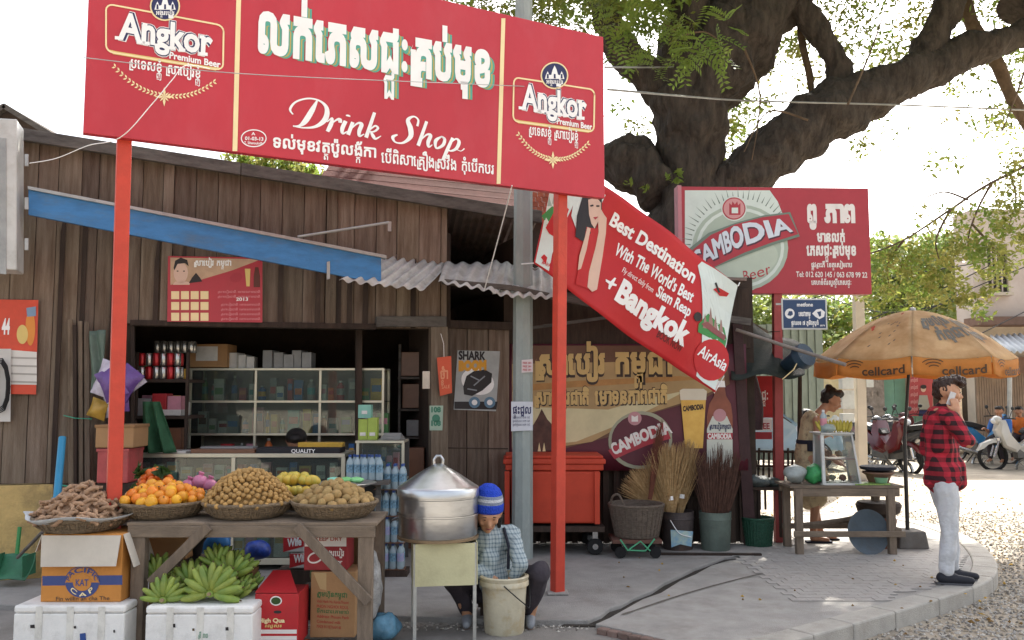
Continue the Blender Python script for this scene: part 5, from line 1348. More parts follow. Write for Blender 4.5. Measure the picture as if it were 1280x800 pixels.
# loose wire curls at the left of the billboard
wire([P(37, 204, 6.6), P(70, 198, 6.3), P(110, 182, 5.8), P(150, 172, 5.0), P(190, 130, 4.93), P(215, 100, 4.95), P(232, 82, 5.0), P(262, 86, 5.15)], .003, 'loose pale wire looping from the metal box up over the billboard', m=white)
wire([P(640, 232, 6.6), P(625, 290, 7.4), P(605, 364, 8.1)], .005, 'slack cord hanging from the billboard to the corrugated sheets', m=white)
# ---- motorbikes: wheels, tyres, body, seat, forks, bars, lamps, mirrors, exhaust
chrome = mat('chrome', '#b8b8b8', .2, metal=.9, var=.05, bump=0); tyre = flat('tyre_rubber', '#1d1c1c', .85); seatm = flat('seat_black', '#232222', .6)
lampr = flat('lamp_red', '#a3242b', .25); lampw = flat('lamp_clear', '#d7d9dc', .15)
def body_poly(mb, prof, w_):
    """side profile (x,z) lofted across y with a narrower edge"""
    n = len(prof); cx_ = sum(p[0] for p in prof) / n; cz_ = sum(p[1] for p in prof) / n
    rings = [(-w_ / 2, .8), (-w_ * .36, 1.0), (w_ * .36, 1.0), (w_ / 2, .8)]
    vv = [((cx_ + (x - cx_) * k), y, cz_ + (z - cz_) * k) for y, k in rings for x, z in prof]
    ff = [(i * n + j, i * n + (j + 1) % n, (i + 1) * n + (j + 1) % n, (i + 1) * n + j) for i in range(3) for j in range(n)]
    ff += [tuple(reversed(range(n))), tuple(range(3 * n, 4 * n))]
    mb.add(vv, ff)
def motorbike(label, paint, group, paint2=None):
    b = thing('motorbike', (0, 0, 0), label, 'motorbike', group)
    for x_ in (-.62, .62):
        w_ = MB(); prof = [(.235, -.04), (.27, -.035), (.29, 0), (.27, .035), (.235, .04)]
        Mx = Matrix.Rotation(R(90), 3, 'X')
        w_.lathe(prof + [prof[0]], (0, 0, 0), 24, Mx, cap=False)
        wh = w_.build('wheel', tyre, b, smooth=True, loc=None); wh.location = (x_, 0, .29)
        r_ = MB(); r_.lathe([(.2, -.02), (.238, -.025), (.238, .025), (.2, .02), (.2, -.02)], (0, 0, 0), 24, Mx, cap=False); r_.lathe([(.04, -.06), (.04, .06)], (0, 0, 0), 10, Mx)
        for k_ in range(8): a = R(45 * k_); r_.bar((.03 * math.cos(a), 0, .03 * math.sin(a)), (.21 * math.cos(a), 0, .21 * math.sin(a)), .018, .012, up=(0, 1, 0))
        rm = r_.build('rim', chrome, wh); rm.location = (0, 0, 0)
    def bd(name, mb, m, par=None, sm=False): o = mb.build(name, m, par or b, smooth=sm); return o
    mb = MB(); body_poly(mb, [(-.78, .72), (-.5, .62), (-.25, .5), (-.15, .36), (.1, .32), (.22, .42), (.05, .52), (-.1, .62), (-.3, .74), (-.72, .82)], .24); bd('side_panel', mb, paint, sm=True)
    mb = MB(); body_poly(mb, [(.22, .35), (.42, .45), (.52, .78), (.46, .98), (.36, .98), (.3, .7), (.12, .45)], .34); bd('leg_shield', mb, paint2 or paint, sm=True)
    mb = MB(); body_poly(mb, [(-.78, .78), (-.3, .76), (.0, .68), (.06, .72), (-.02, .8), (-.35, .86), (-.76, .88)], .26); bd('seat', mb, seatm, sm=True)
    mb = MB(); body_poly(mb, [(.3, .56), (.42, .62), (.62, .63), (.82, .55), (.9, .42), (.84, .44), (.72, .53), (.6, .56), (.45, .55)], .15); bd('front_mudguard', mb, paint, sm=True)
    mb = MB(); body_poly(mb, [(-.95, .42), (-.86, .58), (-.6, .66), (-.4, .6), (-.6, .6), (-.8, .54)], .14); bd('rear_mudguard', mb, seatm, sm=True)
    mb = MB(); mb.tube([(.62, -.08, .29), (.5, -.08, .62)], .022, 6); mb.tube([(.62, .08, .29), (.5, .08, .62)], .022, 6); mb.bar((.52, -.1, .62), (.52, .1, .62), .05); bd('fork', mb, chrome)
    mb = MB(); mb.tube([(.28, -.36, 1.0), (.38, -.18, 1.02), (.42, 0, .98), (.38, .18, 1.02), (.28, .36, 1.0)], .014, 6); bd('handlebar', mb, seatm)
    mb = MB(); mb.ball((.47, 0, .98), (.09, .13, .09)); bd('cowl', mb, paint, sm=True)
    mb = MB(); mb.ball((.53, 0, .97), (.05, .09, .06)); bd('headlight', mb, lampw, sm=True)
    mb = MB(); mb.ball((-.82, 0, .76), (.05, .09, .045)); bd('rear_light', mb, lampr, sm=True)
    for s_ in (-1, 1):
        mb = MB(); mb.tube([(.34, .24 * s_, 1.02), (.3, .3 * s_, 1.16)], .007, 5); mb.ball((.3, .32 * s_, 1.2), (.015, .055, .04)); bd('mirror', mb, seatm, sm=True)
    mb = MB(); mb.box((.0, 0, .34), (.4, .2, .2)); mb.tube([(.1, -.1, .3), (.18, -.1, .22), (-.2, -.12, .2)], .018, 6); bd('engine', mb, mat('engine_grey', '#6c6a68', .5, metal=.5), sm=False)
    mb = MB(); mb.tube([(-.15, -.13, .22), (-.4, -.14, .26), (-.85, -.15, .36)], [.03, .05, .055], 10); bd('exhaust', mb, chrome, sm=True)
    mb = MB(); mb.tube([(-.1, .1, .25), (-.18, .24, 0.01)], .012, 5); bd('kickstand', mb, seatm)
    return b
def place(b, px, py, deg, z=GZ, sc=1.0):
    p = G(px, py, z); b.location = p; b.rotation_euler = (0, R(4), R(deg)); b.scale = (sc * 1.12,) * 3
    return b
MG = 'motorbikes parked across the street'
pr = mat('moto_red', '#5a1418', .3, var=.05, bump=0, coat=.5); pbk = mat('moto_black', '#26262b', .3, var=.05, bump=0, coat=.5); pbl = mat('moto_blue', '#2f7fb5', .3, var=.05, bump=0, coat=.5); pwh = mat('moto_silver', '#c3bfb8', .3, var=.05, bump=0, coat=.5)
place(motorbike('red motorbike facing the street, nearest the stone pier', pr, MG), 1104, 588, -65)
place(motorbike('black motorbike with red rear lamp next to the umbrella pole', pbk, MG, pr), 1128, 590, 118)
place(motorbike('dark motorbike half hidden behind the red one', pbk, MG), 1088, 578, -70)
place(motorbike('blue motorbike standing right of the man on the phone', pbl, MG), 1228, 580, 8)
place(motorbike('silver scooter cut off by the right edge of the photo', pwh, MG), 1285, 587, 175)
place(motorbike('dark blue motorbike behind the silver scooter', mat('moto_navy', '#35507a', .3, var=.05, bump=0), MG), 1258, 570, 165)
place(motorbike('red motorbike seen low between umbrella pole and man', pr, MG), 1150, 574, 100)
place(motorbike('pale motorbike beyond the shed beside the blue parked car', pwh, MG), 1012, 577, -30)
# parked car glimpsed beyond the food stall
car = thing('parked_car', (at(962, 19), 19, GZ), 'blue-grey parked car glimpsed behind the food seller', 'car')
cpnt = mat('car_paint', '#7f97ab', .3, var=.05, bump=0, coat=.6)
cx0 = at(955, 19) - .3
mb = MB(); prof = [(-2.1, .35), (-2.05, .75), (-1.6, .9), (-1.1, .95), (-.7, 1.35), (.5, 1.38), (1.1, .98), (1.9, .85), (2.1, .6), (2.1, .35)]
body_poly(mb, prof, 1.6); mb.v = [(p[0] + cx0, p[1] + 19.6, p[2] + GZ) for p in mb.v]; mb.build('body', cpnt, car, smooth=True)
mb = MB(); body_poly(mb, [(-.98, .96), (-.66, 1.3), (-.1, 1.32), (-.1, .97)], 1.55); mb.v = [(p[0] + cx0, p[1] + 19.58, p[2] + GZ) for p in mb.v]; mb.build('side_window', drk, car)
mb = MB(); body_poly(mb, [(0, .97), (0, 1.32), (.46, 1.33), (.95, .98)], 1.55); mb.v = [(p[0] + cx0, p[1] + 19.58, p[2] + GZ) for p in mb.v]; mb.build('side_window', drk, car)
for x_ in (-1.35, 1.35):
    mb = MB(); mb.lathe([(.16, -.1), (.3, -.1), (.32, 0), (.3, .1), (.16, .1)], (cx0 + x_, 18.85, GZ + .32), 20, Matrix.Rotation(R(90), 3, 'X')); mb.build('wheel', tyre, car, smooth=True)
# ================================================================== SHOP GOODS
SH = facade
alu = mat('pale_aluminium', '#c9c4b0', .35, metal=.5, var=.08, bump=0); gls = glass('cabinet_glass', '#dfe8e2', .05)
tin_can = mat('shiny_can', '#b9b6b0', .25, metal=.8, var=.2, bump=0)
def B(x0, y0, x1, y1, Y, dep, m, parent, name, bevel=.003):
    """box whose front face fills the pixel rectangle at depth Y, reaching dep back"""
    pl = facade(Y); return fbox2(pl, x0, y0, x1, y1, -dep, 0, m, parent, name, bevel)
def fbox2(pl, x0, y0, x1, y1, d0, d1, m, parent, name, bevel=.003):
    ym = (y0 + y1) / 2; a = (pl.uv(x0, ym)[0], pl.uv(x0, y1)[1]); b = (pl.uv(x1, ym)[0], pl.uv(x1, y0)[1])
    return wbox(a[0], b[0], a[1], b[1], d0, d1, m, parent, name, bevel, pl)
GOODC = [('white', '#cfcdc8'), ('blue', '#3f6fa8'), ('red', '#b0353a'), ('yellow', '#cfa53c'), ('green', '#5d8f5a'), ('pink', '#c98a98'), ('grey', '#8d8d8c'), ('orange', '#cc6a33'), ('teal', '#4f9a9c'), ('brown', '#7a5540')]
GMAT = {n: mat('pack_' + n, c, .4, var=.12, scale=12, bump=0) for n, c in GOODC}
rg = random.Random(17)
goods_seen = {}
def uniq(l):
    return l
def box_good(x, z, Y, w_, h_, dp, cn, where, grp):
    o = thing_box(x, z, Y, w_, h_, dp, GMAT[cn]); tag(o, f'{cn} carton pack {where}', 'pack', grp)
    c2 = rg.choice([n for n, _ in GOODC if n != cn])
    mb = MB(); mb.box((0, -dp / 2 - .001, h_ * rg.uniform(.4, .7)), (w_ * .8, .002, h_ * .3)); lb = mb.mesh('label', GMAT[c2]); newobj('label', lb, o)
    return o
def thing_box(x, z, Y, w_, h_, dp, m):
    mb = MB(); mb.box((0, 0, h_ / 2), (w_, dp, h_)); me = mb.mesh('pack', m); return newobj('pack', me, None, (x, Y, z), (0, 0, rg.uniform(-.15, .15)))
def bottle_mesh(r_, h_, mb_, ml, mc):
    mb = MB(); mb.lathe([(r_ * .9, 0), (r_, h_ * .04), (r_, h_ * .3)], n=10, cap=True); mb.cm = 1; mb.lathe([(r_ * 1.01, h_ * .3), (r_ * 1.01, h_ * .62)], n=10, cap=False); mb.cm = 0
    mb.lathe([(r_, h_ * .62), (r_ * .9, h_ * .74), (r_ * .38, h_ * .88), (r_ * .38, h_ * .92)], n=10, cap=False); mb.cm = 2; mb.lathe([(r_ * .42, h_ * .91), (r_ * .42, h_)], n=10)
    return mb.mesh('bottle', [mb_, ml, mc], smooth=True)
pet = mat('clear_plastic', '#b9cdd4', .12, var=.05, bump=0, alpha=.6); cyan = flat('label_cyan', '#86aec4', .4, var=.5, scale=60); capb = flat('cap_blue', '#34518f', .4); pinkl = flat('label_pink', '#b79ab0', .4, var=.5, scale=60, c2='#7f9cc0'); capw = flat('cap_white', '#d5d5d5', .4)
# --- wall cabinet
CY_ = 8.75
CB = facade(CY_)
cab = thing('glass_cabinet', CB.px(357, 600, 0), 'tall aluminium glass cabinet of small goods inside the dark shop', 'cabinet')
X0, X1 = CB.uv(235, 540)[0], CB.uv(480, 540)[0]
for q in (236, 318, 399, 478): fbox2(CB, q - 1.5, 460, q + 1.5, 628, -.03, 0, alu, cab, 'upright', .002)
for q in (236, 478): fbox2(CB, q - 1.5, 460, q + 1.5, 628, -.42, -.38, alu, cab, 'upright', .002)
for q in (461.5, 502, 543): fbox2(CB, 234, q - 1.4, 480, q + 1.4, -.03, .002, alu, cab, 'rail', .002)
ZS = [CB.uv(300, q)[1] for q in (461.5, 502, 543, 580)]
for z_ in ZS[:3]: wbox(X0, X1, z_ - .006, z_ + .004, -.4, -.035, gls if z_ != ZS[0] else alu, cab, 'shelf', 0, CB)
wbox(X0, X1, ZS[3] - .02, ZS[3], -.4, -.01, alu, cab, 'shelf', 0, CB)
wbox(X0, X1, ZS[3] - .02, ZS[0], -.42, -.405, mat('cabinet_back', '#8a8478', .8), cab, 'back_panel', 0, CB)
for a, b in ((237.5, 316.5), (319.5, 397.5), (400.5, 476.5)):
    for t, u in ((463, 500.5), (503.5, 541.5)): fbox2(CB, a, t, b, u, -.012, -.008, gls, cab, 'pane', 0)
wbox(X0, X1, 0, .35, -.42, 0, mat('cabinet_base', '#6b6357', .7), cab, 'base', .004, CB)
wbox(X0, X1, .35, .36, -.42, 0, alu, cab, 'base_top', 0, CB)
for z_, sh in ((ZS[1], 'upper'), (ZS[2], 'lower'), (ZS[3], 'bottom')):
    hmax = .27
    x = X0 + .06
    while x < X1 - .08:
        frac = (x - X0) / (X1 - X0); bay_n = ['left', 'middle', 'right'][min(2, int(frac * 3))]
        w_ = rg.uniform(.05, .12); h_ = rg.uniform(.12, .26)
        cn = rg.choice(['white', 'white', 'white', 'grey', 'yellow', 'green', 'pink', 'red', 'blue', 'teal', 'orange']); where = f'on the {sh} shelf of the glass cabinet, {bay_n} bay'
        if rg.random() < .35:
            me = bottle_mesh(w_ * .35, h_, GMAT[cn], GMAT[rg.choice(GOODC)[0]], GMAT['white']); o = newobj('bottle', me, None, (x + w_ / 2, CY_ + rg.uniform(.06, .2), z_ + .005)); tag(o, f'{cn} bottle {where}', 'bottle', 'goods in the glass cabinet')
        else: box_good(x + w_ / 2, z_ + .005, CY_ + rg.uniform(.07, .2), w_, h_, .06, cn, where, 'goods in the glass cabinet')
        x += w_ + rg.uniform(.004, .03)
# on top of it
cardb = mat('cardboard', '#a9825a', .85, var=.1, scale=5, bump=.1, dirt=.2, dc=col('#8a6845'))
cardd = mat('cardboard_dark', '#94704c', .85, var=.1, scale=5, bump=.1)  # darker brown cardboard for a lid and prop boxes
o = thing('carton', CB.px(260, 459, 0), 'brown carton with pale label standing on top of the glass cabinet', 'carton')
B(237, 430, 284, 459, CY_ + .02, .3, cardb, o, 'box'); B(245, 433, 272, 451, CY_ + .017, .002, GMAT['white'], o, 'label', 0)
for i, (a, b, t) in enumerate(((286, 315, 441), (328, 388, 438))):
    mb = MB(); q0 = facade(CY_ + .1); ua, ub = q0.uv(a, 540)[0], q0.uv(b, 540)[0]; z0, z1 = ZS[0] + .006, q0.uv(a, t)[1]
    for j in range(3 + i * 2):
        u_ = ua + (ub - ua) * (j + .5) / (3 + i * 2); mb.box((u_, CY_ + .18 + .02 * (j % 2), (z0 + z1) / 2 - .01 * (j % 3)), ((ub - ua) / (3.1 + i * 2), .2, (z1 - z0) * (1 - .12 * (j % 3))), Matrix.Rotation(.1 * (j % 3) - .1, 3, 'Z'))
    tag(mb.build('wrapped_packs', GMAT['grey' if i else 'white'], smooth=True), ['small white wrapped bundle on the cabinet beside the brown carton', 'long pale wrapped bundle on top of the cabinet at right'][i], 'bundle', None, 'stuff')
# --- counter
KY = 7.8
KB = facade(KY)
cnt = thing('glass_counter', KB.px(298, 700, 0), 'long low glass shop counter behind the fruit baskets', 'counter')
fbox2(KB, 165, 567, 431, 572, -.5, .0, alu, cnt, 'top_rail', .003)
fbox2(KB, 165, 698, 431, 706, -.5, .0, alu, cnt, 'bottom_rail', .003)
for q in (168, 290, 428): fbox2(KB, q - 2.5, 572, q + 2.5, 706, -.025, -.0, alu, cnt, 'upright', .002)
fbox2(KB, 166, 573, 430, 697, -.5, -.485, mat('counter_back', '#4c4a48', .8), cnt, 'back_panel', 0)
fbox2(KB, 166, 634, 430, 636.5, -.48, -.03, alu, cnt, 'shelf', 0)
fbox2(KB, 166, 600, 430, 601.5, -.48, -.03, gls, cnt, 'shelf', 0)
for a, b in ((171, 287), (293, 425)): fbox2(KB, a, 573, b, 697, -.018, -.014, gls, cnt, 'pane', 0)
for i, q in enumerate((600, 634.5, 698)):
    z_ = KB.uv(200, q)[1] + .004; hm = (.16, .17, .3)[i]
    x = KB.uv(172, 540)[0]
    while x < KB.uv(424, 540)[0] - .05:
        w_ = rg.uniform(.05, .1) * (1.5 if i == 2 else 1); h_ = rg.uniform(.6, .97) * hm
        cn = rg.choice(['white', 'white', 'blue', 'red', 'white', 'teal', 'yellow', 'pink'])
        frac = (x + 3.35) / 1.8
        box_good(x + w_ / 2, z_, KY + rg.uniform(.055, .1), w_, h_, .06, cn, f"on the {['top', 'middle', 'bottom'][i]} shelf of the counter, {'left' if x < -2.6 else 'middle' if x < -2.0 else 'right'} part", 'goods in the counter')
        x += w_ + rg.uniform(.005, .05)
# things lying on the counter
zt = KB.uv(300, 567)[1]
def slabthing(x0, x1, y1, h_, Y, dp, m, label, cat, name, txt=None, rot=0):
    pl = facade(Y); a = pl.uv(x0, y1); b = pl.uv(x1, y1)
    mb = MB(); mb.box((0, 0, h_ / 2), (b[0] - a[0], dp, h_)); me = mb.mesh(name, m)
    o = newobj(name, me, None, ((a[0] + b[0]) / 2, Y + dp / 2, zt), (0, 0, rot)); bv = o.modifiers.new('b', 'BEVEL'); bv.width = .004; bv.segments = 2
    tag(o, label, cat)
    return o
slabthing(178, 232, 567, .02, KY + .03, .2, GMAT['white'], 'thin white tray lying at the left end of the counter', 'tray', 'tray')
slabthing(238, 318, 567, .035, KY + .03, .25, GMAT['brown'], 'brown folded mat lying on the middle of the counter', 'mat', 'mat')
q = slabthing(250, 316, 567, .05, KY + .15, .15, GMAT['grey'], 'dark newspaper stack on the counter behind the brown mat', 'newspaper', 'newspaper')
cl = slabthing(320, 425, 567, .045, KY + .04, .25, mat('dark_cloth', '#2b2a2e', .8), 'black cloth with white QUALITY print lying on the counter right end', 'cloth', 'cloth')
text(facade(KY + .035), 'QUALITY', 364, 566, 394, 566, 4.5, white, cl, .0, .02)
slabthing(372, 428, 567, .085, KY + .2, .12, GMAT['yellow'], 'folded ochre cloth behind the black cloth on the counter', 'cloth', 'cloth')
# --- small display case at the right with boxes on it
SY = 7.75
SB = facade(SY)
sc_ = thing('display_case', SB.px(475, 700, 0), 'narrow glass display case at the right end of the counter', 'display case')
for q in (446, 503): fbox2(SB, q - 1.7, 552, q + 1.7, 700, -.02, 0, alu, sc_, 'upright', .002)
fbox2(SB, 444, 551, 505, 554, -.35, .002, alu, sc_, 'rail', .002); fbox2(SB, 444, 600, 505, 602, -.35, 0, alu, sc_, 'shelf', .002)
fbox2(SB, 448, 555, 501, 599, -.012, -.008, gls, sc_, 'pane', 0); fbox2(SB, 444, 551, 505, 706, -.36, -.35, MATS['counter_back'], sc_, 'back_panel', 0)
for i, (a, b, t, cn) in enumerate(((474, 482, 577, 'white'), (483, 490, 570, 'pink'), (491, 498, 566, 'pink'), (476, 481, 560, 'grey'))):
    pl = facade(SY + .1); u0_, u1_ = pl.uv(a, 540)[0], pl.uv(b, 540)[0]; z0 = SB.uv(0, 600)[1]; box_good((u0_ + u1_) / 2, z0, SY + .1 + i * .03, u1_ - u0_, pl.uv(a, t)[1] - z0, .05, cn, f"{['first', 'second', 'third', 'back'][i]} in the narrow display case", 'packs in the display case')
ztc = SB.uv(0, 551)[1] + .004
for a, b, t, cn, l_ in ((448, 459, 524, 'green', 'left green tea box'), (460, 472, 522, 'green', 'right green tea box'), (448, 464, 506, 'teal', 'teal and white box stacked above the green tea boxes')):
    pl = facade(SY + .1); u0_, u1_ = pl.uv(a, 540)[0], pl.uv(b, 540)[0]; zb = ztc if cn == 'green' else pl.uv(a, 522.5)[1]
    o = thing_box((u0_ + u1_) / 2, zb, SY + .12, u1_ - u0_, pl.uv(a, t)[1] - zb, .07, mat('tea_' + cn, {'green': '#9cb04e', 'teal': '#7fb5a5'}[cn], .5, bump=0)); tag(o, l_ + ' on the narrow display case', 'box')
    mb = MB(); mb.box((0, -.036, .05), (.05, .002, .03)); newobj('label', mb.mesh('label', GMAT['white']), o)
mb = MB()
for j in range(4): mb.box((P(490, 545, SY + .1).x, SY + .15, ztc + .008 + j * .014), (.18 - j * .01, .14, .012), Matrix.Rotation(.1 * j - .2, 3, 'Z'))
tag(mb.build('magazine_pile', [GMAT['grey']]), 'pile of dark magazines at the right end of the display case', 'magazine pile', None, 'stuff')
# --- water bottles: packs stacked beside the case, a row in front of it
bm_ = bottle_mesh(.031, .21, pet, cyan, capb); bm2 = bottle_mesh(.031, .21, pet, pinkl, capb)
WZ = 0.0
fr = 0
for row in range(4):
    z_ = .0 + row * .222 + .06
    t = thing('bottle_pack', (P(490, 540, 7.7).x, 7.6, z_), ['bottom pack of blue-labelled bottles in the stack by the doorway', 'second pack from the floor in the water bottle stack', 'third pack from the floor in the water bottle stack', 'topmost pack of water bottles in the stack by the doorway'][row], 'bottle pack', 'water bottle packs stacked by the doorway')
    for i in range(4):
        for j in range(2): newobj('bottle', bm2 if row in (0, 1) and (i + j) % 2 else bm_, t, ((i - 1.5) * .064 + (.01 if row % 2 else 0), j * .066, 0))
    mb = MB(); mb.box((0, .033, -.004), (.27, .14, .006)); newobj('tray', mb.mesh('tray', GMAT['brown']), t)
mb = MB(); mb.box((0, .05, .025), (.32, .2, .05)); tag(newobj('plank_pallet', mb.mesh('plank_pallet', wood_d), None, (P(490, 540, 7.7).x, 7.6, 0)), 'low dark wooden pallet under the water bottle packs', 'pallet')
for i in range(9):
    x = P(438 + i * 4.6, 540, 7.45).x; tag(newobj('bottle', bm_, None, (x, 7.45 + .03 * (i % 2), P(440, 600, 7.45).z)), f'small water bottle in the row before the display case, {["leftmost", "second", "third", "fourth", "fifth", "sixth", "seventh", "eighth", "ninth"][i]} from left', 'bottle', 'row of water bottles')
mb = MB(); mb.box((P(457, 600, 7.45).x, 7.47, P(440, 600, 7.45).z - .02), (.4, .16, .03)); mb.box((P(440, 600, 7.45).x, 7.5, P(440, 600, 7.45).z / 2 - .02), (.04, .04, P(440, 600, 7.45).z - .03)); mb.box((P(472, 600, 7.45).x, 7.5, P(440, 600, 7.45).z / 2 - .02), (.04, .04, P(440, 600, 7.45).z - .03)); mb.bar((P(440, 600, 7.45).x, 7.5, .25), (P(472, 600, 7.45).x, 7.5, .25), .03)
tag(mb.build('bottle_rack', wood_f), 'small wooden rack holding the row of water bottles', 'rack')
# --- left recess: packs of cans, snack bags, boxes, hanging cloth
def canpack(px, py, Y, n, label, mats_):
    t = thing('can_pack', P(px, py, Y), label, 'can pack', 'shrink-wrapped can packs on the left shelf')
    for i in range(n):
        for j in range(2):
            mb = MB(); mb.lathe([(.028, 0), (.032, .008), (.032, .105), (.026, .115)], n=10); newobj('can', mb.mesh('can', mats_[(i + j) % len(mats_)], smooth=True), t, (i * .066, j * .066, 0))
    return t
canr = mat('can_red', '#b02c30', .25, metal=.4, var=.1, bump=0)
canpack(168, 457, 8.1, 7, 'upper front pack of silver and red cans on the left shelf', [tin_can, canr])
canpack(168, 474, 8.1, 7, 'lower front pack of silver cans on the left shelf', [tin_can, tin_can, canr])
canpack(196, 441, 8.5, 6, 'back pack of cans on top of the left shelf', [tin_can])
sh_ = thing('goods_shelf', P(200, 600, 8.2), 'dark wooden shelf rack of can packs left of the cabinet', 'shelf')
for y_ in (474, 520, 565): B(164, y_, 232, y_ + 4, 8.05, .5, wood_d, sh_, 'shelf_board')
for x_ in (165, 229): B(x_, 440, x_ + 3, 700, 8.05, .04, wood_d, sh_, 'upright')
for i, (a, b, t, u, cn) in enumerate(((190, 208, 492, 520, 'red'), (209, 226, 495, 520, 'pink'), (170, 188, 498, 520, 'grey'), (196, 226, 512, 520, 'white'), (168, 196, 540, 565, 'grey'), (200, 226, 535, 565, 'brown'))):
    o = thing('pack', P((a + b) / 2, u, 8.1), f'{cn} goods box on the left shelf, {["second tier left", "second tier right", "second tier far left", "second tier front", "third tier left", "third tier right"][i]}', 'box', 'boxes on the left shelf'); B(a, t, b, u - .5, 8.1 - i * .004, .15, GMAT[cn], o, 'carton')
for ti, y_ in enumerate((520, 565, 474)):
    x_ = 167
    while x_ < 222:
        w_ = rg.uniform(6, 13); h_ = rg.uniform(14, 32) * (.6 if ti == 2 else 1); cn = rg.choice(['red', 'grey', 'white', 'pink', 'yellow', 'blue', 'brown', 'green', 'orange'])
        o = thing('pack', P(x_ + w_ / 2, y_, 8.3), f"{cn} packet standing at the back of the {['middle', 'lowest', 'top'][ti]} left shelf, {'left' if x_ < 186 else 'centre' if x_ < 206 else 'right'}", 'packet', 'packets on the left shelf'); B(x_, y_ - h_, x_ + w_, y_ - .6, 8.3, .12, GMAT[cn], o, 'packet', .004); x_ += w_ + rg.uniform(.5, 2)
snack = [mat('foil_' + n, c, .3, var=.25, scale=9, bump=.3, bscale=20) for n, c in (('purple', '#6a4c8e'), ('pale', '#c3bccb'), ('gold', '#b48f3c'))]
def bag(px, py, Y, w_, h_, rot, m, label, name='snack_bag', cat='snack bag', grp='foil snack bags hanging by the post', th=.3):
    mb = MB()
    def fn(a, b):
        x = (a - .5) * w_ * (1 - .12 * math.sin(b * math.pi)); z = (b - 1) * h_
        return (x, 0, z)
    V = []; nu, nv = 8, 8
    for sgn in (-1, 1):
        mb.sheet(lambda a, b, s=sgn: Vector(fn(a, b)) + Vector((0, s * th * w_ * math.sin(a * math.pi) ** .6 * math.sin(b * math.pi) ** .6 + .006 * s + .01 * noise.noise(Vector((a * 5, b * 6, s + px))), 0)), nu, nv)
    o = mb.build(name, m, smooth=True, loc=(0, 0, 0)); o.location = P(px, py, Y); o.rotation_euler = (0, R(rot), R(px % 17 - 8))
    return tag(o, label, cat, grp)
for i, (px, py, w_, h_, rot, k_) in enumerate(((132, 462, .2, .26, -25, 0), (140, 452, .16, .3, 20, 1), (170, 462, .2, .28, 35, 0), (178, 470, .13, .26, 50, 1), (128, 500, .16, .16, 20, 2), (136, 486, .12, .24, -10, 1), (150, 470, .18, .3, 0, 0))):
    bag(px, py, 7.35 + .03 * i, w_, h_, rot, snack[k_], f'{["purple", "silvery", "gold"][k_]} foil snack bag, {["far left", "upper left", "upper right", "right", "lowest left", "middle left", "behind the red post"][i]} of the hanging bunch')
for (a, t, b, u, m, l_) in ((119, 531, 167, 560, cardb, 'small brown carton stacked behind the left red post'), (121, 561, 160, 604, mat('cooler_red', '#b8504f', .4, dirt=.3), 'dull red cooler box below the small carton')):
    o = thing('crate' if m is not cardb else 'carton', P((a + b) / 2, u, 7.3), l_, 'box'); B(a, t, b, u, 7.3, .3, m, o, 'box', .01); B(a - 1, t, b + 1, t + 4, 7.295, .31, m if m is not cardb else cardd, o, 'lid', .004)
mb = MB(); B(119, 604, 165, 720, 7.32, .26, wood_d, None, 'crate_stand').data; 
tag(bpy.data.objects['crate_stand'], 'dark wooden stand under the red cooler box', 'stand')
gc = mat('green_cloth', '#2f5a3c', .85, var=.25, scale=6, bump=.4, bscale=15)
mb = MB(); mb.sheet(lambda a, b: P(178 + a * 22 + (1 - b) * 20 * (a - .1) , 566 - b * 64, 7.75) + Vector((0, .05 * math.sin(a * 14 + b * 2) * (1.2 - b), 0)), 26, 10)
tag(mb.build('green_cloth', gc, smooth=True, solid=.006), 'dark green cloth hanging in folds left of the counter', 'cloth')
mb = MB(); mb.sheet(lambda a, b: P(113 + a * 18, 492 - b * 78 - a * 2, 7.5) + Vector((0, .02 * math.sin(a * 9 + b * 5), 0)), 10, 10)
tag(mb.build('plastic_sheet', mat('grey_green_sheet', '#5d6f63', .5, var=.2), smooth=True, solid=.003), 'grey-green plastic sheet hanging at the left door jamb', 'plastic sheet')
wbx = thing('switch_box', P(531, 475, 8.3), 'small cream switch box on the inner side of the door post', 'switch box'); B(528, 464, 537, 486, 8.28, .04, plaster, wbx, 'case', .004)
bp_ = mat('blue_pipe_paint', '#2f86ad', .45, var=.1, bump=0)
mb = MB(); mb.tube([P(78, 547, 7.0), P(71, 625, 6.75)], .028, 12); mb.tube([P(71, 622, 6.76), P(71, 633, 6.74)], .036, 12)
tag(mb.build('blue_pipe', bp_, smooth=True), 'bright blue plastic pipe leaning against the brown planks', 'pipe')
# green dustpan on a stick, wooden handled broom
dp = thing('dustpan', G(18, 722, 0), 'green long-handled dustpan standing by the yellow plinth', 'dustpan')
dpm = mat('dustpan_green', '#3f7a5a', .5, var=.2, dirt=.3)
Yd = 7.22; dp.location = (P(18, 722, Yd).x, Yd, 0)
mb = MB(); q = facade(Yd); mb.sheet(lambda a, b: q.px(-4 + a * 42, 721 - b * 28 + 4 * abs(a - .5), .16 * (1 - b) ** 2 - .08), 8, 6); mb.build('pan', dpm, dp, smooth=True, solid=.006)
for x_ in (36, -3): mb = MB(); mb.sheet(lambda a, b: q.px(x_, 693 + b * 26, .1 - .2 * a), 3, 3); mb.build('pan_side', dpm, dp, solid=.006)
mb = MB(); mb.tube([q.px(16, 694, -.06), q.px(16, 661, -.1)], .016, 8); mb.build('handle', mat('handle_green', '#3d8a4c', .5), dp, smooth=True)
mb = MB(); mb.tube([P(22, 697, 6.6), P(54, 664, 5.95)], .012, 8); tag(mb.build('wooden_stick', wood_f), 'pale wooden stick leaning towards the open carton flap', 'stick')

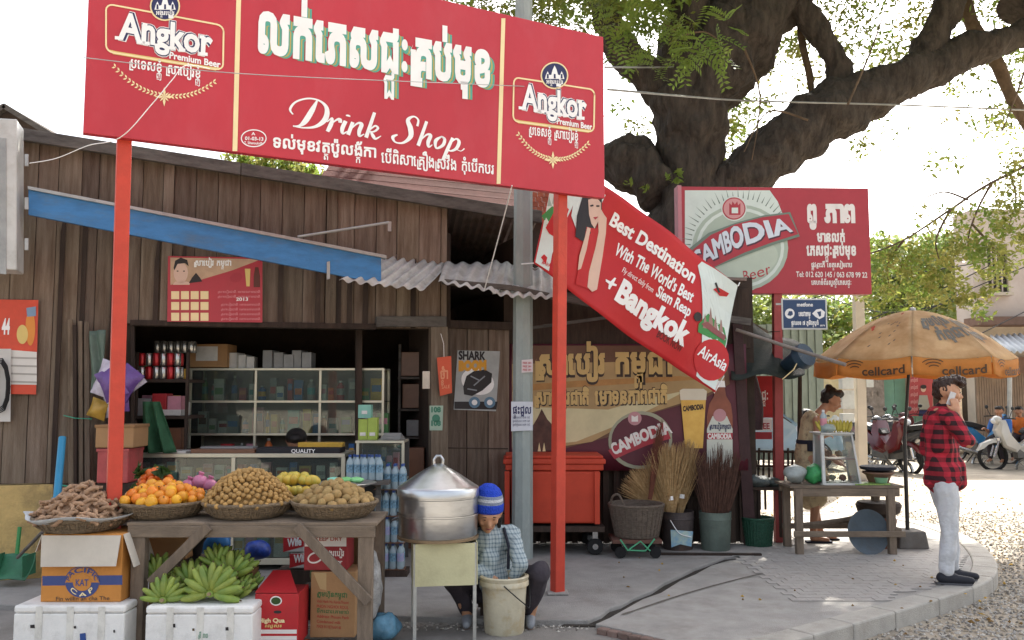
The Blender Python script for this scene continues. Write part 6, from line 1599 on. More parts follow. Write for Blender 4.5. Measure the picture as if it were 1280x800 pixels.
for i, (a, t, b, u, Y, cn, l_) in enumerate(((506, 600, 532, 690, 8.9, 'brown', 'tall dim carton standing inside the dark doorway'), (508, 560, 530, 600, 8.92, 'brown', 'brown box stacked on the dim carton in the doorway'), (500, 440, 530, 470, 9.3, 'brown', 'brown packet pile on the high shelf inside the doorway'), (503, 480, 526, 510, 9.3, 'brown', 'brown packet on the lower shelf inside the doorway'), (508, 525, 528, 545, 9.3, 'grey', 'grey box on the lowest shelf inside the doorway'))):
    o = thing('stock_box', P((a + b) / 2, u, Y), l_, 'box'); B(a, t, b, u, Y, .2, GMAT[cn], o, 'carton', .005)
t = thing('stock_shelf', P(515, 690, 9.35), 'dim wooden stock shelf seen through the narrow doorway', 'shelf')
for y_ in (471, 511, 546): B(497, y_, 536, y_ + 3, 9.28, .3, wood_f, t, 'shelf_board')
for x_ in (497, 533): B(x_, 430, x_ + 3, 680, 9.27, .04, wood_f, t, 'upright')
# ================================================================== FRUIT STALL
tw = mat('table_wood', '#877766', .85, var=.25, scale=4, bump=.5, st=(1, 5, 5), dirt=.5, dc=col('#4f463e'), ds=3, rnd=.08)
twv = mat('table_wood_upright', '#827262', .85, var=.25, scale=4, bump=.5, st=(6, 6, 1), dirt=.5, dc=col('#4f463e'), ds=3, rnd=.08)
TY = 5.32
TF = facade(TY)
TZ = TF.uv(300, 656)[1]
ft = thing('fruit_table', TF.px(315, 790, 0), 'grey weathered wooden table carrying the fruit baskets', 'table')
def TX(px): return TF.uv(px, 700)[0]
wbox(TX(158), TX(468), TZ - .075, TZ - .008, -.03, .0, tw, ft, 'apron_rail', .004, TF)
for i in range(5): wbox(TX(156), TX(470), TZ - .008, TZ + .012, -.105 - i * .1, -.008 - i * .1, tw, ft, 'top_plank', .003, TF)
for a, b in ((163, 180), (447, 465)):
    wbox(TX(a), TX(b), FZ, TZ - .075, -.075, -.004, twv, ft, 'leg', .005, TF)
    wbox(TX(a) , TX(b) , FZ, TZ - .03, -.55, -.48, twv, ft, 'leg', .005, TF)
for p, q in (((262, 657), (190, 728)), ((372, 657), (462, 752))):
    mb = MB(); mb.bar(TF.px(*p, .015), TF.px(*q, .015), .075, .03, up=(0, -1, 0)); 
    mb = MB(); d_ = TF.px(*q, .015) - TF.px(*p, .015); mb.bar(TF.px(*p, .018), TF.px(*q, .018), .028, .06, up=tuple(d_.cross(Vector((0, 1, 0))))); mb.build('brace', twv, ft, bevel=.003)
wbox(TX(180), TX(447), FZ + .02, FZ + .08, -.06, -.02, tw, ft, 'lower_rail', .004, TF)
# --- baskets
wick = mat('wicker', '#8d7a62', .85, var=.3, scale=30, bump=.9, bscale=90, st=(1, 1, 2.5), dirt=.3, dc=col('#4f4234'), ds=8)
def basket(x, y, z, r_, h_, label, hollow=.7, m=None):
    t = thing('basket', (x, y, z), label, 'basket', 'wicker fruit baskets')
    n = 36; mb = MB(); prof = []
    K = 14
    for i in range(K + 1):
        s = i / K; prof.append((r_ * (.72 + .28 * s ** .7) + (.006 if i % 2 else 0), h_ * s))
    mb.lathe([(0.001, .004), (r_ * .72, .0)] + prof + [(r_ * .96, h_), (r_ * .9, h_ * hollow), (.001, h_ * hollow - .01)], n=n, cap=False)
    b = mb.build('weave', m or wick, None, smooth=True, loc=(0, 0, 0), ang=70); b.parent = t; b.location = (0, 0, 0)
    mb = MB(); ring = []
    for k_ in range(49):
        a = 2 * math.pi * k_ / 48; ring.append((r_ * 1.0 * math.cos(a), r_ * 1.0 * math.sin(a), h_ + .004 * math.sin(a * 24)))
    mb.tube(ring, .012, 8, cap=False); b2 = mb.build('rim', m or wick, None, smooth=True, loc=(0, 0, 0)); b2.parent = t; b2.location = (0, 0, 0)
    mb = MB()
    for k_ in range(36):
        a = 2 * math.pi * k_ / 36; c_, s_ = math.cos(a), math.sin(a)
        mb.tube([(r_ * .74 * c_, r_ * .74 * s_, .004), (r_ * .88 * c_ + .006 * c_, r_ * .88 * s_ + .006 * s_, h_ * .45), (r_ * 1.01 * c_, r_ * 1.01 * s_, h_)], .006, 5)
    b3 = mb.build('stakes', m or wick, None, loc=(0, 0, 0)); b3.parent = t; b3.location = (0, 0, 0); b3['kind'] = 'stuff'
    return t
fr_ = random.Random(5)
def heap(cx_, cy_, z0, R0, H0, n, name, meshes, label, cat, group, r_, layers=1, flat_=1.5, peak=1.5, fine=None, side=False):
    """n pieces in a domed heap; only those a viewer could see"""
    k = 0
    for L_ in range(layers):
        Rr = R0 - L_ * r_ * 1.2; Hh = H0 - L_ * r_ * 1.5
        nn = n if L_ == 0 else n // 2
        for i in range(nn):
            rho = math.sqrt((i + .5) / nn); a = i * 2.399963 + L_
            x = Rr * rho * math.cos(a) + fr_.uniform(-.3, .3) * r_; y = Rr * rho * math.sin(a) + fr_.uniform(-.3, .3) * r_
            z = Hh * (1 - rho ** peak) + fr_.uniform(-.35, .35) * r_
            if y > Rr * .55 and rho > .75: continue
            me = fr_.choice(meshes)
            o = newobj(name, me, None, (cx_ + x, cy_ + y, z0 + z), (fr_.uniform(0, 6.28), fr_.uniform(0, 6.28), fr_.uniform(0, 6.28)), fr_.uniform(.86, 1.1))
            tag(o, label, cat, group); k += 1
    return k
def fruit_mesh(name, r_, m, seg=12, rings=9, sq=.9, noise_=.04, stem=None):
    out = []
    for v_ in range(3):
        mb = MB(); mb.ball((0, 0, 0), (r_, r_, r_ * sq), seg, rings)
        mb.v = [tuple(Vector(p) * (1 + noise_ * noise.noise(Vector(p) * (1.6 / r_) + Vector((v_ * 9, 0, 0))))) for p in mb.v]
        ms = [m]
        if stem: mb.cm = 1; mb.ball((0, 0, r_ * sq * .96), r_ * .16, 6, 4); ms.append(stem)
        out.append(mb.mesh(name, ms, smooth=True, ang=80))
    return out
stemm = mat('stem_brown', '#5b4a30', .8, bump=0)
mand = mat('mandarin_skin', '#e08a22', .4, var=.15, scale=14, bump=.15, bscale=220, rnd=.12, hue=.02, c2='#d7a02e')
tamm = mat('tamarind_pod', '#a58468', .8, var=.2, scale=40, bump=.3, bscale=80, rnd=.18)
longm = mat('longan_skin', '#b08a52', .75, var=.2, scale=90, bump=.2, bscale=200, rnd=.18)
sapm = mat('sapodilla_skin', '#a98758', .85, var=.2, scale=30, bump=.2, bscale=150, rnd=.16, c2='#8f7a4e')
mangm = mat('mango_skin', '#d1a640', .4, var=.25, scale=14, bump=.05, rnd=.12, c2='#a8a548')
dragm = mat('pink_bag', '#cf7f9e', .4, var=.2, scale=8, bump=.3, bscale=30, rnd=.05)
BZ = TZ + .013
b1 = basket(P(202, 690, 5.6).x, 5.6, BZ, .262, .09, 'first basket on the table from the left, heaped with orange mandarins')
heap(b1.location.x, 5.6, BZ + .10, .24, .10, 60, 'mandarin', fruit_mesh('mandarin', .036, mand, stem=stemm), 'round orange mandarin heaped in the first basket on the table', 'mandarin', 'mandarins heaped in the basket', .036, 2)
b2 = basket(P(309, 690, 5.6).x, 5.6, BZ, .272, .09, 'middle basket on the table, piled high with small tan longans')
heap(b2.location.x, 5.6, BZ + .085, .275, .2, 300, 'longan', fruit_mesh('longan', .0175, longm, 9, 6), 'small round tan longan in the tall pile on the table', 'longan', 'longans piled in the basket', .0175, 1, peak=2.1)
mb = MB(); mb.lathe([(.25 * math.sqrt(1 - i / 8) if i < 8 else .001, .07 + .165 * (1 - (1 - i / 8) ** (1.05))) for i in range(9)], (b2.location.x, 5.6, BZ), 20); o = mb.build('longan_mass', longm, smooth=True); tag(o, 'mass of longans packed deep inside the tall pile', 'longans', 'longans piled in the basket', 'stuff')
b3 = basket(P(418, 690, 5.6).x, 5.6, BZ, .262, .09, 'right-hand basket on the table, filled with brown sapodillas')
heap(b3.location.x, 5.6, BZ + .085, .238, .115, 62, 'sapodilla', fruit_mesh('sapodilla', .031, sapm, sq=1.08), 'dull brown sapodilla in the right-hand basket', 'sapodilla', 'sapodillas in the basket', .031, 2)
# mangoes, pink bags, orange bunch with leaves behind
mm = fruit_mesh('mango', .034, mangm, sq=1.3)
for i in range(16):
    o = newobj('mango', fr_.choice(mm), None, P(352 + (i % 6) * 8.5 + fr_.uniform(-2, 2), 690, 5.95), (fr_.uniform(0, 6), fr_.uniform(0, 6), 0), 1); o.location.y = 5.86 + .05 * (i // 6); o.location.z = BZ + .06 + .065 * (i // 6) + .02 + (.045 if i < 12 else 0)
    tag(o, 'yellow-green mango in the heap behind the longan pile', 'mango', 'mangoes behind the longans')
t = basket(P(374, 690, 5.9).x, 5.95, BZ, .16, .09, 'small half-hidden basket of mangoes behind the longan pile')
om = fruit_mesh('tangerine', .028, mat('tangerine_skin', '#dd6a22', .4, var=.1, scale=14, bump=.1, rnd=.1))
for i in range(34):
    a = i * 2.4; rr_ = .115 * math.sqrt(i / 34); z_ = .15 * (1 - (i / 34) ** 1.2) + .0
    o = newobj('tangerine', fr_.choice(om), None, (P(195, 690, 5.98).x + rr_ * math.cos(a) * (1.2), 5.95 + rr_ * math.sin(a) * .7, BZ + .06 + z_ + .04), (fr_.uniform(0, 6), 0, 0), 1)
    tag(o, 'deep orange tangerine in the leafy bunch behind the mandarins', 'tangerine', 'tangerines in the leafy bunch')
ll = Leaves()
for i in range(16):
    a = fr_.uniform(0, 6.28); ll.clump((P(195, 690, 5.98).x + .13 * math.cos(a), 5.95 + .08 * math.sin(a), BZ + .05 + fr_.uniform(0, .23)), .03, 6, .05, 0)
o = ll.build('tangerine_leaves', [mat('citrus_leaf', '#3f5a2c', .45, trans=.3, bump=0)], None); tag(o, 'dark green leaves tucked round the orange tangerine bunch', 'leaves', None, 'stuff')
tag(basket(P(196, 690, 5.95).x, 5.96, BZ, .16, .06, 'x'), 'small basket under the leafy tangerine bunch')
for i, (px, py, s) in enumerate(((236, 607, .05), (250, 602, .055), (262, 606, .05), (244, 613, .045), (228, 614, .045))):
    mb = MB(); mb.ball((0, 0, 0), (s, s * .8, s * .85), 12, 9); mb.v = [tuple(Vector(p) * (1 + .12 * noise.noise(Vector(p) * 30 + Vector((i, 0, 0))))) for p in mb.v]; mb.tube([(0, 0, s * .7), (.01, 0, s * 1.15)], [.01, .022], 8)
    o = mb.build('pink_bag', dragm, smooth=True, loc=(0, 0, 0)); o.location = P(px, py, 6.05); tag(o, f'knotted pink plastic bag of fruit, {["upper left", "topmost middle", "right", "lower middle", "lower left"][i]} of the bunch between tangerines and longans', 'bag', 'pink bags behind the baskets')
mb = MB(); mb.box((P(246, 690, 6.05).x, 6.08, (BZ + .1) / 2 + .25), (.3, .2, .16)); mb.box((P(246, 690, 6.05).x, 6.08, .2), (.28, .18, .48)); tag(mb.build('stacked_crates', tw), 'wooden box standing behind the table under the pink bags', 'crate', None, 'stuff')
# white plate and green bag behind the sapodillas
mb = MB(); mb.lathe([(.001, 0), (.12, 0), (.2, .03), (.195, .034), (.11, .008), (.001, .008)], (P(432, 690, 6.0).x, 6.0, P(432, 609, 6.0).z), 28); tag(mb.build('metal_tray', mat('tray_steel', '#bcbcb8', .3, metal=.7, bump=0), smooth=True), 'round shiny tray held up behind the sapodilla basket', 'tray')
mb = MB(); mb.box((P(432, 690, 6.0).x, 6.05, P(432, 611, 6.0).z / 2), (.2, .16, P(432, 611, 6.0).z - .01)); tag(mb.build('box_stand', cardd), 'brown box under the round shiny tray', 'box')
for i, (px, c_) in enumerate(((418, '#8fd0b8'), (433, '#7fc47a'), (446, '#8bd08a'))):
    mb = MB(); mb.ball((0, 0, 0), (.05, .05, .02), 10, 6); mb.v = [tuple(Vector(p) * (1 + .25 * noise.noise(Vector(p) * 40))) for p in mb.v]; o = mb.build('green_bag', mat('bag_green%d' % i, c_, .4, bump=.2), smooth=True, loc=(0, 0, 0)); o.location = P(px, 605, 5.98); o.location.z = P(432, 609, 6.0).z + .05
    tag(o, f'small {["mint", "green", "bright green"][i]} plastic bag on the shiny tray', 'bag')
# --- carton with printed emblem on the foam box, flaps open
foam = mat('foam_white', '#eeebe5', .75, var=.08, scale=6, bump=.25, bscale=160, dirt=.4, dc=col('#8c8577'), ds=5)
def foambox(x0, x1, ytop, Yf, dep, label, marks):
    pl = facade(Yf); zt_ = pl.uv(x0, ytop)[1]; u0_, u1_ = pl.uv(x0, 690)[0], pl.uv(x1, 690)[0]
    t = thing('foam_box', ((u0_ + u1_) / 2, Yf, FZ), label, 'foam box', 'white foam boxes under the fruit')
    wbox(u0_ + .002, u1_ - .002, FZ, zt_ - .046, -dep, -.001, foam, t, 'box', .008, pl); wbox(u0_, u1_, zt_ - .044, zt_, -dep - .002, 0.0, foam, t, 'lid', .014, pl)
    for k_ in range(3): wbox(u0_ + (u1_ - u0_) * (.2 + .28 * k_), u0_ + (u1_ - u0_) * (.2 + .28 * k_) + .04, FZ + .02, zt_ - .006, 0.0005, .0018, mat('clear_tape', '#e4e0d6', .3, var=.15, dirt=.4), t, 'tape', 0, pl)
    for mx, my, w_, h_, mm_ in marks: poly(pl, [(mx - w_, my - h_), (mx + w_ * .8, my - h_ * 1.2), (mx + w_, my + h_), (mx - w_ * .9, my + h_)], mm_, t, .003, 'smudge')
    return zt_
zf = foambox(20, 159, 757, 5.16, .42, 'left foam box under the orange carton, with grey lid', [(41, 783, 3, 2, blk), (94, 784, 1.5, 1.5, blk), (143, 789, 1.2, 1.6, blk), (104, 797, 4, 5, capb)])
zf2 = foambox(184, 318, 758, 5.12, .42, 'right foam box under the green bananas', [(218, 782, 1.6, 2.2, blk), (242, 787, 1.5, 1.5, stemm), (284, 786, 2, 2, blk)])
text(facade(5.12), 'ត្រី ៣០', 248, 797, 260, 797, 5, flat('stamp_green', '#6f9a80'), bpy.data.objects['foam_box.001'], .004, .02)
orange_c = mat('carton_orange', '#c4843f', .8, var=.08, scale=4, bump=.1, dirt=.15, dc=col('#9c6a38'))
pc = facade(5.24); u0_, u1_ = pc.uv(53, 690)[0], pc.uv(153, 690)[0]; zc0, zc1 = zf + .002, pc.uv(60, 668)[1]
ca_ = thing('fruit_carton', ((u0_ + u1_) / 2, 5.24, zc0), 'orange-brown printed carton with blue band and open white flap', 'carton')
wbox(u0_, u1_, zc0, zc1, -.36, 0, orange_c, ca_, 'box', .004, pc)
poly(pc, [(53, 720), (153, 719), (153, 731), (53, 732)], flat('band_blue', '#3c4a7e'), ca_, .001, 'band')
poly(pc, ell(103, 727, 21.5, 19), orange_c, ca_, .0022, 'ring'); poly(pc, ell(103, 728, 21, 19, a0=180, a1=360) , flat('band_blue', '#3c4a7e'), ca_, .0034, 'half_ring'); poly(pc, ell(103, 728, 11.5, 10.5), orange_c, ca_, .0046, 'disc')
stroke(pc, ell(103, 727, 21, 19, n=24, a0=0, a1=180), 1, MATS['band_blue'], ca_, .0034, 'ring_line')
text(pc, 'KAT', 95, 732, 111, 732, 8, MATS['band_blue'], ca_, .006, .02)
arc_text(pc, 'PACIFIC', [(87, 726), (91, 719), (103, 715), (115, 719), (119, 726)], [(83, 724), (88, 714), (103, 709), (118, 714), (123, 724)], MATS['band_blue'], ca_, .005, .02)
arc_text(pc, 'C A P', [(88, 738), (95, 743), (103, 745.5), (111, 743), (118, 738)], [(91, 733), (97, 738.5), (103, 740.5), (109, 738.5), (115, 733)], cream, ca_, .0065, .02)
text(pc, 'Fin willin an cha The', 70, 751, 137, 750, 5, flat('print_darkbrown', '#5a4030'), ca_, .002, .01)
mb = MB(); mb.prism([pc.px(53, 669, .006), pc.px(152, 669, .006), pc.px(149, 706, .04), pc.px(55, 707, .035)], (0, -.004, 0)); mb.f = [tuple(reversed(f)) for f in mb.f]; mb.build('flap', mat('flap_white', '#c9c0b2', .85, var=.08, bump=.1), ca_)
for s_ in ((52, 668, 44, 690, 1), (154, 668, 167, 709, 1)):
    mb = MB(); mb.prism([pc.px(s_[0], s_[1], 0), pc.px(s_[0], s_[1], -.3), pc.px(s_[2], s_[3], -.3), pc.px(s_[2], s_[3], .0)], (.004, 0, 0)); mb.build('flap', MATS['flap_white'], ca_)
b0 = basket(P(100, 690, 5.42).x, 5.43, zc1 + .003, .275, .08, 'leftmost basket on the orange carton, heaped with tamarind pods')
# newspaper lining
mb = MB(); cx_, cy_, cz_ = b0.location
mb.sheet(lambda a, b: Vector((cx_ + (.27 + .05 * b + .02 * math.sin(a * 40)) * math.cos(a * 6.283), cy_ + (.27 + .05 * b) * math.sin(a * 6.283), cz_ + .07 + .03 * b + .012 * math.sin(a * 26))), 70, 2)
tag(mb.build('newspaper_liner', mat('newsprint', '#b9bcbe', .8, var=.1), smooth=True, solid=.002), 'crumpled newspaper edge lining the tamarind basket', 'newspaper')
def pod_mesh(seed):
    mb = MB(); r_ = random.Random(seed); n = 9; pts = []; rad = []
    c = r_.uniform(.3, .9)
    for i in range(n):
        t = i / (n - 1); pts.append((.11 * (t - .5) * 1.0, .05 * c * math.sin(t * 3.14), .01 * math.sin(t * 6))); rad.append(.0135 * (.45 + .55 * math.sin(math.pi * min(max(t, .06), .94)) ** .5) * (1 + .16 * math.cos(t * 26)))
    mb.tube(pts, rad, 8); return mb.mesh('tamarind', tamm, smooth=True, ang=80)
pods = [pod_mesh(i) for i in range(5)]
for i in range(190):
    rho = math.sqrt((i + .5) / 190); a = i * 2.399963
    if math.sin(a) * rho > .6: continue
    o = newobj('tamarind', fr_.choice(pods), None, (cx_ + .255 * rho * math.cos(a), cy_ + .255 * rho * math.sin(a), cz_ + .075 + .185 * (1 - rho ** 1.15) + fr_.uniform(-.008, .012)), (fr_.uniform(-.5, .5), fr_.uniform(-.6, .6), fr_.uniform(0, 6.28)), fr_.uniform(.85, 1.15))
    tag(o, 'curved dusty brown tamarind pod in the leftmost basket', 'tamarind pod', 'tamarind pods in the basket')
mb = MB(); mb.lathe([(.25, .06), (.2, .11), (.12, .18), (.05, .225), (.001, .24)], (cx_, cy_, cz_), 20); o = mb.build('tamarind_mass', tamm, smooth=True); tag(o, 'tamarind pods packed deep inside the heap', 'tamarind', 'tamarind pods in the basket', 'stuff')
# --- bananas
bang = mat('banana_green', '#5f7d36', .5, var=.2, scale=9, bump=.03, rnd=.14, hue=.015, c2='#94a047')
def banana_mesh(seed):
    r_ = random.Random(seed); mb = MB(); n = 9; pts = []; rad = []
    for i in range(n):
        t = i / (n - 1); a = -.2 + 1.0 * t; pts.append((0, .05 * (1 - math.cos(a * 1.4)), .135 * t)); rad.append(max(.0035, .0225 * (math.sin(math.pi * (.08 + .86 * t)) ** .45)) * (.35 if t == 0 else 1))
    mb.tube(pts, rad, 7); mb.cm = 1; mb.tube([pts[-1], (pts[-1][0], pts[-1][1] + .002, pts[-1][2] + .01)], .004, 5)
    return mb.mesh('banana', [bang, stemm], smooth=True, ang=60)
bans = [banana_mesh(i) for i in range(2)]
def banana_hand(px, py, Y, sc, tilt, label, n=9, rows=2, spread=150, rz=0):
    t = thing('banana_hand', P(px, py, Y), label, 'bananas', 'hands of green bananas')
    for r_ in range(rows):
        for i in range(n - r_):
            a = R(-spread / 2 + spread * (i + .5 * r_) / (n - 1))
            o = newobj('banana', bans[0], t, (.014 * math.sin(a), .025 * r_ + .008 * (i % 2), .014 * math.cos(a) + .01 * r_), (R(12 - 24 * r_ + fr_.uniform(-6, 6)), a + fr_.uniform(-.06, .06), 0), sc * fr_.uniform(.9, 1.08))
    mb = MB(); mb.ball((0, -.004, 0), (.028, .02, .022), 8, 6); mb.cm = 1; mb.lathe([(.012, -.01), (.011, .01)], (0, -.024, 0), 8, Matrix.Rotation(R(90), 3, 'X'))
    c = mb.build('crown', [bang, mat('cut_stem', '#a08a6a', .8)], None, smooth=True, loc=(0, 0, 0)); c.parent = t; c.location = (0, 0, 0)
    t.rotation_euler = (R(tilt), 0, R(rz)); return t
for px, py, Y, sc, ti, n, rz, sp_, l_ in ((204, 750, 5.2, .85, -8, 9, 5, 170, 'lowest left hand of green bananas on the foam box'), (263, 742, 5.2, 1.15, -6, 11, 0, 200, 'largest hand of green bananas in the middle, cut stem facing front'), (297, 748, 5.32, .75, 0, 7, -15, 120, 'small hand of yellowish bananas at the right end'), (240, 735, 5.38, 1.0, 5, 9, 10, 150, 'hand of bananas behind the largest one at left'), (290, 722, 5.4, 1.0, 0, 9, -20, 130, 'upper right hand of green bananas'), (272, 708, 5.45, .8, 0, 8, 10, 120, 'topmost banana hand under the table top'), (196, 722, 5.45, .85, 6, 8, 20, 150, 'shaded banana hand behind the table leg'), (308, 742, 5.42, .7, 0, 7, -30, 100, 'banana hand at the far right edge of the foam box')):
    banana_hand(px, py, Y, sc, ti, l_, n, 2, sp_, rz)
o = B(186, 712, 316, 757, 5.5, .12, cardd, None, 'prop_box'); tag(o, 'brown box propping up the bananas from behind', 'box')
# --- cartons right of the bananas
def carton(x0, y0, x1, y1, Y, dep, m, label, name='carton'):
    t = thing(name, facade(Y).px((x0 + x1) / 2, y1, 0), label, 'carton'); B(x0, y0, x1, y1, Y, dep, m, t, 'box', .005); return t
rc = mat('carton_red', '#b8262b', .6, var=.1, bump=.05, dirt=.15)
t = carton(318, 742, 373, 808, 5.3, .26, rc, 'bright red fruit carton with oval emblem right of the foam box')
pl = facade(5.3)
poly(pl, ell(345, 751, 7.5, 6), tx, t, .001, 'emblem'); poly(pl, ell(345, 751, 6, 4.5), MATS['citrus_leaf'], t, .0022, 'emblem'); poly(pl, ell(347, 765, 5, 2), blk, t, .001, 'hand_hole')
text(pl, 'High Qua', 323, 778, 356, 778, 5, cream, t, .001, .04); text(pl, 'រលួសរ', 331, 784, 352, 784, 3, gold, t, .001, .03); poly(pl, [(320, 787), (371, 787), (371, 792), (320, 792)], tx, t, .001, 'stripe'); poly(pl, [(320, 795), (371, 795), (371, 800), (320, 800)], tx, t, .001, 'stripe')
mb = MB(); mb.prism([pl.px(319, 741, -.0), pl.px(372, 741, -.0), pl.px(352, 722, -.2), pl.px(330, 722, -.2)], (0, 0, .004)); mb.build('flap', rc, t)
t = carton(388, 715, 444, 797, 5.52, .25, cardb, 'tall brown carton with red and green print under the table')
pl = facade(5.52); text(pl, 'ក្រុមហ៊ុនកម្ពុជា', 396, 745, 434, 747, 5, flat('ink_green', '#4a6b3c'), t, .001, .04)
for i, (s_, m_) in enumerate((('Vinh Hanh Hu KandaThuont', 'ink_red'), ('PHON NGHOI ROUL', 'ink_red'), ('ទឹកដោះគោខាប់', 'ink_green'), ('Address: Phnom Penh', 'ink_red'), ('Condensed milk', 'ink_red'), ('MADE IN VIETNAM 48', 'ink_red'))):
    text(pl, s_, 396, 753 + i * 6.3, 426 if i > 3 else 436, 755 + i * 6.3, 3.6, flat(m_, '#a8402f'), t, .001, .02)
poly(pl, [(392, 716), (408, 716), (408, 738), (400, 736)], flat('tape', '#b99a6b', .3), t, .001, 'tape')
t = carton(380, 664, 434, 713, 5.54, .24, mat('carton_darkred', '#9a2f33', .7, dirt=.2), 'dark red and white beer carton stacked on the brown one')
pl = facade(5.54); poly(pl, [(381, 665), (433, 665), (433, 683), (381, 683)], tx, t, .001, 'white_panel'); poly(pl, ell(394, 697, 10, 7, rot=20), tx, t, .001, 'emblem'); poly(pl, ell(394, 697, 8, 5, rot=20), MATS['carton_darkred'], t, .0022, 'emblem'); text(pl, 'អង្គរបៀរ', 406, 695, 430, 695, 6, tx, t, .001, .03); text(pl, 'Angkor', 408, 704, 428, 704, 4, tx, t, .001, .03)
text(pl, 'KEEP DRY', 394, 676, 428, 676, 5, flat('ink_red', '#a8402f'), t, .0022, .02)
t = carton(181, 672, 232, 700, 5.75, .2, cardb, 'brown carton in the shade behind the left table leg')
for i, (px, py, dy) in enumerate(((358, 680, 0), (366, 700, 1))):
    pl = facade(6.6); t = carton(px - 4, py - 8, px + 22, py + 10, 6.6, .08, GMAT['white'], ['upper red and white detergent pack showing under the table', 'lower red and white detergent pack showing under the table'][i], 'detergent_pack')
    poly(pl, [(px - 4, py - 8), (px + 22, py - 8), (px + 22, py + 3), (px - 4, py + 10)], rc, t, .001, 'wrapper'); text(pl, 'Wife', px + 1, py + 3, px + 19, py + 1, 9, white, t, .003, .05)
mb = MB(); mb.box((P(370, 690, 6.6).x, 6.7, P(360, 712, 6.6).z / 2), (.28, .2, P(360, 712, 6.6).z - .01)); tag(mb.build('goods_crate', wood_d), 'dark crate under the detergent packs', 'crate')
blueb = mat('bag_blue', '#3a78b5', .3, var=.3, scale=12, bump=.4, bscale=25)
def lump(px, py, Y, r3, m, label, cat, name, seed=0, amp=.3, fr=14, z=None, grp=None):
    mb = MB(); mb.ball((0, 0, 0), r3, 18, 13); mb.v = [tuple(Vector(p) * (1 + amp * noise.noise(Vector(p) * fr + Vector((seed, 0, 0))))) for p in mb.v]
    zmin = min(p[2] for p in mb.v); mb.v = [(p[0], p[1], p[2] - zmin) for p in mb.v]
    o = mb.build(name, m, smooth=True, loc=(0, 0, 0), ang=80); o.location = P(px, py, Y)
    if z is not None: o.location.z = z
    return tag(o, label, cat, grp)
lump(266, 692, 6.3, (.12, .09, .1), blueb, 'crumpled blue bag in the shade beneath the table', 'bag', 'blue_bag', 1)
lump(238, 700, 5.95, (.11, .1, .16), MATS['black_rubber'], 'black coiled bag behind the left table brace', 'bag', 'black_bag', 2)
lump(322, 700, 6.5, (.1, .08, .07), mat('pack_deepblue', '#2747a0', .4, var=.4, scale=20, bump=.2), 'blue patterned packet on the shelf seen under the table', 'packet', 'blue_packet', 3, .12)
lump(480, 795, 5.75, (.1, .1, .085), mat('water_bag', '#5f8fa8', .15, var=.3, scale=9, bump=.5, bscale=18, alpha=.85), 'blue clear plastic bag lying between table and steamer', 'bag', 'plastic_bag', 5, .35, 16, FZ)
lump(467, 775, 5.7, (.05, .06, .2), mat('white_bag', '#b5b3b0', .4, var=.4, scale=14, bump=.5), 'white and black plastic bag hanging on the right table leg', 'bag', 'plastic_bag', 6, .3, 16, .12)
lump(405, 728, 6.3, (.1, .1, .1), mat('dull_green', '#5f6a3a', .6, var=.3), 'round green melon in the shade behind the cartons', 'melon', 'melon', 8, .03, z=.18)
tag(B(375, 735, 440, 790, 6.3, .2, wood_d, None, 'low_shelf'), 'dark low shelf box in the shade behind the cartons', 'shelf')
for i in range(5):
    o = newobj('tangerine', fr_.choice(om), None, P(374 + i * 4, 690, 5.6 + .03 * (i % 2)), (0, 0, 0), 1); o.location.z = FZ + .03; tag(o, 'stray orange tangerine on the ground under the table', 'tangerine', 'tangerines under the table')
# ================================================================== STEAMER ON ITS STAND
alum = mat('beaten_aluminium', '#c2c4c6', .28, metal=.95, var=.1, scale=4, bump=.06, bscale=14, st=(1, 1, 3), dirt=.2, dc=col('#8f9092'), ds=4)
crm = mat('cream_enamel', '#c9c49b', .55, var=.08, scale=5, bump=.08, dirt=.3, dc=col('#9c8f6c'), ds=5)
fl, frt = G(518, 803, FZ), G(593, 800, FZ)
ex = (frt - fl); wd = ex.length; ex.normalize(); ey = Vector((-ex.y, ex.x, 0))
cst = fl + ex * wd / 2 + ey * wd / 2
SP = facade(fl.y)
zt1 = SP.uv(518, 680)[1]; zt0 = SP.uv(518, 733)[1]
stn = thing('steamer_stand', Vector((cst.x, cst.y, FZ)), 'square cream metal stand on four thin legs under the steamer', 'stand')
for a in (0, 1):
    for b in (0, 1):
        p_ = fl + ex * wd * a + ey * wd * b; mb = MB(); mb.bar(Vector((p_.x, p_.y, FZ)), Vector((p_.x, p_.y, zt1)), .022, .022, up=tuple(ey)); mb.build('leg', mat('leg_white', '#b9b7ae', .5, dirt=.3), stn, bevel=.002)
for n_, (p_, dr) in enumerate(((fl - ey * .014, ex), (fl - ex * .014, ey), (fl + ey * (wd + .014), ex), (fl + ex * (wd + .014), ey))):
    mb = MB(); q = [Vector((p_.x, p_.y, zt0)), Vector((p_.x, p_.y, zt0)) + dr * wd, Vector((p_.x, p_.y, zt1)) + dr * wd, Vector((p_.x, p_.y, zt1))]
    mb.prism(q, (ey if n_ % 2 == 0 else ex) * .006); mb.build('panel', crm, stn)
pot = thing('steamer_pot', Vector((cst.x - .035, cst.y, zt1 + .004)), 'big round aluminium steamer with conical lid and handle', 'steamer')
Rp = 50 * cst.y / F * 1.0
def potp(name, prof, m=alum):
    mb = MB(); mb.lathe(prof, (0, 0, 0), 64, cap=False); o = mb.build(name, m, None, smooth=True, loc=(0, 0, 0), ang=35); o.parent = pot; o.location = (0, 0, 0); return o
h0 = .155; h1 = .115
mb = MB(); mb.lathe([(Rp * .93, 0), (Rp * 1.0, 0.004), (Rp * 1.0, .02), (Rp * .97, .024)], (0, 0, 0), 64); o = mb.build('base_ring', mat('burnt_rim', '#8f7a5f', .5, metal=.5), None, smooth=True, loc=(0, 0, 0)); o.parent = pot; o.location = (0, 0, 0)
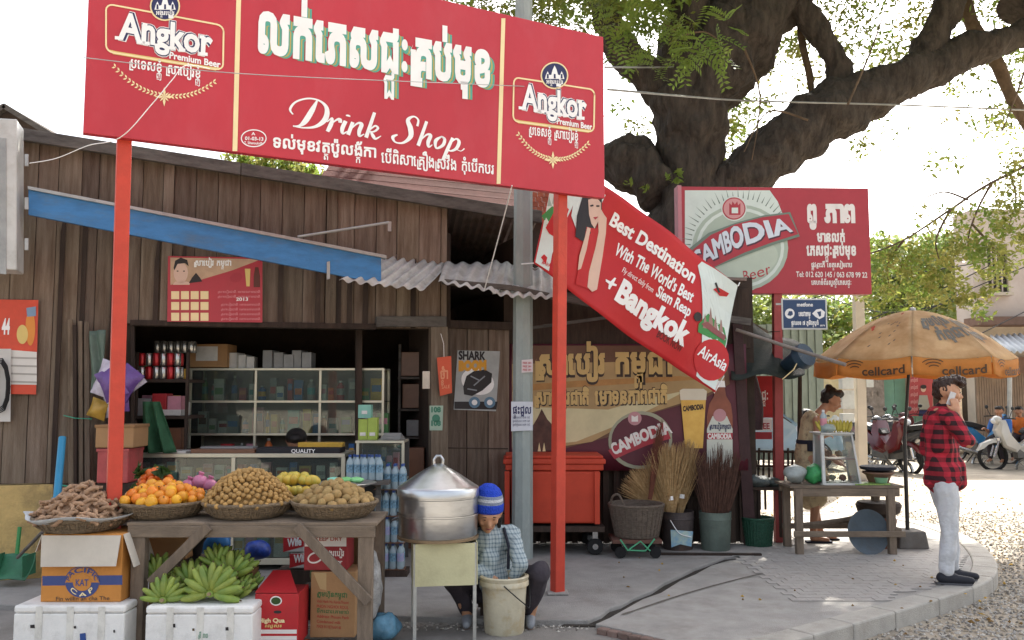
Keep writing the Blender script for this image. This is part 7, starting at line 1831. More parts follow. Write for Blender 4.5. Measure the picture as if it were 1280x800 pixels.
potp('lower_tier', [(Rp * .95, .02), (Rp * .97, .03), (Rp * .97, h0), (Rp * 1.0, h0 + .004), (Rp * 1.0, h0 + .014)])
potp('upper_tier', [(Rp * .97, h0 + .014), (Rp * .97, h0 + h1), (Rp * .99, h0 + h1 + .004), (Rp * .99, h0 + h1 + .012)])
z_ = h0 + h1 + .012
potp('lid', [(Rp * .97, z_), (Rp * 1.01, z_ + .002), (Rp * 1.01, z_ + .05), (Rp * .99, z_ + .058), (Rp * .94, z_ + .066), (Rp * .5, z_ + .145), (Rp * .12, z_ + .205), (.001, z_ + .212)])
mb = MB(); mb.tube([(-.028, 0, z_ + .2), (-.03, 0, z_ + .235), (-.012, 0, z_ + .26), (.012, 0, z_ + .26), (.03, 0, z_ + .235), (.028, 0, z_ + .2)], .01, 8); o = mb.build('lid_handle', alum, None, smooth=True, loc=(0, 0, 0)); o.parent = pot; o.location = (0, 0, 0)
for s_ in (-1,):
    mb = MB(); mb.tube([(s_ * Rp * .97, -.06, .13), (s_ * (Rp + .03), -.04, .12), (s_ * (Rp + .03), .04, .12), (s_ * Rp * .97, .06, .13)], .006, 6); o = mb.build('side_handle', alum, None, loc=(0, 0, 0)); o.parent = pot; o.location = (0, 0, 0)
# bucket
bc = G(630, 796, FZ); BC = Vector((bc.x, bc.y + .13, FZ))
pail = mat('dirty_pail', '#c6bda4', .6, var=.15, scale=6, bump=.1, dirt=.7, dc=col('#a8884f'), ds=7)
bk = thing('bucket', BC, 'dirty cream plastic bucket in front of the crouching woman', 'bucket')
def loc_mesh(mb, name, m, par, sm=True, ang=45):
    o = mb.build(name, m, None, smooth=sm, loc=(0, 0, 0), ang=ang); o.parent = par; o.location = (0, 0, 0); return o
Hb = .37; Rb = .158
mb = MB(); mb.lathe([(.001, .0), (.128, 0), (.132, .01), (Rb - .008, Hb - .06), (Rb - .008, Hb), (Rb - .016, Hb), (.125, .02), (.001, .02)], (0, 0, 0), 40, cap=False); loc_mesh(mb, 'pail', pail, bk)
mb = MB(); mb.lathe([(Rb - .008, Hb - .065), (Rb + .006, Hb - .062), (Rb + .006, Hb - .035), (Rb + .001, Hb - .03), (Rb + .008, Hb - .005), (Rb - .006, Hb + .002)], (0, 0, 0), 40, cap=False); loc_mesh(mb, 'rim', pail, bk)
mb = MB(); mb.lathe([(.001, Hb - .1), (Rb - .02, Hb - .1)], (0, 0, 0), 30, cap=False); loc_mesh(mb, 'water', mat('murky_water', '#8f8a78', .1, bump=0), bk)
mb = MB(); mb.tube(crom([(-.0, -Rb - .008, Hb - .04), (.06, -Rb - .02, Hb - .09), (.13, -.12, Hb - .16), (.17, -.03, Hb - .2), (Rb + .01, .02, Hb - .04)], 5), .004, 6); loc_mesh(mb, 'wire_handle', MATS['black_rubber'], bk)
# ================================================================== POLE AND THINGS BY THE SHED
galv = mat('grey_concrete_pole', '#97a09c', .7, var=.15, scale=3, bump=.25, bscale=60, st=(1, 1, .4), dirt=.35, dc=col('#c2c4bd'), ds=5)
pb = G(653, 700, 0)
pole = thing('utility_pole', pb, 'grey eight-sided concrete pole beside the crouching woman', 'utility pole')
mb = MB(); top = P(656, -60, pb.y + .2)
mb.tube([Vector((pb.x, pb.y + .1, 0)), Vector((top.x - .01, pb.y + .1, top.z))], [.1, .083], 8); mb.build('shaft', galv, pole)
for y_ in (364, 362):
    zz = P(652, y_, pb.y).z; mb = MB(); mb.lathe([(.098, -.004), (.101, 0), (.098, .004)], (0, 0, 0), 24, cap=False); mb.v = [(p[0] + pb.x, p[1] + pb.y + .1, p[2] + zz) for p in mb.v]; mb.build('wire_band', dark, pole)
PF = facade(pb.y - .003)
poly(PF, [(639, 502), (666, 502), (666, 538), (639, 539)], flat('paper_white', '#c9ccd2', .8), pole, .004, 'notice_paper')
text(PF, 'ផ្ទះជួល', 641, 517, 664, 517, 8, navy, pole, .006, .03)
for i in range(3): text(PF, 'ទូរស័ព្ទលេខ ០១២ ៤៥', 641, 523 + i * 4.5, 662, 523 + i * 4.5, 2.2, navy, pole, .006)
poly(PF, [(652, 450), (666, 449), (666, 465), (652, 466)], flat('sticker_pale', '#cfc4c4', .6), pole, .004, 'sticker')
for i in range(3): text(PF, 'FREE 24H', 653.5, 455 + i * 4.3, 664, 455 + i * 4.3, 2.6, ruby, pole, .006, .02)
# red dumpster
dr = mat('bin_red', '#bd4129', .7, var=.1, scale=3, bump=.05, dirt=.25, dc=col('#9c3322'), ds=3)
DY = 8.48; DP_ = facade(DY)
db = thing('rubbish_skip', DP_.px(693, 680, 0), 'large orange-red wheeled bin behind the second red post', 'wheeled bin')
a, b = DP_.uv(636, 655), DP_.uv(752, 589)
mb = MB(); mb.box(((a[0] + b[0]) / 2, DY + .35, (a[1] + b[1]) / 2), (b[0] - a[0] - .06, .66, b[1] - a[1]), taper=1.05); mb.build('body', dr, db, bevel=.02)
c = DP_.uv(629, 591); d = DP_.uv(757, 573)
mb = MB(); mb.box(((c[0] + d[0]) / 2, DY + .35, d[1] - .03), (d[0] - c[0], .74, .05)); mb.box(((c[0] + d[0]) / 2, DY + .35, d[1] - .085), (d[0] - c[0] - .04, .71, .06)); mb.build('rim', dr, db, bevel=.012)
mb = MB(); mb.box(((c[0] + d[0]) / 2, DY + .36, d[1] + .01), (d[0] - c[0] - .04, .7, .03)); mb.build('lid', dr, db, bevel=.012)
for x_ in (634, 746): 
    q = DP_.uv(x_, 600)[0]; mb = MB(); mb.box((q, DY + .0, (a[1] + b[1]) / 2 + .0), (.05, .05, b[1] - a[1])); mb.build('corner_rib', dr, db, bevel=.006)
mb = MB(); mb.box(((a[0] + b[0]) / 2, DY + .3, a[1] - .05), (b[0] - a[0] + .05, .6, .05)); mb.build('chassis', wood_d, db)
for x_ in (644, 744):
    for yy in (DY + .08, DY + .6):
        q = facade(yy).uv(x_, 690)[0] if yy < DY + .2 else DP_.uv(x_, 690)[0]
        mb = MB(); mb.lathe([(.03, -.025), (.075, -.025), (.08, 0), (.075, .025), (.03, .025)], (q, yy, .08), 18, Matrix.Rotation(R(90), 3, 'X')); wh = mb.build('wheel', tyre, db, smooth=True)
        mb = MB(); mb.bar((q, yy, .08), (q, yy, a[1] - .06), .05, .03); mb.lathe([(.001, -.03), (.028, -.03), (.028, .03), (.001, .03)], (q, yy, .08), 10, Matrix.Rotation(R(90), 3, 'X'), cap=False); mb.build('fork', chrome, wh)
# wicker basket on a small trolley
ty = 8.35; TP_ = facade(ty)
tr = thing('trolley', G(797, 690, 0), 'small wheeled trolley with green cord under the deep wicker basket', 'trolley')
a, b = TP_.uv(766, 680)[0], TP_.uv(828, 680)[0]; zt_ = TP_.uv(797, 675)[1]
mb = MB(); mb.box(((a + b) / 2, ty + .2, zt_ - .02), (b - a, .38, .035)); mb.build('deck', mat('brown_deck', '#6d4b40', .8, dirt=.3), tr, bevel=.004)
for x_ in (776, 820):
    for yy in (ty + .03, ty + .36):
        mb = MB(); q = TP_.uv(x_, 690)[0]; mb.lathe([(.02, -.018), (.052, -.018), (.055, 0), (.052, .018), (.02, .018)], (q, yy, .055), 16, Matrix.Rotation(R(90), 3, 'X')); mb.build('wheel', tyre, tr, smooth=True)
mb = MB(); mb.tube([TP_.px(775, 674, .02), TP_.px(784, 687, .03), TP_.px(806, 688, .03), TP_.px(818, 673, .02)], .008, 6); mb.build('cord', flat('cord_green', '#4fa277', .6), tr)
mb = MB(); mb.tube([TP_.px(786, 686, .03), TP_.px(800, 676, .03), TP_.px(812, 688, .03)], .008, 6); mb.build('cord', MATS['cord_green'], tr)
wk2 = mat('grey_wicker', '#7d6f62', .9, var=.3, scale=26, bump=1.0, bscale=70, st=(1, 1, 3), dirt=.3)
def deep_basket(px, Y, z0, r0, r1, h_, m, label):
    t = thing('deep_basket', (P(px, 690, Y).x, Y, z0), label, 'basket')
    prof = [(.001, .01), (r0, 0)] + [(r0 + (r1 - r0) * (i / 16) + (.007 if i % 2 else 0), h_ * i / 16) for i in range(17)] + [(r1 - .012, h_), (r0 * .95, .03), (.001, .03)]
    mb = MB(); mb.lathe(prof, (0, 0, 0), 40, cap=False); loc_mesh(mb, 'weave', m, t, ang=70)
    mb = MB()
    for k_ in range(30):
        a_ = 2 * math.pi * k_ / 30; mb.tube([(r0 * math.cos(a_) * 1.02, r0 * math.sin(a_) * 1.02, 0), (r1 * math.cos(a_) * 1.02, r1 * math.sin(a_) * 1.02, h_)], .007, 5)
    q = loc_mesh(mb, 'stakes', m, t, False); q['kind'] = 'stuff'
    mb = MB(); mb.tube([((r1) * math.cos(2 * math.pi * k_ / 40), r1 * math.sin(2 * math.pi * k_ / 40), h_) for k_ in range(41)], .014, 7, cap=False); loc_mesh(mb, 'rim', m, t)
    return t
dbk = deep_basket(796, ty + .22, zt_ + .003, .2, .26, .3, wk2, 'deep grey wicker basket riding on the little trolley')
mb = MB(); mb.tube(crom([(-.25, -.06, .29), (-.24, -.1, .38), (-.18, -.12, .4), (-.13, -.16, .29)], 5), .011, 6); loc_mesh(mb, 'handle', wk2, dbk)
mb = MB(); mb.lathe([(.001, .25), (.235, .25)], (0, 0, 0), 20, cap=False); loc_mesh(mb, 'dark_contents', dark, dbk)
# pails of brooms
def pailpot(px, yb, w_, h_, m, label, name):
    p_ = G(px, yb, 0); t = thing(name, Vector((p_.x, p_.y + w_ * .5, 0)), label, 'bucket')
    mb = MB(); mb.lathe([(.001, 0), (w_ * .46, 0), (w_ * .5, h_ * .5), (w_ * .52, h_ * .8), (w_ * .535, h_ * .81), (w_ * .52, h_ * .84), (w_ * .53, h_), (w_ * .5, h_), (w_ * .45, .02), (.001, .02)], (0, 0, 0), 32, cap=False); loc_mesh(mb, 'pail', m, t); return t
p1 = pailpot(851, 689, .31, .37, mat('rusty_paint_tin', '#4d4442', .6, metal=.2, var=.3, scale=5, bump=.2, dirt=.5, dc=col('#7a5a48')), 'dark paint tin with torn blue label holding golden brooms', 'broom_tin')
PL1 = facade(p1.location.y - .165)
poly(PL1, [(838, 662), (866, 664), (864, 683), (850, 680), (839, 684)], flat('torn_label', '#6f9ec0', .5, var=.5, scale=18, c2='#b8c6b0'), p1, .012, 'torn_label')
mb = MB(); mb.tube(crom([(-.1, -.17, .3), (-.02, -.2, .18), (.1, -.18, .14)], 5), .005, 5); loc_mesh(mb, 'wire_handle', white, p1)
p2 = pailpot(899, 690, .3, .37, mat('grey_green_tin', '#5f6b62', .6, metal=.1, var=.25, scale=4, bump=.2, dirt=.4, dc=col('#454a45')), 'battered grey-green tin holding dark twig brooms', 'broom_tin')
straw = mat('straw', '#bd9f72', .85, var=.3, scale=30, bump=.2, rnd=.12, c2='#8d6b42'); twg = mat('dark_twig', '#5a3f34', .9, var=.3, scale=20, bump=.2, rnd=.15)
bro = random.Random(2)
def broom(base, tip, width, n, m, label, grp, r_=.0022, hm=None, curl=.1, fuzzy=.0, bind=.3):
    """strands fanning out from base to tip"""
    base, tip = Vector(base), Vector(tip); t = thing('broom', base, label, 'broom', grp)
    d = tip - base; L_ = d.length; d.normalize(); sx_ = Vector((0, -1, 0)).cross(d).normalized(); sy_ = d.cross(sx_)
    mb = MB()
    for i in range(n):
        a = bro.gauss(0, .42); b_ = bro.gauss(0, .22); l_ = L_ * bro.uniform(.75, 1.05)
        if abs(a) > 1: a = bro.uniform(-1, 1)
        pts = []
        for k_ in range(5):
            s = k_ / 4; sp2 = (s ** 1.3) * width
            pts.append(base + d * l_ * s * (1 - .12 * abs(a) * s) + sx_ * (a * (sp2 + .02)) + sy_ * (b_ * (sp2 * .7 + .02)) + Vector((bro.uniform(-1, 1), bro.uniform(-1, 1), -curl * 3 * abs(a))) * .012 * s)
        mb.tube(pts, [r_, r_, r_, r_ * .8, r_ * .4], 3, cap=False)
    o = mb.build('bristles', m, t); o['kind'] = 'stuff'
    if hm:
        mb = MB(); mb.tube([base - d * .25, base + d * .12], .014, 7); mb.build('handle', hm, t)
        mb = MB(); mb.tube([base + d * (L_ * bind - .02), base + d * (L_ * bind + .02)], .035, 10); mb.build('binding', white, t)
    return t
bx_, by_ = p1.location.x, p1.location.y
GB = 'golden straw brooms in the paint tin'
for i, (dx, tx_, ty_, w_, n, l_) in enumerate(((-.06, 832, 556, .21, 560, 'pale golden broom standing upright in the middle of the paint tin'), (-.08, 788, 590, .2, 480, 'golden broom drooping far left over the wicker basket'), (.02, 860, 552, .18, 420, 'reddish golden broom leaning right in the paint tin'), (0, 848, 568, .17, 420, 'short straw broom at the front of the paint tin'), (-.03, 812, 572, .2, 380, 'broad straw broom between the drooping and upright ones'))):
    broom((bx_ + dx, by_ - .05 + .04 * i, .28), P(tx_, ty_, by_ - .1 + .06 * i), w_, n, straw, l_, GB, hm=wood_f, r_=.003)
broom((P(812, 690, 8.8).x, 8.75, .5), P(826, 528, 8.85), .04, 120, mat('rust_straw', '#6d4030', .9, var=.3), 'rust-brown broom standing behind the golden ones', None, r_=.003)
bx_, by_ = p2.location.x, p2.location.y
for i, (dx, tx_, ty_, w_, n, l_) in enumerate(((-.05, 880, 566, .12, 150, 'dark twig broom leaning left in the grey-green tin'), (0, 898, 556, .13, 170, 'tallest dark twig broom in the grey-green tin'), (.05, 918, 562, .12, 150, 'dark twig broom leaning right in the grey-green tin'), (.0, 906, 580, .12, 120, 'short twig broom at the front of the grey-green tin'))):
    broom((bx_ + dx, by_ - .04 + .04 * i, .06), P(tx_, ty_, by_ + .04 * i - .05), w_, n, twg, l_, 'dark twig brooms in the tin', r_=.0035, curl=.02)
mb = MB(); mb.box((G(890, 695).x, G(890, 694).y, .01), (.95, .05, .02), Matrix.Rotation(R(-2), 3, 'Z')); tag(mb.build('ground_plank', wood_d), 'thin dark plank lying on the pavement before the broom tins', 'plank')
# ================================================================== PEOPLE
def blob(name, prims, vox, m, parent, it=3, fac=.5, rough=0, seed=0, fr=8):
    """tapered capsules and ellipsoids fused into one continuous surface"""
    mb = MB()
    for p in prims:
        if p[0] == 'c':
            a, b, r1, r2 = Vector(p[1]), Vector(p[2]), p[3], p[4]
            n = max(2, int((b - a).length / (min(r1, r2) * .8)) + 1)
            n = min(n, 14)
            d = (b - a).length
            pts = [a.lerp(b, i / n) for i in range(n + 1)]; rr_ = [r1 + (r2 - r1) * i / n for i in range(n + 1)]
            mb.tube(pts, rr_, 12); mb.ball(a, r1 * .995, 12, 8); mb.ball(b, r2 * .995, 12, 8)
        else:
            rm = Matrix.Rotation(R(p[3]), 3, 'Y') if len(p) > 3 else None
            mb.ball(p[1], p[2], 18, 12, rm)
    me = mb.mesh(name, m)
    o = bpy.data.objects.new(name, me); COL.objects.link(o)
    r_ = o.modifiers.new('r', 'REMESH'); r_.mode = 'VOXEL'; r_.voxel_size = vox; r_.use_smooth_shade = True
    s_ = o.modifiers.new('s', 'SMOOTH'); s_.factor = fac; s_.iterations = it
    bpy.context.view_layer.update()
    me2 = bpy.data.meshes.new_from_object(o.evaluated_get(bpy.context.evaluated_depsgraph_get()))
    bpy.data.objects.remove(o)
    if rough:
        co = np.empty(len(me2.vertices) * 3, np.float32); me2.vertices.foreach_get('co', co); co = co.reshape(-1, 3)
        no = np.empty(len(me2.vertices) * 3, np.float32); me2.vertices.foreach_get('normal', no); no = no.reshape(-1, 3)
        for i in range(len(co)):
            q = Vector(co[i]); co[i] += no[i] * rough * noise.noise(Vector((q.x * fr, q.y * fr, q.z * fr * .6 + seed)))
        me2.vertices.foreach_set('co', co.ravel()); me2.update()
    me2.materials.clear(); me2.materials.append(m); me2.name = name
    o = newobj(name, me2, parent)
    return o
skin = mat('skin', '#a5765a', .5, var=.08, scale=8, bump=.03); skin2 = mat('skin_pale', '#bd8c6c', .5, var=.06, scale=8, bump=.03)
hairm = mat('black_hair', '#1c1614', .4, var=.2, scale=20, bump=.5, bscale=60, st=(4, 4, 1)); hairb = mat('brown_hair', '#3a241a', .4, var=.3, scale=20, bump=.5, bscale=60, st=(4, 4, 1))
eyew = flat('eye_dark', '#1a1210', .2); lipm = flat('lips', '#8a4640', .4); trd = mat('dark_trousers', '#3b353b', .85, var=.15, scale=5, bump=.3, bscale=40)
def plaid(name, base, dark_, size, line=None, third=None, thr=.5):
    m = mat(name, base, .8, var=.12, scale=12, bump=.3, bscale=60)
    N = m.node_tree.nodes; L = m.node_tree.links; b = N['Principled BSDF']
    tc = N.new('ShaderNodeTexCoord'); sx_ = N.new('ShaderNodeSeparateXYZ'); L.new(tc.outputs['Object'], sx_.inputs[0])
    def stripe(sock, sz, duty):
        a = N.new('ShaderNodeMath'); a.operation = 'DIVIDE'; a.inputs[1].default_value = sz; L.new(sock, a.inputs[0])
        f_ = N.new('ShaderNodeMath'); f_.operation = 'FRACT'; L.new(a.outputs[0], f_.inputs[0])
        g_ = N.new('ShaderNodeMath'); g_.operation = 'LESS_THAN'; g_.inputs[1].default_value = duty; L.new(f_.outputs[0], g_.inputs[0]); return g_.outputs[0]
    ad = N.new('ShaderNodeMath'); ad.operation = 'ADD'; L.new(sx_.outputs[0], ad.inputs[0])
    h_ = N.new('ShaderNodeMath'); h_.operation = 'MULTIPLY'; h_.inputs[1].default_value = .7; L.new(sx_.outputs[1], h_.inputs[0]); L.new(h_.outputs[0], ad.inputs[1])
    s1, s2 = stripe(ad.outputs[0], size, thr), stripe(sx_.outputs[2], size, thr)
    sm = N.new('ShaderNodeMath'); sm.operation = 'ADD'; L.new(s1, sm.inputs[0]); L.new(s2, sm.inputs[1])
    sc = N.new('ShaderNodeMath'); sc.operation = 'MULTIPLY'; sc.inputs[1].default_value = .48; L.new(sm.outputs[0], sc.inputs[0])
    mx = N.new('ShaderNodeMix'); mx.data_type = 'RGBA'; src = b.inputs['Base Color'].links[0].from_socket
    L.new(sc.outputs[0], mx.inputs['Factor']); L.new(src, mx.inputs['A']); mx.inputs['B'].default_value = col(dark_)
    L.new(mx.outputs['Result'], b.inputs['Base Color'])
    return m
def hand_prims(w_, d, up_, side, curl=.5, s=1.0, grip=False):
    """palm and five fingers; w_ wrist, d finger direction, up_ back-of-hand normal, side towards the thumb"""
    w_ = Vector(w_); d = Vector(d).normalized(); n_ = Vector(up_).normalized(); t_ = Vector(side).normalized()
    out = [('c', w_, w_ + d * .03 * s, .024 * s, .026 * s)]
    for k_ in (-1, 0, 1): out.append(('c', w_ + d * .025 * s + t_ * k_ * .018 * s, w_ + d * .085 * s + t_ * k_ * .022 * s, .014 * s, .013 * s))
    for k_, l_ in ((1.45, .065), (.5, .075), (-.5, .07), (-1.45, .055)):
        b_ = w_ + d * .088 * s + t_ * k_ * .018 * s
        j1 = b_ + (d * math.cos(curl * .6) - n_ * math.sin(curl * .6)) * l_ * .5 * s; j2 = j1 + (d * math.cos(curl * 1.6) - n_ * math.sin(curl * 1.6)) * l_ * .5 * s
        out += [('c', b_, j1, .0095 * s, .0088 * s), ('c', j1, j2, .0088 * s, .0075 * s)]
    b_ = w_ + d * .03 * s + t_ * .026 * s; j = b_ + (d * .6 + t_ * .75 - n_ * .2).normalized() * .035 * s
    out += [('c', b_, j, .0115 * s, .0105 * s), ('c', j, j + (d * .9 + t_ * .3 - n_ * .3).normalized() * .03 * s, .0105 * s, .0085 * s)]
    return out
def head_prims(c, f, s=1.0, up_=(0, 0, 1)):
    """head at c facing direction f"""
    c = Vector(c); f = Vector(f).normalized(); u = Vector(up_); u = (u - f * u.dot(f)).normalized(); r_ = f.cross(u)
    def q(a, b, d): return c + f * a * s + r_ * b * s + u * d * s
    P_ = [('e', q(-.012, 0, .022), (.088 * s,) * 3), ('e', q(.01, 0, .0), (.08 * s,) * 3), ('c', q(.012, .02, -.045), q(.03, .012, -.085), .045 * s, .03 * s), ('c', q(.012, -.02, -.045), q(.03, -.012, -.085), .045 * s, .03 * s),
          ('e', q(.06, 0, -.095), (.022 * s, .022 * s, .018 * s)), ('c', q(.082, 0, .005), q(.1, 0, -.03), .009 * s, .014 * s), ('c', q(.085, .012, -.033), q(.085, -.012, -.033), .011 * s, .011 * s),
          ('c', q(.076, .018, -.06), q(.083, 0, -.058), .007 * s, .01 * s), ('c', q(.076, -.018, -.06), q(.083, 0, -.058), .007 * s, .01 * s), ('c', q(.074, .014, -.068), q(.079, -.014, -.068), .008 * s, .008 * s),
          ('c', q(.076, .035, .022), q(.08, .012, .024), .012 * s, .011 * s), ('c', q(.076, -.035, .022), q(.08, -.012, .024), .012 * s, .011 * s),
          ('e', q(.055, .042, -.025), (.024 * s,) * 3), ('e', q(.055, -.042, -.025), (.024 * s,) * 3)]
    for g_ in (-1, 1): P_ += [('e', q(-.005, .082 * g_, -.008), (.016 * s, .012 * s, .03 * s)), ('e', q(.0, .086 * g_, .004), (.018 * s, .01 * s, .018 * s))]
    return P_, q
def face_parts(q, par, s=1.0, closed=False):
    for g_ in (-1, 1):
        mb = MB(); mb.ball(q(.082, .03 * g_, .004), (.009 * s, .012 * s, (.003 if closed else .006) * s), 10, 6); loc_mesh(mb, 'eye', eyew, par)
        mb = MB(); mb.tube([q(.083, .014 * g_, .022), q(.087, .03 * g_, .027), q(.078, .046 * g_, .022)], [.003 * s, .004 * s, .002 * s], 5); loc_mesh(mb, 'eyebrow', hairm, par)
    mb = MB(); mb.tube([q(.083, .02, -.063), q(.093, 0, -.062), q(.083, -.02, -.063)], [.003 * s, .0055 * s, .003 * s], 6); loc_mesh(mb, 'lips', lipm, par)
def pth(name, p, label, group=None):
    return thing('person', p, label, 'person', group)
# --- man on the phone
MO = G(1189, 727, .006)
man = pth('man', MO, 'man in red checked shirt and white jeans talking on a phone by the kerb')
hc = (.03, -.0, 1.54)
HP_, hq = head_prims(hc, (.97, -.25, -.06), 1.08)
body = HP_ + [('c', (-.005, 0, 1.36), (.015, 0, 1.47), .055, .052), ('c', (-.03, 0, 1.33), (-.03, 0, 1.0), .1, .11), ('c', (-.03, -.15, 1.33), (-.03, .15, 1.33), .05, .05), ('c', (-.04, 0, .98), (-.04, 0, .86), .09, .085)]
sR, eR, wR = (-.035, -.17, 1.32), (.06, -.25, 1.135), (.025, -.165, 1.37)
sL, eL, wL = (-.03, .17, 1.32), (-.05, .23, 1.04), (.08, .2, .86)
body += [('c', sR, eR, .048, .04), ('c', eR, wR, .038, .026), ('c', sL, eL, .048, .04), ('c', eL, wL, .038, .026)]
body += hand_prims(wR, (-.12, .2, 1), (-.3, -1, .1), (-1, 0, -.1), .75) + hand_prims(wL, (.1, -.1, -1), (0, 1, 0), (1, 0, 0), .4)
for hx, y_, kx, ax in ((-.05, -.085, -.035, -.075), (-.02, .085, .045, .05)): body += [('c', (hx, y_ * .8, .8), (kx, y_, .47), .06, .052), ('c', (kx, y_, .47), (ax, y_, .09), .055, .036), ('c', (ax, y_, .05), (ax + .13, y_ - .03, .03), .035, .03)]
blob('body', body, .0085, skin2, man, 2)
face_parts(hq, man, 1.0)
psh = plaid('red_plaid', '#b8283a', '#1a1216', .075)
sh_p = [('c', (-.035, -.08, 1.345), (-.035, .08, 1.345), .078, .078), ('c', (-.02, 0, 1.36), (-.0, 0, 1.41), .09, .066), ('c', (-.03, 0, 1.30), (-.035, 0, 1.05), .125, .128), ('c', (-.035, 0, 1.05), (-.035, 0, .83), .128, .14), ('c', (-.035, -.13, 1.325), (-.035, .13, 1.325), .07, .07), ('c', (-.01, -.02, 1.4), (-.01, .02, 1.4), .062, .062), ('c', (-.05, -.05, 1.25), (-.06, -.05, 1.1), .1, .1), ('c', (.05, -.03, .95), (.075, -.03, .8), .075, .07), ('c', (.05, .03, .95), (.085, .03, .79), .08, .07), ('e', (-.03, 0, .9), (.14, .16, .13)), ('e', (-.03, 0, .83), (.143, .162, .07)), ('c', (-.13, 0, .8), (-.12, 0, .9), .05, .06),
        ('c', sR, (.05, -.24, 1.16), .07, .062), ('c', sL, eL, .07, .055), ('c', eL, (.05, .215, .9), .055, .05)]
blob('shirt', sh_p, .010, psh, man, 1, rough=.02, fr=13)
wj = mat('white_denim', '#c9cbce', .85, var=.12, scale=9, bump=.6, bscale=24, dirt=.3, ds=4, dc=col('#a9abb0'))
tr_p = [('c', (-.045, -.03, .8), (-.04, .03, .8), .095, .095)]
for hx, y_, kx, ax in ((-.05, -.085, -.035, -.075), (-.02, .085, .045, .05)): tr_p += [('c', (hx, y_ * .85, .78), (kx, y_, .47), .094, .074), ('c', (kx, y_, .47), (ax, y_, .11), .072, .058)]
blob('trousers', tr_p, .009, wj, man, 1, rough=.013, fr=17)
shm = mat('dark_shoe', '#23242c', .7, var=.1, bump=.1); sol = flat('shoe_sole', '#55555a')
for ax, y_ in ((-.075, -.085), (.05, .085)):
    s_ = blob('shoe', [('c', (ax - .04, y_, .05), (ax + .06, y_ - .02, .042), .045, .042), ('c', (ax + .06, y_ - .02, .04), (ax + .17, y_ - .05, .034), .042, .03), ('c', (ax, y_, .06), (ax + .02, y_, .085), .045, .04)], .009, shm, man)
    mb = MB(); mb.prism([(ax + x_, y_ + q_ - x_ * .28, .0) for x_, q_ in ((-.08, -.03), (0, -.038), (.1, -.036), (.16, -.03), (.185, -.0), (.17, .025), (.1, .036), (0, .036), (-.08, .03))], (0, 0, .014)); mb.f = [tuple(reversed(f)) for f in mb.f]; loc_mesh(mb, 'sole', sol, s_, False)
hp_ = [('e', hq(-.025, 0, .04), (.09, .092, .082)), ('e', hq(.0, 0, .075), (.095, .082, .052)), ('e', hq(.045, .0, .085), (.06, .07, .035)), ('e', hq(-.06, 0, .0), (.05, .07, .07)), ('e', hq(-.02, .05, .04), (.05, .04, .055)), ('e', hq(-.02, -.05, .04), (.05, .04, .055)), ('e', hq(.085, .02, .075), (.03, .05, .025)), ('e', hq(.02, 0, .1), (.08, .07, .03))]
blob('hair', hp_ + [('e', hq(.06, -.01, .11), (.07, .06, .03)), ('e', hq(.1, .0, .07), (.03, .045, .03))], .007, hairb, man, 1, rough=.014, fr=50)
mb = MB(); mb.box((0, 0, 0), (.05, .009, .11)); ph = loc_mesh(mb, 'x', flat('phone_white', '#c9c9cb', .2), man, False); ph.name = 'mobile_phone'; ph.parent = None; ph.location = MO + Vector((.0, -.122, 1.49)); ph.rotation_euler = (R(8), R(18), 0); ph.data.name = 'mobile_phone'
bv = ph.modifiers.new('b', 'BEVEL'); bv.width = .004; bv.segments = 2
tag(ph, 'pale mobile phone held to the ear of the man in the checked shirt', 'mobile phone')
# --- crouching woman
WO = Vector((P(628, 700, 6.2).x, 6.22, FZ))
wo = pth('woman', WO, 'crouching woman in blue striped woolly hat washing in the cream bucket')
hc = (-.1, -.14, .765)
HP_, hq = head_prims(hc, (.16, -.86, -.42), 1.02)
bx0 = BC - WO
hr, hl_ = Vector((bx0.x + .045, bx0.y + .03, .33)), Vector((bx0.x - .06, bx0.y + .03, .33))
sR, eR = Vector((.065, -.02, .615)), Vector((.115, -.2, .44)); sL, eL = Vector((-.25, -.02, .615)), Vector((-.23, -.2, .42))
body = HP_ + [('c', (-.09, -.05, .63), (-.1, -.1, .71), .05, .048), ('c', (-.08, -.02, .56), (-.05, .1, .25), .1, .12), ('c', sR, sL, .05, .05), ('c', sR, eR, .042, .036), ('c', eR, hr, .034, .024), ('c', sL, eL, .042, .036), ('c', eL, hl_, .034, .024)]
body += hand_prims(hr, (-.2, -.3, -1), (1, 0, 0), (0, -1, 0), .6, .9) + hand_prims(hl_, (.2, -.3, -1), (-1, 0, 0), (0, -1, 0), .6, .9)
kR, fR = Vector((.255, -.13, .36)), Vector((.19, -.03, .06)); kL, fL = Vector((-.33, -.12, .33)), Vector((-.24, -.02, .06))
for h_, k_, f_ in (((.06, .12, .24), kR, fR), ((-.15, .12, .24), kL, fL)): body += [('c', h_, k_, .08, .058), ('c', k_, f_, .052, .035), ('c', f_ + Vector((0, 0, -.02)), f_ + Vector((0, -.13, -.035)), .035, .028)]
blob('body', body, .0085, skin2, wo, 2)
face_parts(hq, wo, .98, True)
gpl = plaid('grey_plaid', '#a9b4b6', '#5d6f7a', .028, thr=.35)
blob('shirt', [('c', (-.09, -.02, .56), (-.05, .08, .27), .13, .145), ('c', sR + Vector((-.02, 0, -.01)), sL + Vector((.02, 0, -.01)), .066, .066), ('c', (-.09, -.03, .64), (-.095, -.05, .66), .065, .058), ('c', sR, eR, .064, .054), ('c', eR, eR.lerp(hr, .72), .053, .04), ('c', sL, eL, .064, .054), ('c', eL, eL.lerp(hl_, .72), .053, .04), ('c', (-.09, -.1, .45), (-.06, -.06, .3), .09, .1)], .010, gpl, wo, 2, rough=.02, fr=14)
tp_ = [('c', (-.15, .12, .22), (.06, .12, .22), .12, .12)]
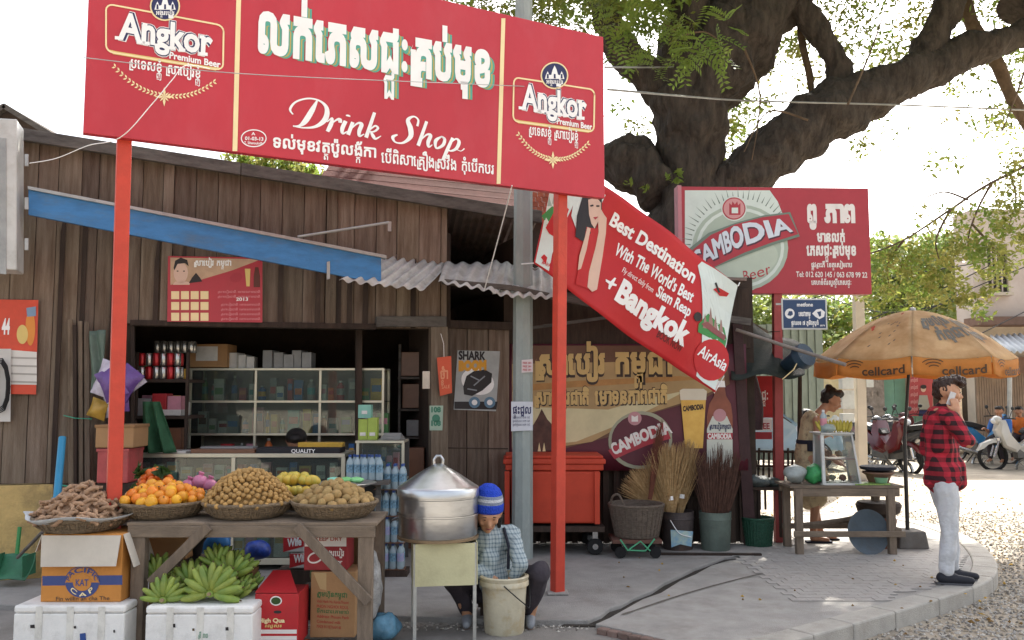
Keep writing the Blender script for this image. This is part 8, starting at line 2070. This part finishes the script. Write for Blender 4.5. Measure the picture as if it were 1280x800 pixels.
for h_, k_, f_ in (((.06, .12, .24), kR, fR), ((-.15, .12, .24), kL, fL)): tp_ += [('c', h_, k_, .1, .08), ('c', k_, f_ + Vector((0, 0, .04)), .076, .05)]
blob('trousers', tp_, .011, trd, wo, 2, rough=.016, fr=14)
for f_ in (fR, fL):
    s_ = blob('shoe', [('c', f_ + Vector((0, .03, -.02)), f_ + Vector((.0, -.06, -.02)), .04, .038), ('c', f_ + Vector((0, -.06, -.02)), f_ + Vector((0, -.14, -.03)), .038, .028)], .009, mat('grey_shoe', '#8f9297', .7), wo)
kn1 = mat('knit_blue', '#2347c0', .9, var=.12, scale=30, bump=.8, bscale=120, st=(1, 1, .6)); kn2 = mat('knit_white', '#cfd2d8', .9, bump=.8, bscale=120); kn3 = mat('knit_grey', '#8d97ab', .9, bump=.8, bscale=120)
f_ = Vector((.16, -.86, -.42)).normalized(); u_ = (Vector((0, 0, 1)) - f_ * f_.z).normalized(); u_ = (u_ + Vector((0, .25, .25))).normalized()
Mh = u_.to_track_quat('Z', 'Y').to_matrix(); c0 = Vector(hc) + u_ * .015 - f_ * .008
mb = MB(); prof = [(.1, .0), (.108, .012), (.108, .055), (.103, .062), (.103, .08), (.102, .082), (.1, .098), (.099, .1), (.095, .118), (.093, .12), (.075, .155), (.04, .182), (.001, .19)]
zone = {3: 2, 4: 2, 5: 1, 6: 1, 7: 2, 8: 2}
for i in range(len(prof) - 1):
    mb.cm = zone.get(i, 0); mb.lathe([prof[i], prof[i + 1]], c0, 28, Mh, cap=False)
loc_mesh(mb, 'woolly_hat', [kn1, kn2, kn3], wo, ang=60)
blob('hair', [('e', hq(-.04, 0, .0), (.088, .09, .09)), ('c', hq(.0, .08, -.03), hq(-.0, .085, -.11), .022, .02), ('c', hq(-.01, -.08, -.02), hq(-.0, -.088, -.1), .022, .018), ('c', hq(-.06, .02, -.06), hq(-.07, .06, -.14), .04, .025)], .008, hairm, wo, 1, rough=.012, fr=30)
mb = MB(); mb.tube([(.01, -.08, .66), (.045, -.14, .54), (.04, -.17, .4)], .012, 6); loc_mesh(mb, 'bag_strap', flat('strap_navy', '#20222e', .8), wo)
st2 = thing('stool', WO + Vector((-.04, .14, 0)), 'low dark stool under the crouching woman', 'stool')
mb = MB(); mb.box((0, 0, .115), (.26, .22, .03)); loc_mesh(mb, 'seat', wood_d, st2, False)
for a, b in ((-1, -1), (1, -1), (1, 1), (-1, 1)): mb = MB(); mb.box((a * .1, b * .08, .05), (.03, .03, .1)); loc_mesh(mb, 'leg', wood_d, st2, False)
# --- food seller
FO = Vector((P(1023, 672, 9.35).x, 9.35, 0))
fw = pth('woman', FO, 'food seller in sleeveless floral dress with hair bun behind the stall table')
hc = (.17, -.02, 1.385)
HP_, hq = head_prims(hc, (.85, -.35, -.45), .98)
body = HP_ + [('c', (.0, 0, 1.2), (.12, -.01, 1.33), .052, .046), ('c', (-.04, 0, 1.18), (-.06, 0, .9), .09, .11), ('c', (-.03, -.14, 1.19), (-.03, .14, 1.19), .045, .045), ('c', (-.06, 0, .9), (-.06, 0, .8), .12, .13),
        ('c', (-.04, -.16, 1.18), (-.03, -.19, .93), .043, .035), ('c', (-.03, -.19, .93), (.15, -.16, .78), .033, .024), ('c', (-.04, .16, 1.18), (.02, .19, .95), .043, .035), ('c', (.02, .19, .95), (.2, .12, .82), .033, .024)]
body += hand_prims((.15, -.16, .78), (1, .1, -.5), (0, 0, 1), (0, 1, 0), .5, .9) + hand_prims((.2, .12, .82), (1, -.1, -.4), (0, 0, 1), (0, -1, 0), .5, .9)
for y_, ax in ((-.08, -.08), (.08, .05)): body += [('c', (-.06, y_, .8), (-.04, y_, .44), .085, .058), ('c', (-.04, y_, .44), (ax, y_, .08), .055, .034), ('c', (ax, y_, .04), (ax + .13, y_ - .03, .025), .034, .026)]
blob('body', body, .010, skin, fw, 2)
face_parts(hq, fw, .98, True)
flo = mat('floral_dress', '#b5a381', .8, var=.1, scale=4, bump=.2, dirt=.9, dc=col('#5d4a3c'), ds=16)
blob('dress', [('c', (-.04, 0, 1.16), (-.055, 0, .92), .112, .125), ('c', (-.03, -.1, 1.2), (-.03, .1, 1.2), .06, .06), ('c', (-.06, 0, .92), (-.06, 0, .6), .135, .165), ('c', (-.06, 0, .6), (-.05, 0, .46), .165, .16)], .012, flo, fw, 2, rough=.02, fr=12)
mb = MB(); mb.lathe([(.135, -.02), (.14, 0), (.135, .02)], (-.055, 0, .97), 24, cap=False); loc_mesh(mb, 'belt', MATS['strap_navy'], fw)
mb = MB(); mb.box((-.05, -.15, .93), (.16, .05, .09)); loc_mesh(mb, 'waist_bag', MATS['strap_navy'], fw, False)
blob('hair', [('e', hq(-.03, 0, .03), (.095, .095, .09)), ('e', hq(.01, 0, .07), (.085, .08, .045)), ('e', hq(-.08, 0, .1), (.04, .042, .038)), ('e', hq(-.06, 0, -.03), (.05, .06, .05))], .009, hairm, fw, 1, rough=.01, fr=30)
for y_, ax in ((-.08, -.08), (.08, .05)): mb = MB(); mb.box((ax + .05, y_ - .01, .008), (.25, .085, .016)); loc_mesh(mb, 'sandal', MATS['strap_navy'], fw, False)
fw.scale = (1.04, 1.04, 1.06)
# --- people farther away
def sitter(px, py, Y, shirt, label, f=(-.3, -1, 0), sc=1.0, grp=None, hairk=hairm):
    base_ = P(px, py, Y); o_ = Vector((base_.x, Y, base_.z - 1.15 * sc)); t = pth('p', o_, label, grp)
    f = Vector(f).normalized(); r_ = Vector((-f.y, f.x, 0))
    q = lambda a, b, c: Vector((f.x * a + r_.x * b, f.y * a + r_.y * b, c))
    HP2, hq2 = head_prims(q(.05, 0, 1.15), f, 1.0)
    b_ = HP2 + [('c', q(0, 0, .95), q(.03, 0, 1.08), .05, .048), ('c', q(0, 0, .92), q(-.05, 0, .6), .1, .12), ('c', q(0, -.15, .92), q(0, .15, .92), .05, .05)]
    for g_ in (-1, 1):
        b_ += [('c', q(0, .17 * g_, .92), q(.12, .22 * g_, .7), .043, .036), ('c', q(.12, .22 * g_, .7), q(.36, .18 * g_, .78), .034, .025)] + hand_prims(q(.36, .18 * g_, .78), q(1, 0, 0), (0, 0, 1), q(0, -g_, 0), .8, .9)
        b_ += [('c', q(-.02, .09 * g_, .58), q(.32, .12 * g_, .52), .085, .06), ('c', q(.32, .12 * g_, .52), q(.25, .13 * g_, .12), .055, .036), ('c', q(.25, .13 * g_, .09), q(.38, .14 * g_, .07), .034, .028)]
    blob('body', b_, .016, skin, t, 1)
    blob('shirt', [('c', q(0, 0, .9), q(-.05, 0, .6), .13, .145), ('c', q(0, -.14, .91), q(0, .14, .91), .07, .07)] + [('c', q(0, .17 * g_, .92), q(.1, .215 * g_, .72), .066, .058) for g_ in (-1, 1)], .018, shirt, t, 1, rough=.02)
    tp = [('c', q(-.03, -.06, .57), q(-.03, .06, .57), .13, .13)]
    for g_ in (-1, 1): tp += [('c', q(-.02, .09 * g_, .58), q(.32, .12 * g_, .52), .1, .075), ('c', q(.32, .12 * g_, .52), q(.25, .13 * g_, .14), .07, .05)]
    blob('trousers', tp, .018, trd, t, 1)
    blob('hair', [('e', hq2(-.025, 0, .035), (.095, .095, .088)), ('e', hq2(.02, 0, .075), (.08, .08, .04))], .014, hairk, t, 1, rough=.01, fr=30)
    t.scale = (sc, sc, sc); return t
bs = mat('blue_shirt', '#3f6fb8', .8, bump=.2); os_ = mat('orange_shirt', '#d8742f', .8, bump=.2); ws = mat('pale_shirt', '#b9c4d6', .8, bump=.2)
sitter(1250, 514, 19.6, bs, 'motorbike rider in blue shirt waiting left of the orange-shirted one', (-.8, -.6, 0))
sitter(1274, 514, 20.2, os_, 'rider in bright orange shirt at the right edge behind the silver scooter', (-.6, -.8, 0))
sitter(1006, 519, 16.5, ws, 'person in pale shirt sitting beyond the food seller, dark hair showing', (.5, -.8, 0))
#sitter(988, 522, 17.3, bs, 'person in blue beyond the food seller, farthest left of the seated people', (.3, -.9, 0))
# shopkeeper resting behind the counter
kp = Vector((P(372, 552, 8.35).x, 8.35, 0)); sk = pth('p', kp, 'shopkeeper with black hair bent low behind the glass counter')
HP3, hq3 = head_prims((0, -.05, P(372, 552, 8.3).z), (.1, -.9, -.5), 1.0); hz = P(372, 552, 8.3).z
blob('body', HP3 + [('c', (0, .02, hz - .16), (0, -.02, hz - .08), .05, .05), ('c', (0, .05, hz - .22), (0, .1, hz - .6), .1, .12), ('c', (-.16, .04, hz - .22), (.16, .04, hz - .22), .05, .05)] + [('c', (g_ * .17, .04, hz - .22), (g_ * .22, -.05, hz - .45), .043, .036) for g_ in (-1, 1)] + [('c', (g_ * .22, -.05, hz - .45), (g_ * .1, -.25, hz - .4), .034, .025) for g_ in (-1, 1)] + hand_prims((.1, -.25, hz - .4), (0, -1, 0), (0, 0, 1), (-1, 0, 0), .5, .9) + hand_prims((-.1, -.25, hz - .4), (0, -1, 0), (0, 0, 1), (1, 0, 0), .5, .9) + [('c', (g_ * .08, .1, hz - .6), (g_ * .1, -.2, hz - .62), .08, .06) for g_ in (-1, 1)] + [('c', (g_ * .1, -.2, hz - .62), (g_ * .1, -.18, .05), .055, .04) for g_ in (-1, 1)], .014, skin, sk, 1)
blob('shirt', [('c', (0, .05, hz - .24), (0, .1, hz - .58), .13, .14), ('c', (-.15, .04, hz - .24), (.15, .04, hz - .24), .068, .068)], .016, mat('dull_shirt', '#6a5f6a', .8), sk, 1)
blob('hair', [('e', hq3(-.02, 0, .035), (.1, .1, .09)), ('e', hq3(.04, 0, .06), (.07, .08, .05))], .012, hairm, sk, 1)
# ================================================================== FOOD STALL AND UMBRELLA
def fx(px, Y, py=600): return P(px, py, Y).x
FY = 8.55
fz = facade(FY).uv(1060, 609)[1]
fs = thing('food_table', Vector((fx(1060, FY), FY, 0)), 'rough grey wooden table of the food stall under the umbrella', 'table')
xa, xb = fx(990, FY), fx(1129, FY)
for i in range(4): wbox(xa - .02, xb + .01, fz - .012, fz + .014, -.13 - i * .125, -.01 - i * .125, tw, fs, 'top_plank', .004, facade(FY))
wbox(xa + .02, xb - .03, fz - .09, fz - .014, -.04, -.012, tw, fs, 'apron_rail', .004, facade(FY)); wbox(xa + .02, xb - .03, fz - .09, fz - .014, -.5, -.47, tw, fs, 'apron_rail', .004, facade(FY))
for px_, yy in ((1000, 0), (1116, 0), (1003, -.45), (1121, -.45)):
    q = fx(px_, FY, 650); wbox(q - .035, q + .035, 0, fz - .014, yy - .07, yy - .005, twv, fs, 'leg', .005, facade(FY))
wbox(xa + .0, xb - .0, .17, .225, -.0, .02, tw, fs, 'lower_rail', .004, facade(FY)); wbox(xa + .05, xb - .05, .17, .225, -.52, -.5, tw, fs, 'lower_rail', .004, facade(FY))
wbox(xb - .09, xb - .03, .2, .25, -.5, .0, tw, fs, 'side_rail', .004, facade(FY))
for i in range(5):
    mb = MB(); a = 1000 + i * 18; mb.tube([Vector((fx(a, FY), FY + .2 + .05 * i, .25)), Vector((fx(a + 60, FY), FY + .3, .27 + .03 * (i % 3)))], .02, 6); tag(mb.build('firewood_stick', twv), f'dark firewood stick laid across the lower rails, {["nearest", "second", "third", "fourth", "farthest"][i]}', 'firewood', 'firewood under the food table')
# glass display case: slanted front frame
dc_ = thing('food_display_case', Vector((fx(1053, FY), FY + .05, fz + .015)), 'white framed glass food case standing on the stall table', 'display case')
z0, z1 = fz + .016, facade(FY).uv(1050, 544)[1]
x0, x1 = fx(1032, FY, 580), fx(1078, FY, 580); xt0, xt1 = x0 + .012, x1 - .05; y0, y1 = FY + .06, FY + .4
pts = {'fbl': (x0, y0, z0), 'fbr': (x1, y0, z0), 'ftl': (xt0, y0 + .06, z1), 'ftr': (xt1, y0 + .06, z1), 'bbl': (x0 + .02, y1, z0), 'bbr': (x1 + .02, y1, z0), 'btl': (xt0 + .02, y1, z1), 'btr': (xt1 + .02, y1, z1)}
wfr = mat('white_frame', '#c9cac6', .45, bump=.05, dirt=.15)
for a, b in (('fbl', 'fbr'), ('ftl', 'ftr'), ('fbl', 'ftl'), ('fbr', 'ftr'), ('bbl', 'bbr'), ('btl', 'btr'), ('bbl', 'btl'), ('bbr', 'btr'), ('fbl', 'bbl'), ('fbr', 'bbr'), ('ftl', 'btl'), ('ftr', 'btr')):
    mb = MB(); mb.bar(pts[a], pts[b], .03 if 'fbl' in (a, b) else .018); mb.build('frame_bar', wfr, dc_, bevel=.002)
for q in (('fbl', 'fbr', 'ftr', 'ftl'), ('fbr', 'bbr', 'btr', 'ftr'), ('fbl', 'bbl', 'btl', 'ftl')):
    mb = MB(); mb.add([pts[k] for k in q], [(0, 1, 2, 3)]); mb.build('pane', gls, dc_)
mb = MB(); mb.box(((xt0 + xt1) / 2, (y0 + y1) / 2 + .03, z1 + .012), (xt1 - xt0 + .03, y1 - y0, .012)); mb.build('top', wfr, dc_)
for k_, zz in enumerate((z0 + .24, z0 + .01)):
    mb = MB(); mb.box(((x0 + x1) / 2, (y0 + y1) / 2 + .01, zz), (x1 - x0 - .05, y1 - y0 - .05, .008)); mb.build('shelf', wfr if k_ else mat('pink_shelf', '#b9857a', .5), dc_)
for i in range(7):
    lump(0, 0, 1, (.035, .035, .03), mat('food_%d' % (i % 3), ('#b08a6a', '#8a5a42', '#a9a58c')[i % 3], .6, var=.3), f'piece of cooked food inside the glass case, {["far left", "left", "left of middle", "middle", "right of middle", "right", "far right"][i]}', 'food', 'cooked_food', i, .3, 40, grp='food in the glass case').location = (x0 + .06 + i * .045, y0 + .12 + .04 * (i % 3), z0 + .02 + (.24 if i % 2 else 0))
# on the case: bottle and yellow bananas
wbm = bottle_mesh(.034, .22, pet, flat('label_rose', '#c98a94'), capw)
tag(newobj('bottle', wbm, None, (xt0 + .05, y0 + .14, z1 + .02)), 'clear plastic bottle standing on the glass food case', 'bottle')
lump(0, 0, 1, (.07, .06, .04), mat('clear_bag', '#b5c4bf', .2, alpha=.7, bump=.3), 'clear plastic bag lying beside the bottle on the food case', 'bag', 'plastic_bag', 12, .3, 20).location = (xt0 + .08, y0 + .08, z1 + .02)
bany = mat('banana_yellow', '#b3a542', .5, var=.2, scale=9, bump=.03, rnd=.1)
mby = bans[0].copy(); mby.materials.clear(); mby.materials.append(bany); mby.materials.append(stemm)
t = thing('banana_hand', (xt1 - .13, y0 + .14, z1 + .02), 'hand of yellow bananas lying on top of the glass food case', 'bananas')
for i in range(11): newobj('banana', mby, t, ((i - 5) * .026, .02 * (i % 2), .0), (R(-8 + 10 * (i % 2)), R((i - 5) * 5), 0), .85)
# table-top goods
lump(0, 0, 1, (.11, .1, .09), mat('white_bag2', '#a9b0ac', .3, var=.3, bump=.4, alpha=.9), 'pale plastic bag at the left end of the food table', 'bag', 'plastic_bag', 14, .3, 14).location = (xa + .1, FY + .2, fz + .015)
lump(0, 0, 1, (.09, .09, .095), mat('green_bag2', '#3f9a5a', .35, var=.3, scale=12, bump=.5), 'bright green plastic bag next to the glass food case', 'bag', 'plastic_bag', 15, .35, 16).location = (xa + .27, FY + .16, fz + .015)
t = thing('brazier', (fx(1110, FY), FY + .22, fz + .015), 'clay brazier with dark grill pan at the right end of the food table', 'brazier')
mb = MB(); mb.lathe([(.09, 0), (.12, .08), (.15, .1), (.15, .115), (.001, .115)], (0, 0, 0), 22); loc_mesh(mb, 'bowl', mat('brown_clay', '#7d6050', .8), t)
mb = MB(); mb.lathe([(.1, .12), (.17, .14), (.175, .165), (.16, .17), (.001, .15)], (0, 0, 0), 22); loc_mesh(mb, 'pan', MATS['strap_navy'], t)
mb = MB(); mb.box((0, 0, 0), (.34, .2, .012)); o = newobj('leaf_tray', mb.mesh('leaf_tray', mat('tray_leaf', '#8fae5a', .5, var=.4, scale=30, bump=.3)), None, (fx(1093, FY), FY + .13, fz + .022)); tag(o, 'flat tray of green leaves before the brazier', 'tray')
mb = MB(); mb.lathe([(.05, 0), (.065, .05), (.06, .052), (.045, .006), (.001, .006)], (0, 0, 0), 18); o = newobj('green_bowl', mb.mesh('green_bowl', mat('bowl_green', '#7fae8a', .4), smooth=True), None, (fx(1108, FY), FY + .12, fz + .03)); tag(o, 'small green bowl on the leaf tray', 'bowl')
# under the table: round basin leaning, clay stove with embers
mb = MB(); mb.lathe([(.001, 0), (.12, .0), (.2, .05), (.215, .055), (.2, .045), (.12, -.012), (.001, -.012)], (0, 0, 0), 30, cap=False); o = newobj('basin', mb.mesh('basin', mat('blue_grey_enamel', '#4f5b64', .45, var=.15, dirt=.3), smooth=True), None, (fx(1082, FY + .1, 660), FY + .1, .2), (R(-72), 0, 0)); o.rotation_euler = (R(80), 0, R(8)); tag(o, 'round blue-grey basin leaning under the food table', 'basin')
t = thing('clay_stove', (fx(1100, 8.95, 660), 8.97, 0), 'clay charcoal stove with black pot glowing under the food table', 'stove')
mb = MB(); mb.lathe([(.12, 0), (.14, .1), (.17, .28), (.15, .3), (.001, .3)], (0, 0, 0), 22); loc_mesh(mb, 'stove_body', mat('red_clay', '#7a4636', .85, dirt=.4), t)
mb = MB(); mb.lathe([(.1, .3), (.2, .35), (.22, .42), (.2, .45), (.001, .45)], (0, 0, 0), 22); loc_mesh(mb, 'pot', dark, t)
mb = MB(); mb.ball((-.04, -.13, .26), (.03, .02, .018), 8, 6); loc_mesh(mb, 'ember', mat('ember', '#ff7a3a', .5, emit=2.0, bump=0), t)
for i, q in enumerate(()):
    mb = MB(); x_ = fx(q[0], 9.0, 660); mb.box((0, 0, .15 + q[1]), (.18, .14, .3 + q[1] * 2)); o = newobj('plastic_stool', mb.mesh('plastic_stool', [flat('stool_blue', '#55677f'), wood_d][i]), None, (x_ - .2 * i, 8.95 + .1 * i, 0)); bv = o.modifiers.new('b', 'BEVEL'); bv.width = .02; bv.segments = 2; tag(o, ['blue plastic tub under the left end of the food table', 'dark box behind the left legs of the food table'][i], 'tub' if i == 0 else 'box'); o.name = ['plastic_tub', 'wooden_box'][i]
# --- umbrella
UY = 9.0
ux = fx(1139, UY, 420); pole_b = G(1135, 678, 0); pole_b = Vector((fx(1135, UY, 678), UY, 0))
apex = P(1141, 388, UY); Rr = (P(1262, 455, UY).x - P(1018, 455, UY).x) / 2 * .95; ez = P(1140, 449, UY).z
ctr = Vector(((P(1262, 455, UY).x + P(1018, 455, UY).x) / 2, UY, ez))
um = thing('umbrella', pole_b, 'faded orange street umbrella shading the food stall', 'umbrella')
umb_m = mat('umbrella_cloth', '#ecd3a8', .8, var=.1, scale=3, bump=.15, bscale=60, trans=.5, c2='#c39a6a', dirt=.3, dc=col('#a98a6a'), ds=2)
val_m = mat('umbrella_valance', '#d9964c', .8, var=.1, scale=4, bump=.15, trans=.42, dirt=.2, dc=col('#9a6a3a'))
NP = 8; A0_ = R(-90 - 22.5 - 2)
def usurf(k_, a, t, d=0.0):
    """panel k_, a 0..1 across, t 0 edge .. 1 apex"""
    a1, a2 = A0_ + 2 * math.pi * k_ / NP, A0_ + 2 * math.pi * (k_ + 1) / NP
    p1_, p2_ = Vector((math.cos(a1), math.sin(a1), 0)), Vector((math.cos(a2), math.sin(a2), 0))
    q = p1_.lerp(p2_, a); r_ = (Rr + d) * (1 - t); hz_ = apex.z - ez
    z = hz_ * (1 - (1 - t) ** 1.75) - .03 * math.sin(math.pi * a) * (1 - t) * (1 - t) ** .5
    c_ = ctr.lerp(Vector((apex.x, apex.y, ez)), t)
    return Vector((c_.x + q.x * r_, c_.y + q.y * r_, ez + z + d * .6))
for k_ in range(NP):
    mb = MB(); mb.sheet(lambda a, b, k_=k_: usurf(k_, a, b), 8, 10); mb.build('canopy_panel', umb_m, um, smooth=True, solid=.003)
    mb = MB()
    def vf(a, b, k_=k_):
        p_ = usurf(k_, .012 + a * .976, 0); out_ = (p_ - ctr); out_.z = 0; out_.normalize()
        return p_ + Vector((0, 0, -.165 * b - .004)) + out_ * (.012 * math.sin(a * 9 + k_) * b + .004)
    mb.sheet(vf, 12, 3); mb.build('valance', val_m, um, smooth=True, solid=.002)
    mb = MB(); mb.tube([usurf(k_, 0, t_) - Vector((0, 0, .012)) for t_ in (0, .25, .5, .75, .98)], .007, 5); mb.build('rib', steel, um)
    mb = MB(); mb.tube([usurf(k_, 0, .42) - Vector((0, 0, .02)), Vector((pole_b.x + (apex.x - pole_b.x) * .8, UY, ez - .08))], .006, 5); mb.build('stretcher', steel, um)
mb = MB(); mb.tube([pole_b + Vector((0, 0, .02)), Vector((pole_b.x + .003, UY, 1.1))], .02, 10); mb.tube([Vector((pole_b.x + .003, UY, 1.08)), apex + Vector((0, 0, .01))], .016, 10); mb.build('pole', mat('umbrella_pole', '#3f3d3b', .5, metal=.4), um, smooth=True)
mb = MB(); mb.lathe([(.03, 0), (.028, .03), (.001, .04)], apex + Vector((0, 0, -.005)), 12); mb.build('finial', steel, um)
mb = MB(); mb.box(pole_b + Vector((0, 0, .085)), (.3, .3, .17), taper=.86); mb.build('base_block', mat('base_concrete', '#6d6863', .9, dirt=.4), um, bevel=.015)
ink = flat('umbrella_ink', '#4a3826', .7); ink2 = flat('umbrella_ink2', '#6d6860', .8)
def vtext(k_, s, a0, a1, z0_, z1_, m_):
    V, Fc = layout(s, .02); m0 = min(p[0] for p in V); m1 = max(p[0] for p in V); mb = MB()
    out = []
    for x, y, l_ in V:
        a = a0 + (a1 - a0) * (x - m0) / (m1 - m0); p_ = vf2(k_, a); out.append(p_ + Vector((0, 0, z0_ + (z1_ - z0_) * y / .686)))
    mb.add(out, Fc); mb.build('lettering', m_, um)
def vf2(k_, a, b=.5):
    p_ = usurf(k_, .012 + a * .976, 0); out_ = (p_ - ctr); out_.z = 0; out_.normalize(); return p_ + out_ * .026
for k_ in (7, 0, 1):
    vtext(k_, 'cellcard', .36, .92, -.148, -.07, ink)
    mb = MB()
    for j in range(3):
        pts_ = []
        for i in range(9):
            an = R(55 + i * 11); rr_ = .1 + .055 * j
            pts_.append(vf2(k_, .27 + rr_ * math.cos(an) * .9) + Vector((0, 0, -.115 + rr_ * .5 * math.sin(an))))
        V = []
        for p_ in pts_: V += [p_ + Vector((0, 0, .005)), p_ - Vector((0, 0, .005))]
        mb.add(V, [(2 * i, 2 * i + 1, 2 * i + 3, 2 * i + 2) for i in range(8)])
    mb.build('signal_mark', ink, um)
def ptext(k_, s, a0, a1, t0, t1, m_, tilt=0):
    V, Fc = layout(s, .05); m0 = min(p[0] for p in V); m1 = max(p[0] for p in V); mb = MB()
    mb.add([usurf(k_, a0 + (a1 - a0) * (x - m0) / (m1 - m0), t0 + (t1 - t0) * y / .586 + tilt * (x - m0) / (m1 - m0), .008) for x, y, l_ in V], Fc); mb.build('lettering', m_, um)
ptext(0, 'ក្រុមហ៊ុន', .22, .95, .42, .56, ink2, .05); ptext(0, 'កំពុជា', .45, 1.0, .22, .34, ink2, .04); ptext(1, 'ក្រុមហ៊ុន', .1, .8, .42, .55, ink2); ptext(1, 'កំពុជា', .2, .7, .24, .34, ink2)
mb = MB(); mb.add([usurf(7, a, t, .006) for a, t in ((.05, .42), (.16, .36), (.55, .75), (.4, .8))], [(0, 1, 2, 3)]); mb.build('red_mark', flat('faded_red', '#b5503c', .8), um)
mb = MB()
for i in range(16):
    a, t = .3 + .5 * fr_.random(), .12 + .4 * fr_.random(); mb.add([usurf(7, a + p, t + q, .006) for p, q in ((0, 0), (.03, .01), (.04, .035), (.01, .02))], [(0, 1, 2, 3)])
mb.build('faded_print', ink2, um)['kind'] = 'stuff'
# ================================================================== TARP STALL BESIDE THE SHED
tarp = mat('dark_tarp', '#222a25', .7, var=.2, scale=4, bump=.3, dirt=.3)
tl_ = thing('tarp_stall', (fx(950, 9.6), 9.6, 0), 'small stall under a dark green tarp between shed and beer sign post', 'stall')
c = [P(916, 392, 9.1), P(975, 432, 9.6), P(1006, 470, 9.2), P(912, 470, 8.9)]
mb = MB(); mb.sheet(lambda a, b: P(914 + a * 92, 394 + a * 40 + b * (78 - 42 * a), 9.7 - .75 * b) + Vector((0, 0, .03 * math.sin(a * 9 + b * 4))), 14, 8); mb.build('tarp', tarp, tl_, smooth=True, solid=.004)
mb = MB(); mb.sheet(lambda a, b: P(914 + a * 46, 388 + a * 26 + b * 6, 9.9 + .3 * b), 6, 3); mb.build('thatch_edge', mat('thatch', '#7d7a72', .9, bump=.5), tl_, smooth=True, solid=.01)
for px_ in (1000, 1006):
    mb = MB(); mb.tube([P(px_ - (6 if px_ > 1003 else 0), 470, 9.6), Vector((fx(px_ - (9 if px_ > 1003 else 0), 9.6, 660), 9.6, 0))], .022, 8); mb.build('post', dark, tl_)
mb = MB(); mb.tube([P(920, 412, 8.95), P(980, 432, 8.75), P(1057, 456, 8.3)], .018, 8); tag(mb.build('bamboo_pole', mat('grey_bamboo', '#8a8078', .7, var=.2, bump=.2), smooth=True), 'long grey bamboo pole slanting out past the beer sign post', 'bamboo pole')
mb = MB(); mb.tube([P(982, 458, 9.2), P(1004, 444, 8.75)], [.07, .1], 16); mb.tube([P(1001, 447, 8.76), P(1008, 443, 8.7)], [.13, .12], 16)
tag(mb.build('rolled_tarp', mat('rolled_blue', '#2b3f50', .5, var=.2), smooth=True), 'dark blue rolled tarpaulin bundle tied on the bamboo pole', 'bundle')
mb = MB(); mb.tube([P(1001, 445, 8.65), P(992, 462, 8.7), P(978, 474, 8.8)], .006, 5); tag(mb.build('rope', MATS['print_cream']), 'pale rope tying the rolled tarpaulin', 'rope')
# goods inside
pl9 = facade(9.75)
t = thing('red_banner', pl9.px(948, 545, 0), 'small red banner hanging inside the tarp stall', 'banner'); fbox2(pl9, 928, 470, 966, 522, -.01, 0, rc, t, 'sheet', 0); poly(pl9, [(930, 523), (965, 523), (965, 538), (930, 538)], white, t, .002, 'white_strip'); poly(pl9, [(930, 540), (965, 540), (965, 549), (930, 549)], ruby, t, .002, 'red_strip'); text(pl9, 'ភេសជ្ជៈ', 934, 500, 960, 500, 10, white, t, .003, .03); text(pl9, 'COFFEE', 932, 536, 962, 536, 7, ruby, t, .004, .03)
mb = MB(); mb.sheet(lambda s, a: Vector(P(939, 500, 9.3)) + Vector(((.11 + .02 * math.sin(a * 3)) * math.cos(s * 6.283) * (.35 + .65 * math.sin(min(1, (1 - a) * 1.3) * 1.57)), .1 * math.sin(s * 6.283), (a - .5) * .62)), 16, 10); tag(mb.build('hanging_bag', mat('dark_net', '#3a2226', .7, var=.3, bump=.4), smooth=True), 'long dark red net bag hanging before the red banner', 'bag')
lat = thing('bamboo_fence', Vector((fx(968, 9.5), 9.5, 0)), 'low lattice of dark bamboo sticks beside the beer sign post', 'fence')
plf = facade(9.5)
for i in range(12):
    x_ = 931 + i * 6; mb = MB(); mb.tube([plf.px(x_, 560 + 3 * (i % 3), 0), Vector(plf.px(x_ + fr_.uniform(-3, 3), 612, .0))], .012, 6); mb.build('stick', wood_d, lat)
for y_ in (564, 582, 603): mb = MB(); mb.tube([plf.px(928, y_, .015), plf.px(1002, y_ + 1, .015)], .013, 6); mb.build('cross_stick', wood_d, lat)
bn = thing('bench_rack', Vector((fx(955, 9.15), 9.15, 0)), 'low dark bench stacked with goods behind the beer sign post', 'bench')
plb = facade(9.15); fbox2(plb, 928, 609, 1000, 613, -.3, 0, wood_d, bn, 'seat'); 
for x_ in (930, 948, 975, 996): fbox2(plb, x_, 613, x_ + 3, 672, -.04, -.01, wood_d, bn, 'leg', 0)
for x_ in (934, 940, 955, 962): fbox2(plb, x_, 613, x_ + 2.4, 640, -.2, -.18, wood_d, bn, 'slat', 0)
lump(945, 609, 9.2, (.14, .1, .06), mat('grey_bag3', '#5c6462', .5, bump=.5), 'crumpled grey bag lying on the low dark bench', 'bag', 'plastic_bag', 21, .3, 16)
lump(965, 609, 9.25, (.1, .1, .05), mat('grey_bag4', '#46504c', .5, bump=.5), 'dark crumpled bag at the right of the low bench', 'bag', 'plastic_bag', 22, .3, 16)
gnet = mat('green_plastic', '#24503c', .5, var=.3, scale=30, bump=.8, bscale=60, st=(1, 1, 1.5))
gk = deep_basket(948, 9.1, 0, .13, .155, .27, gnet, 'green woven plastic basket at the foot of the shed corner')
mb = MB(); mb.lathe([(.001, .22), (.135, .22)], (0, 0, 0), 16, cap=False); loc_mesh(mb, 'contents', mat('grey_contents', '#6a706c', .6, var=.4, scale=20, bump=.8), gk)
# frayed torn leaves roof to the left of the post
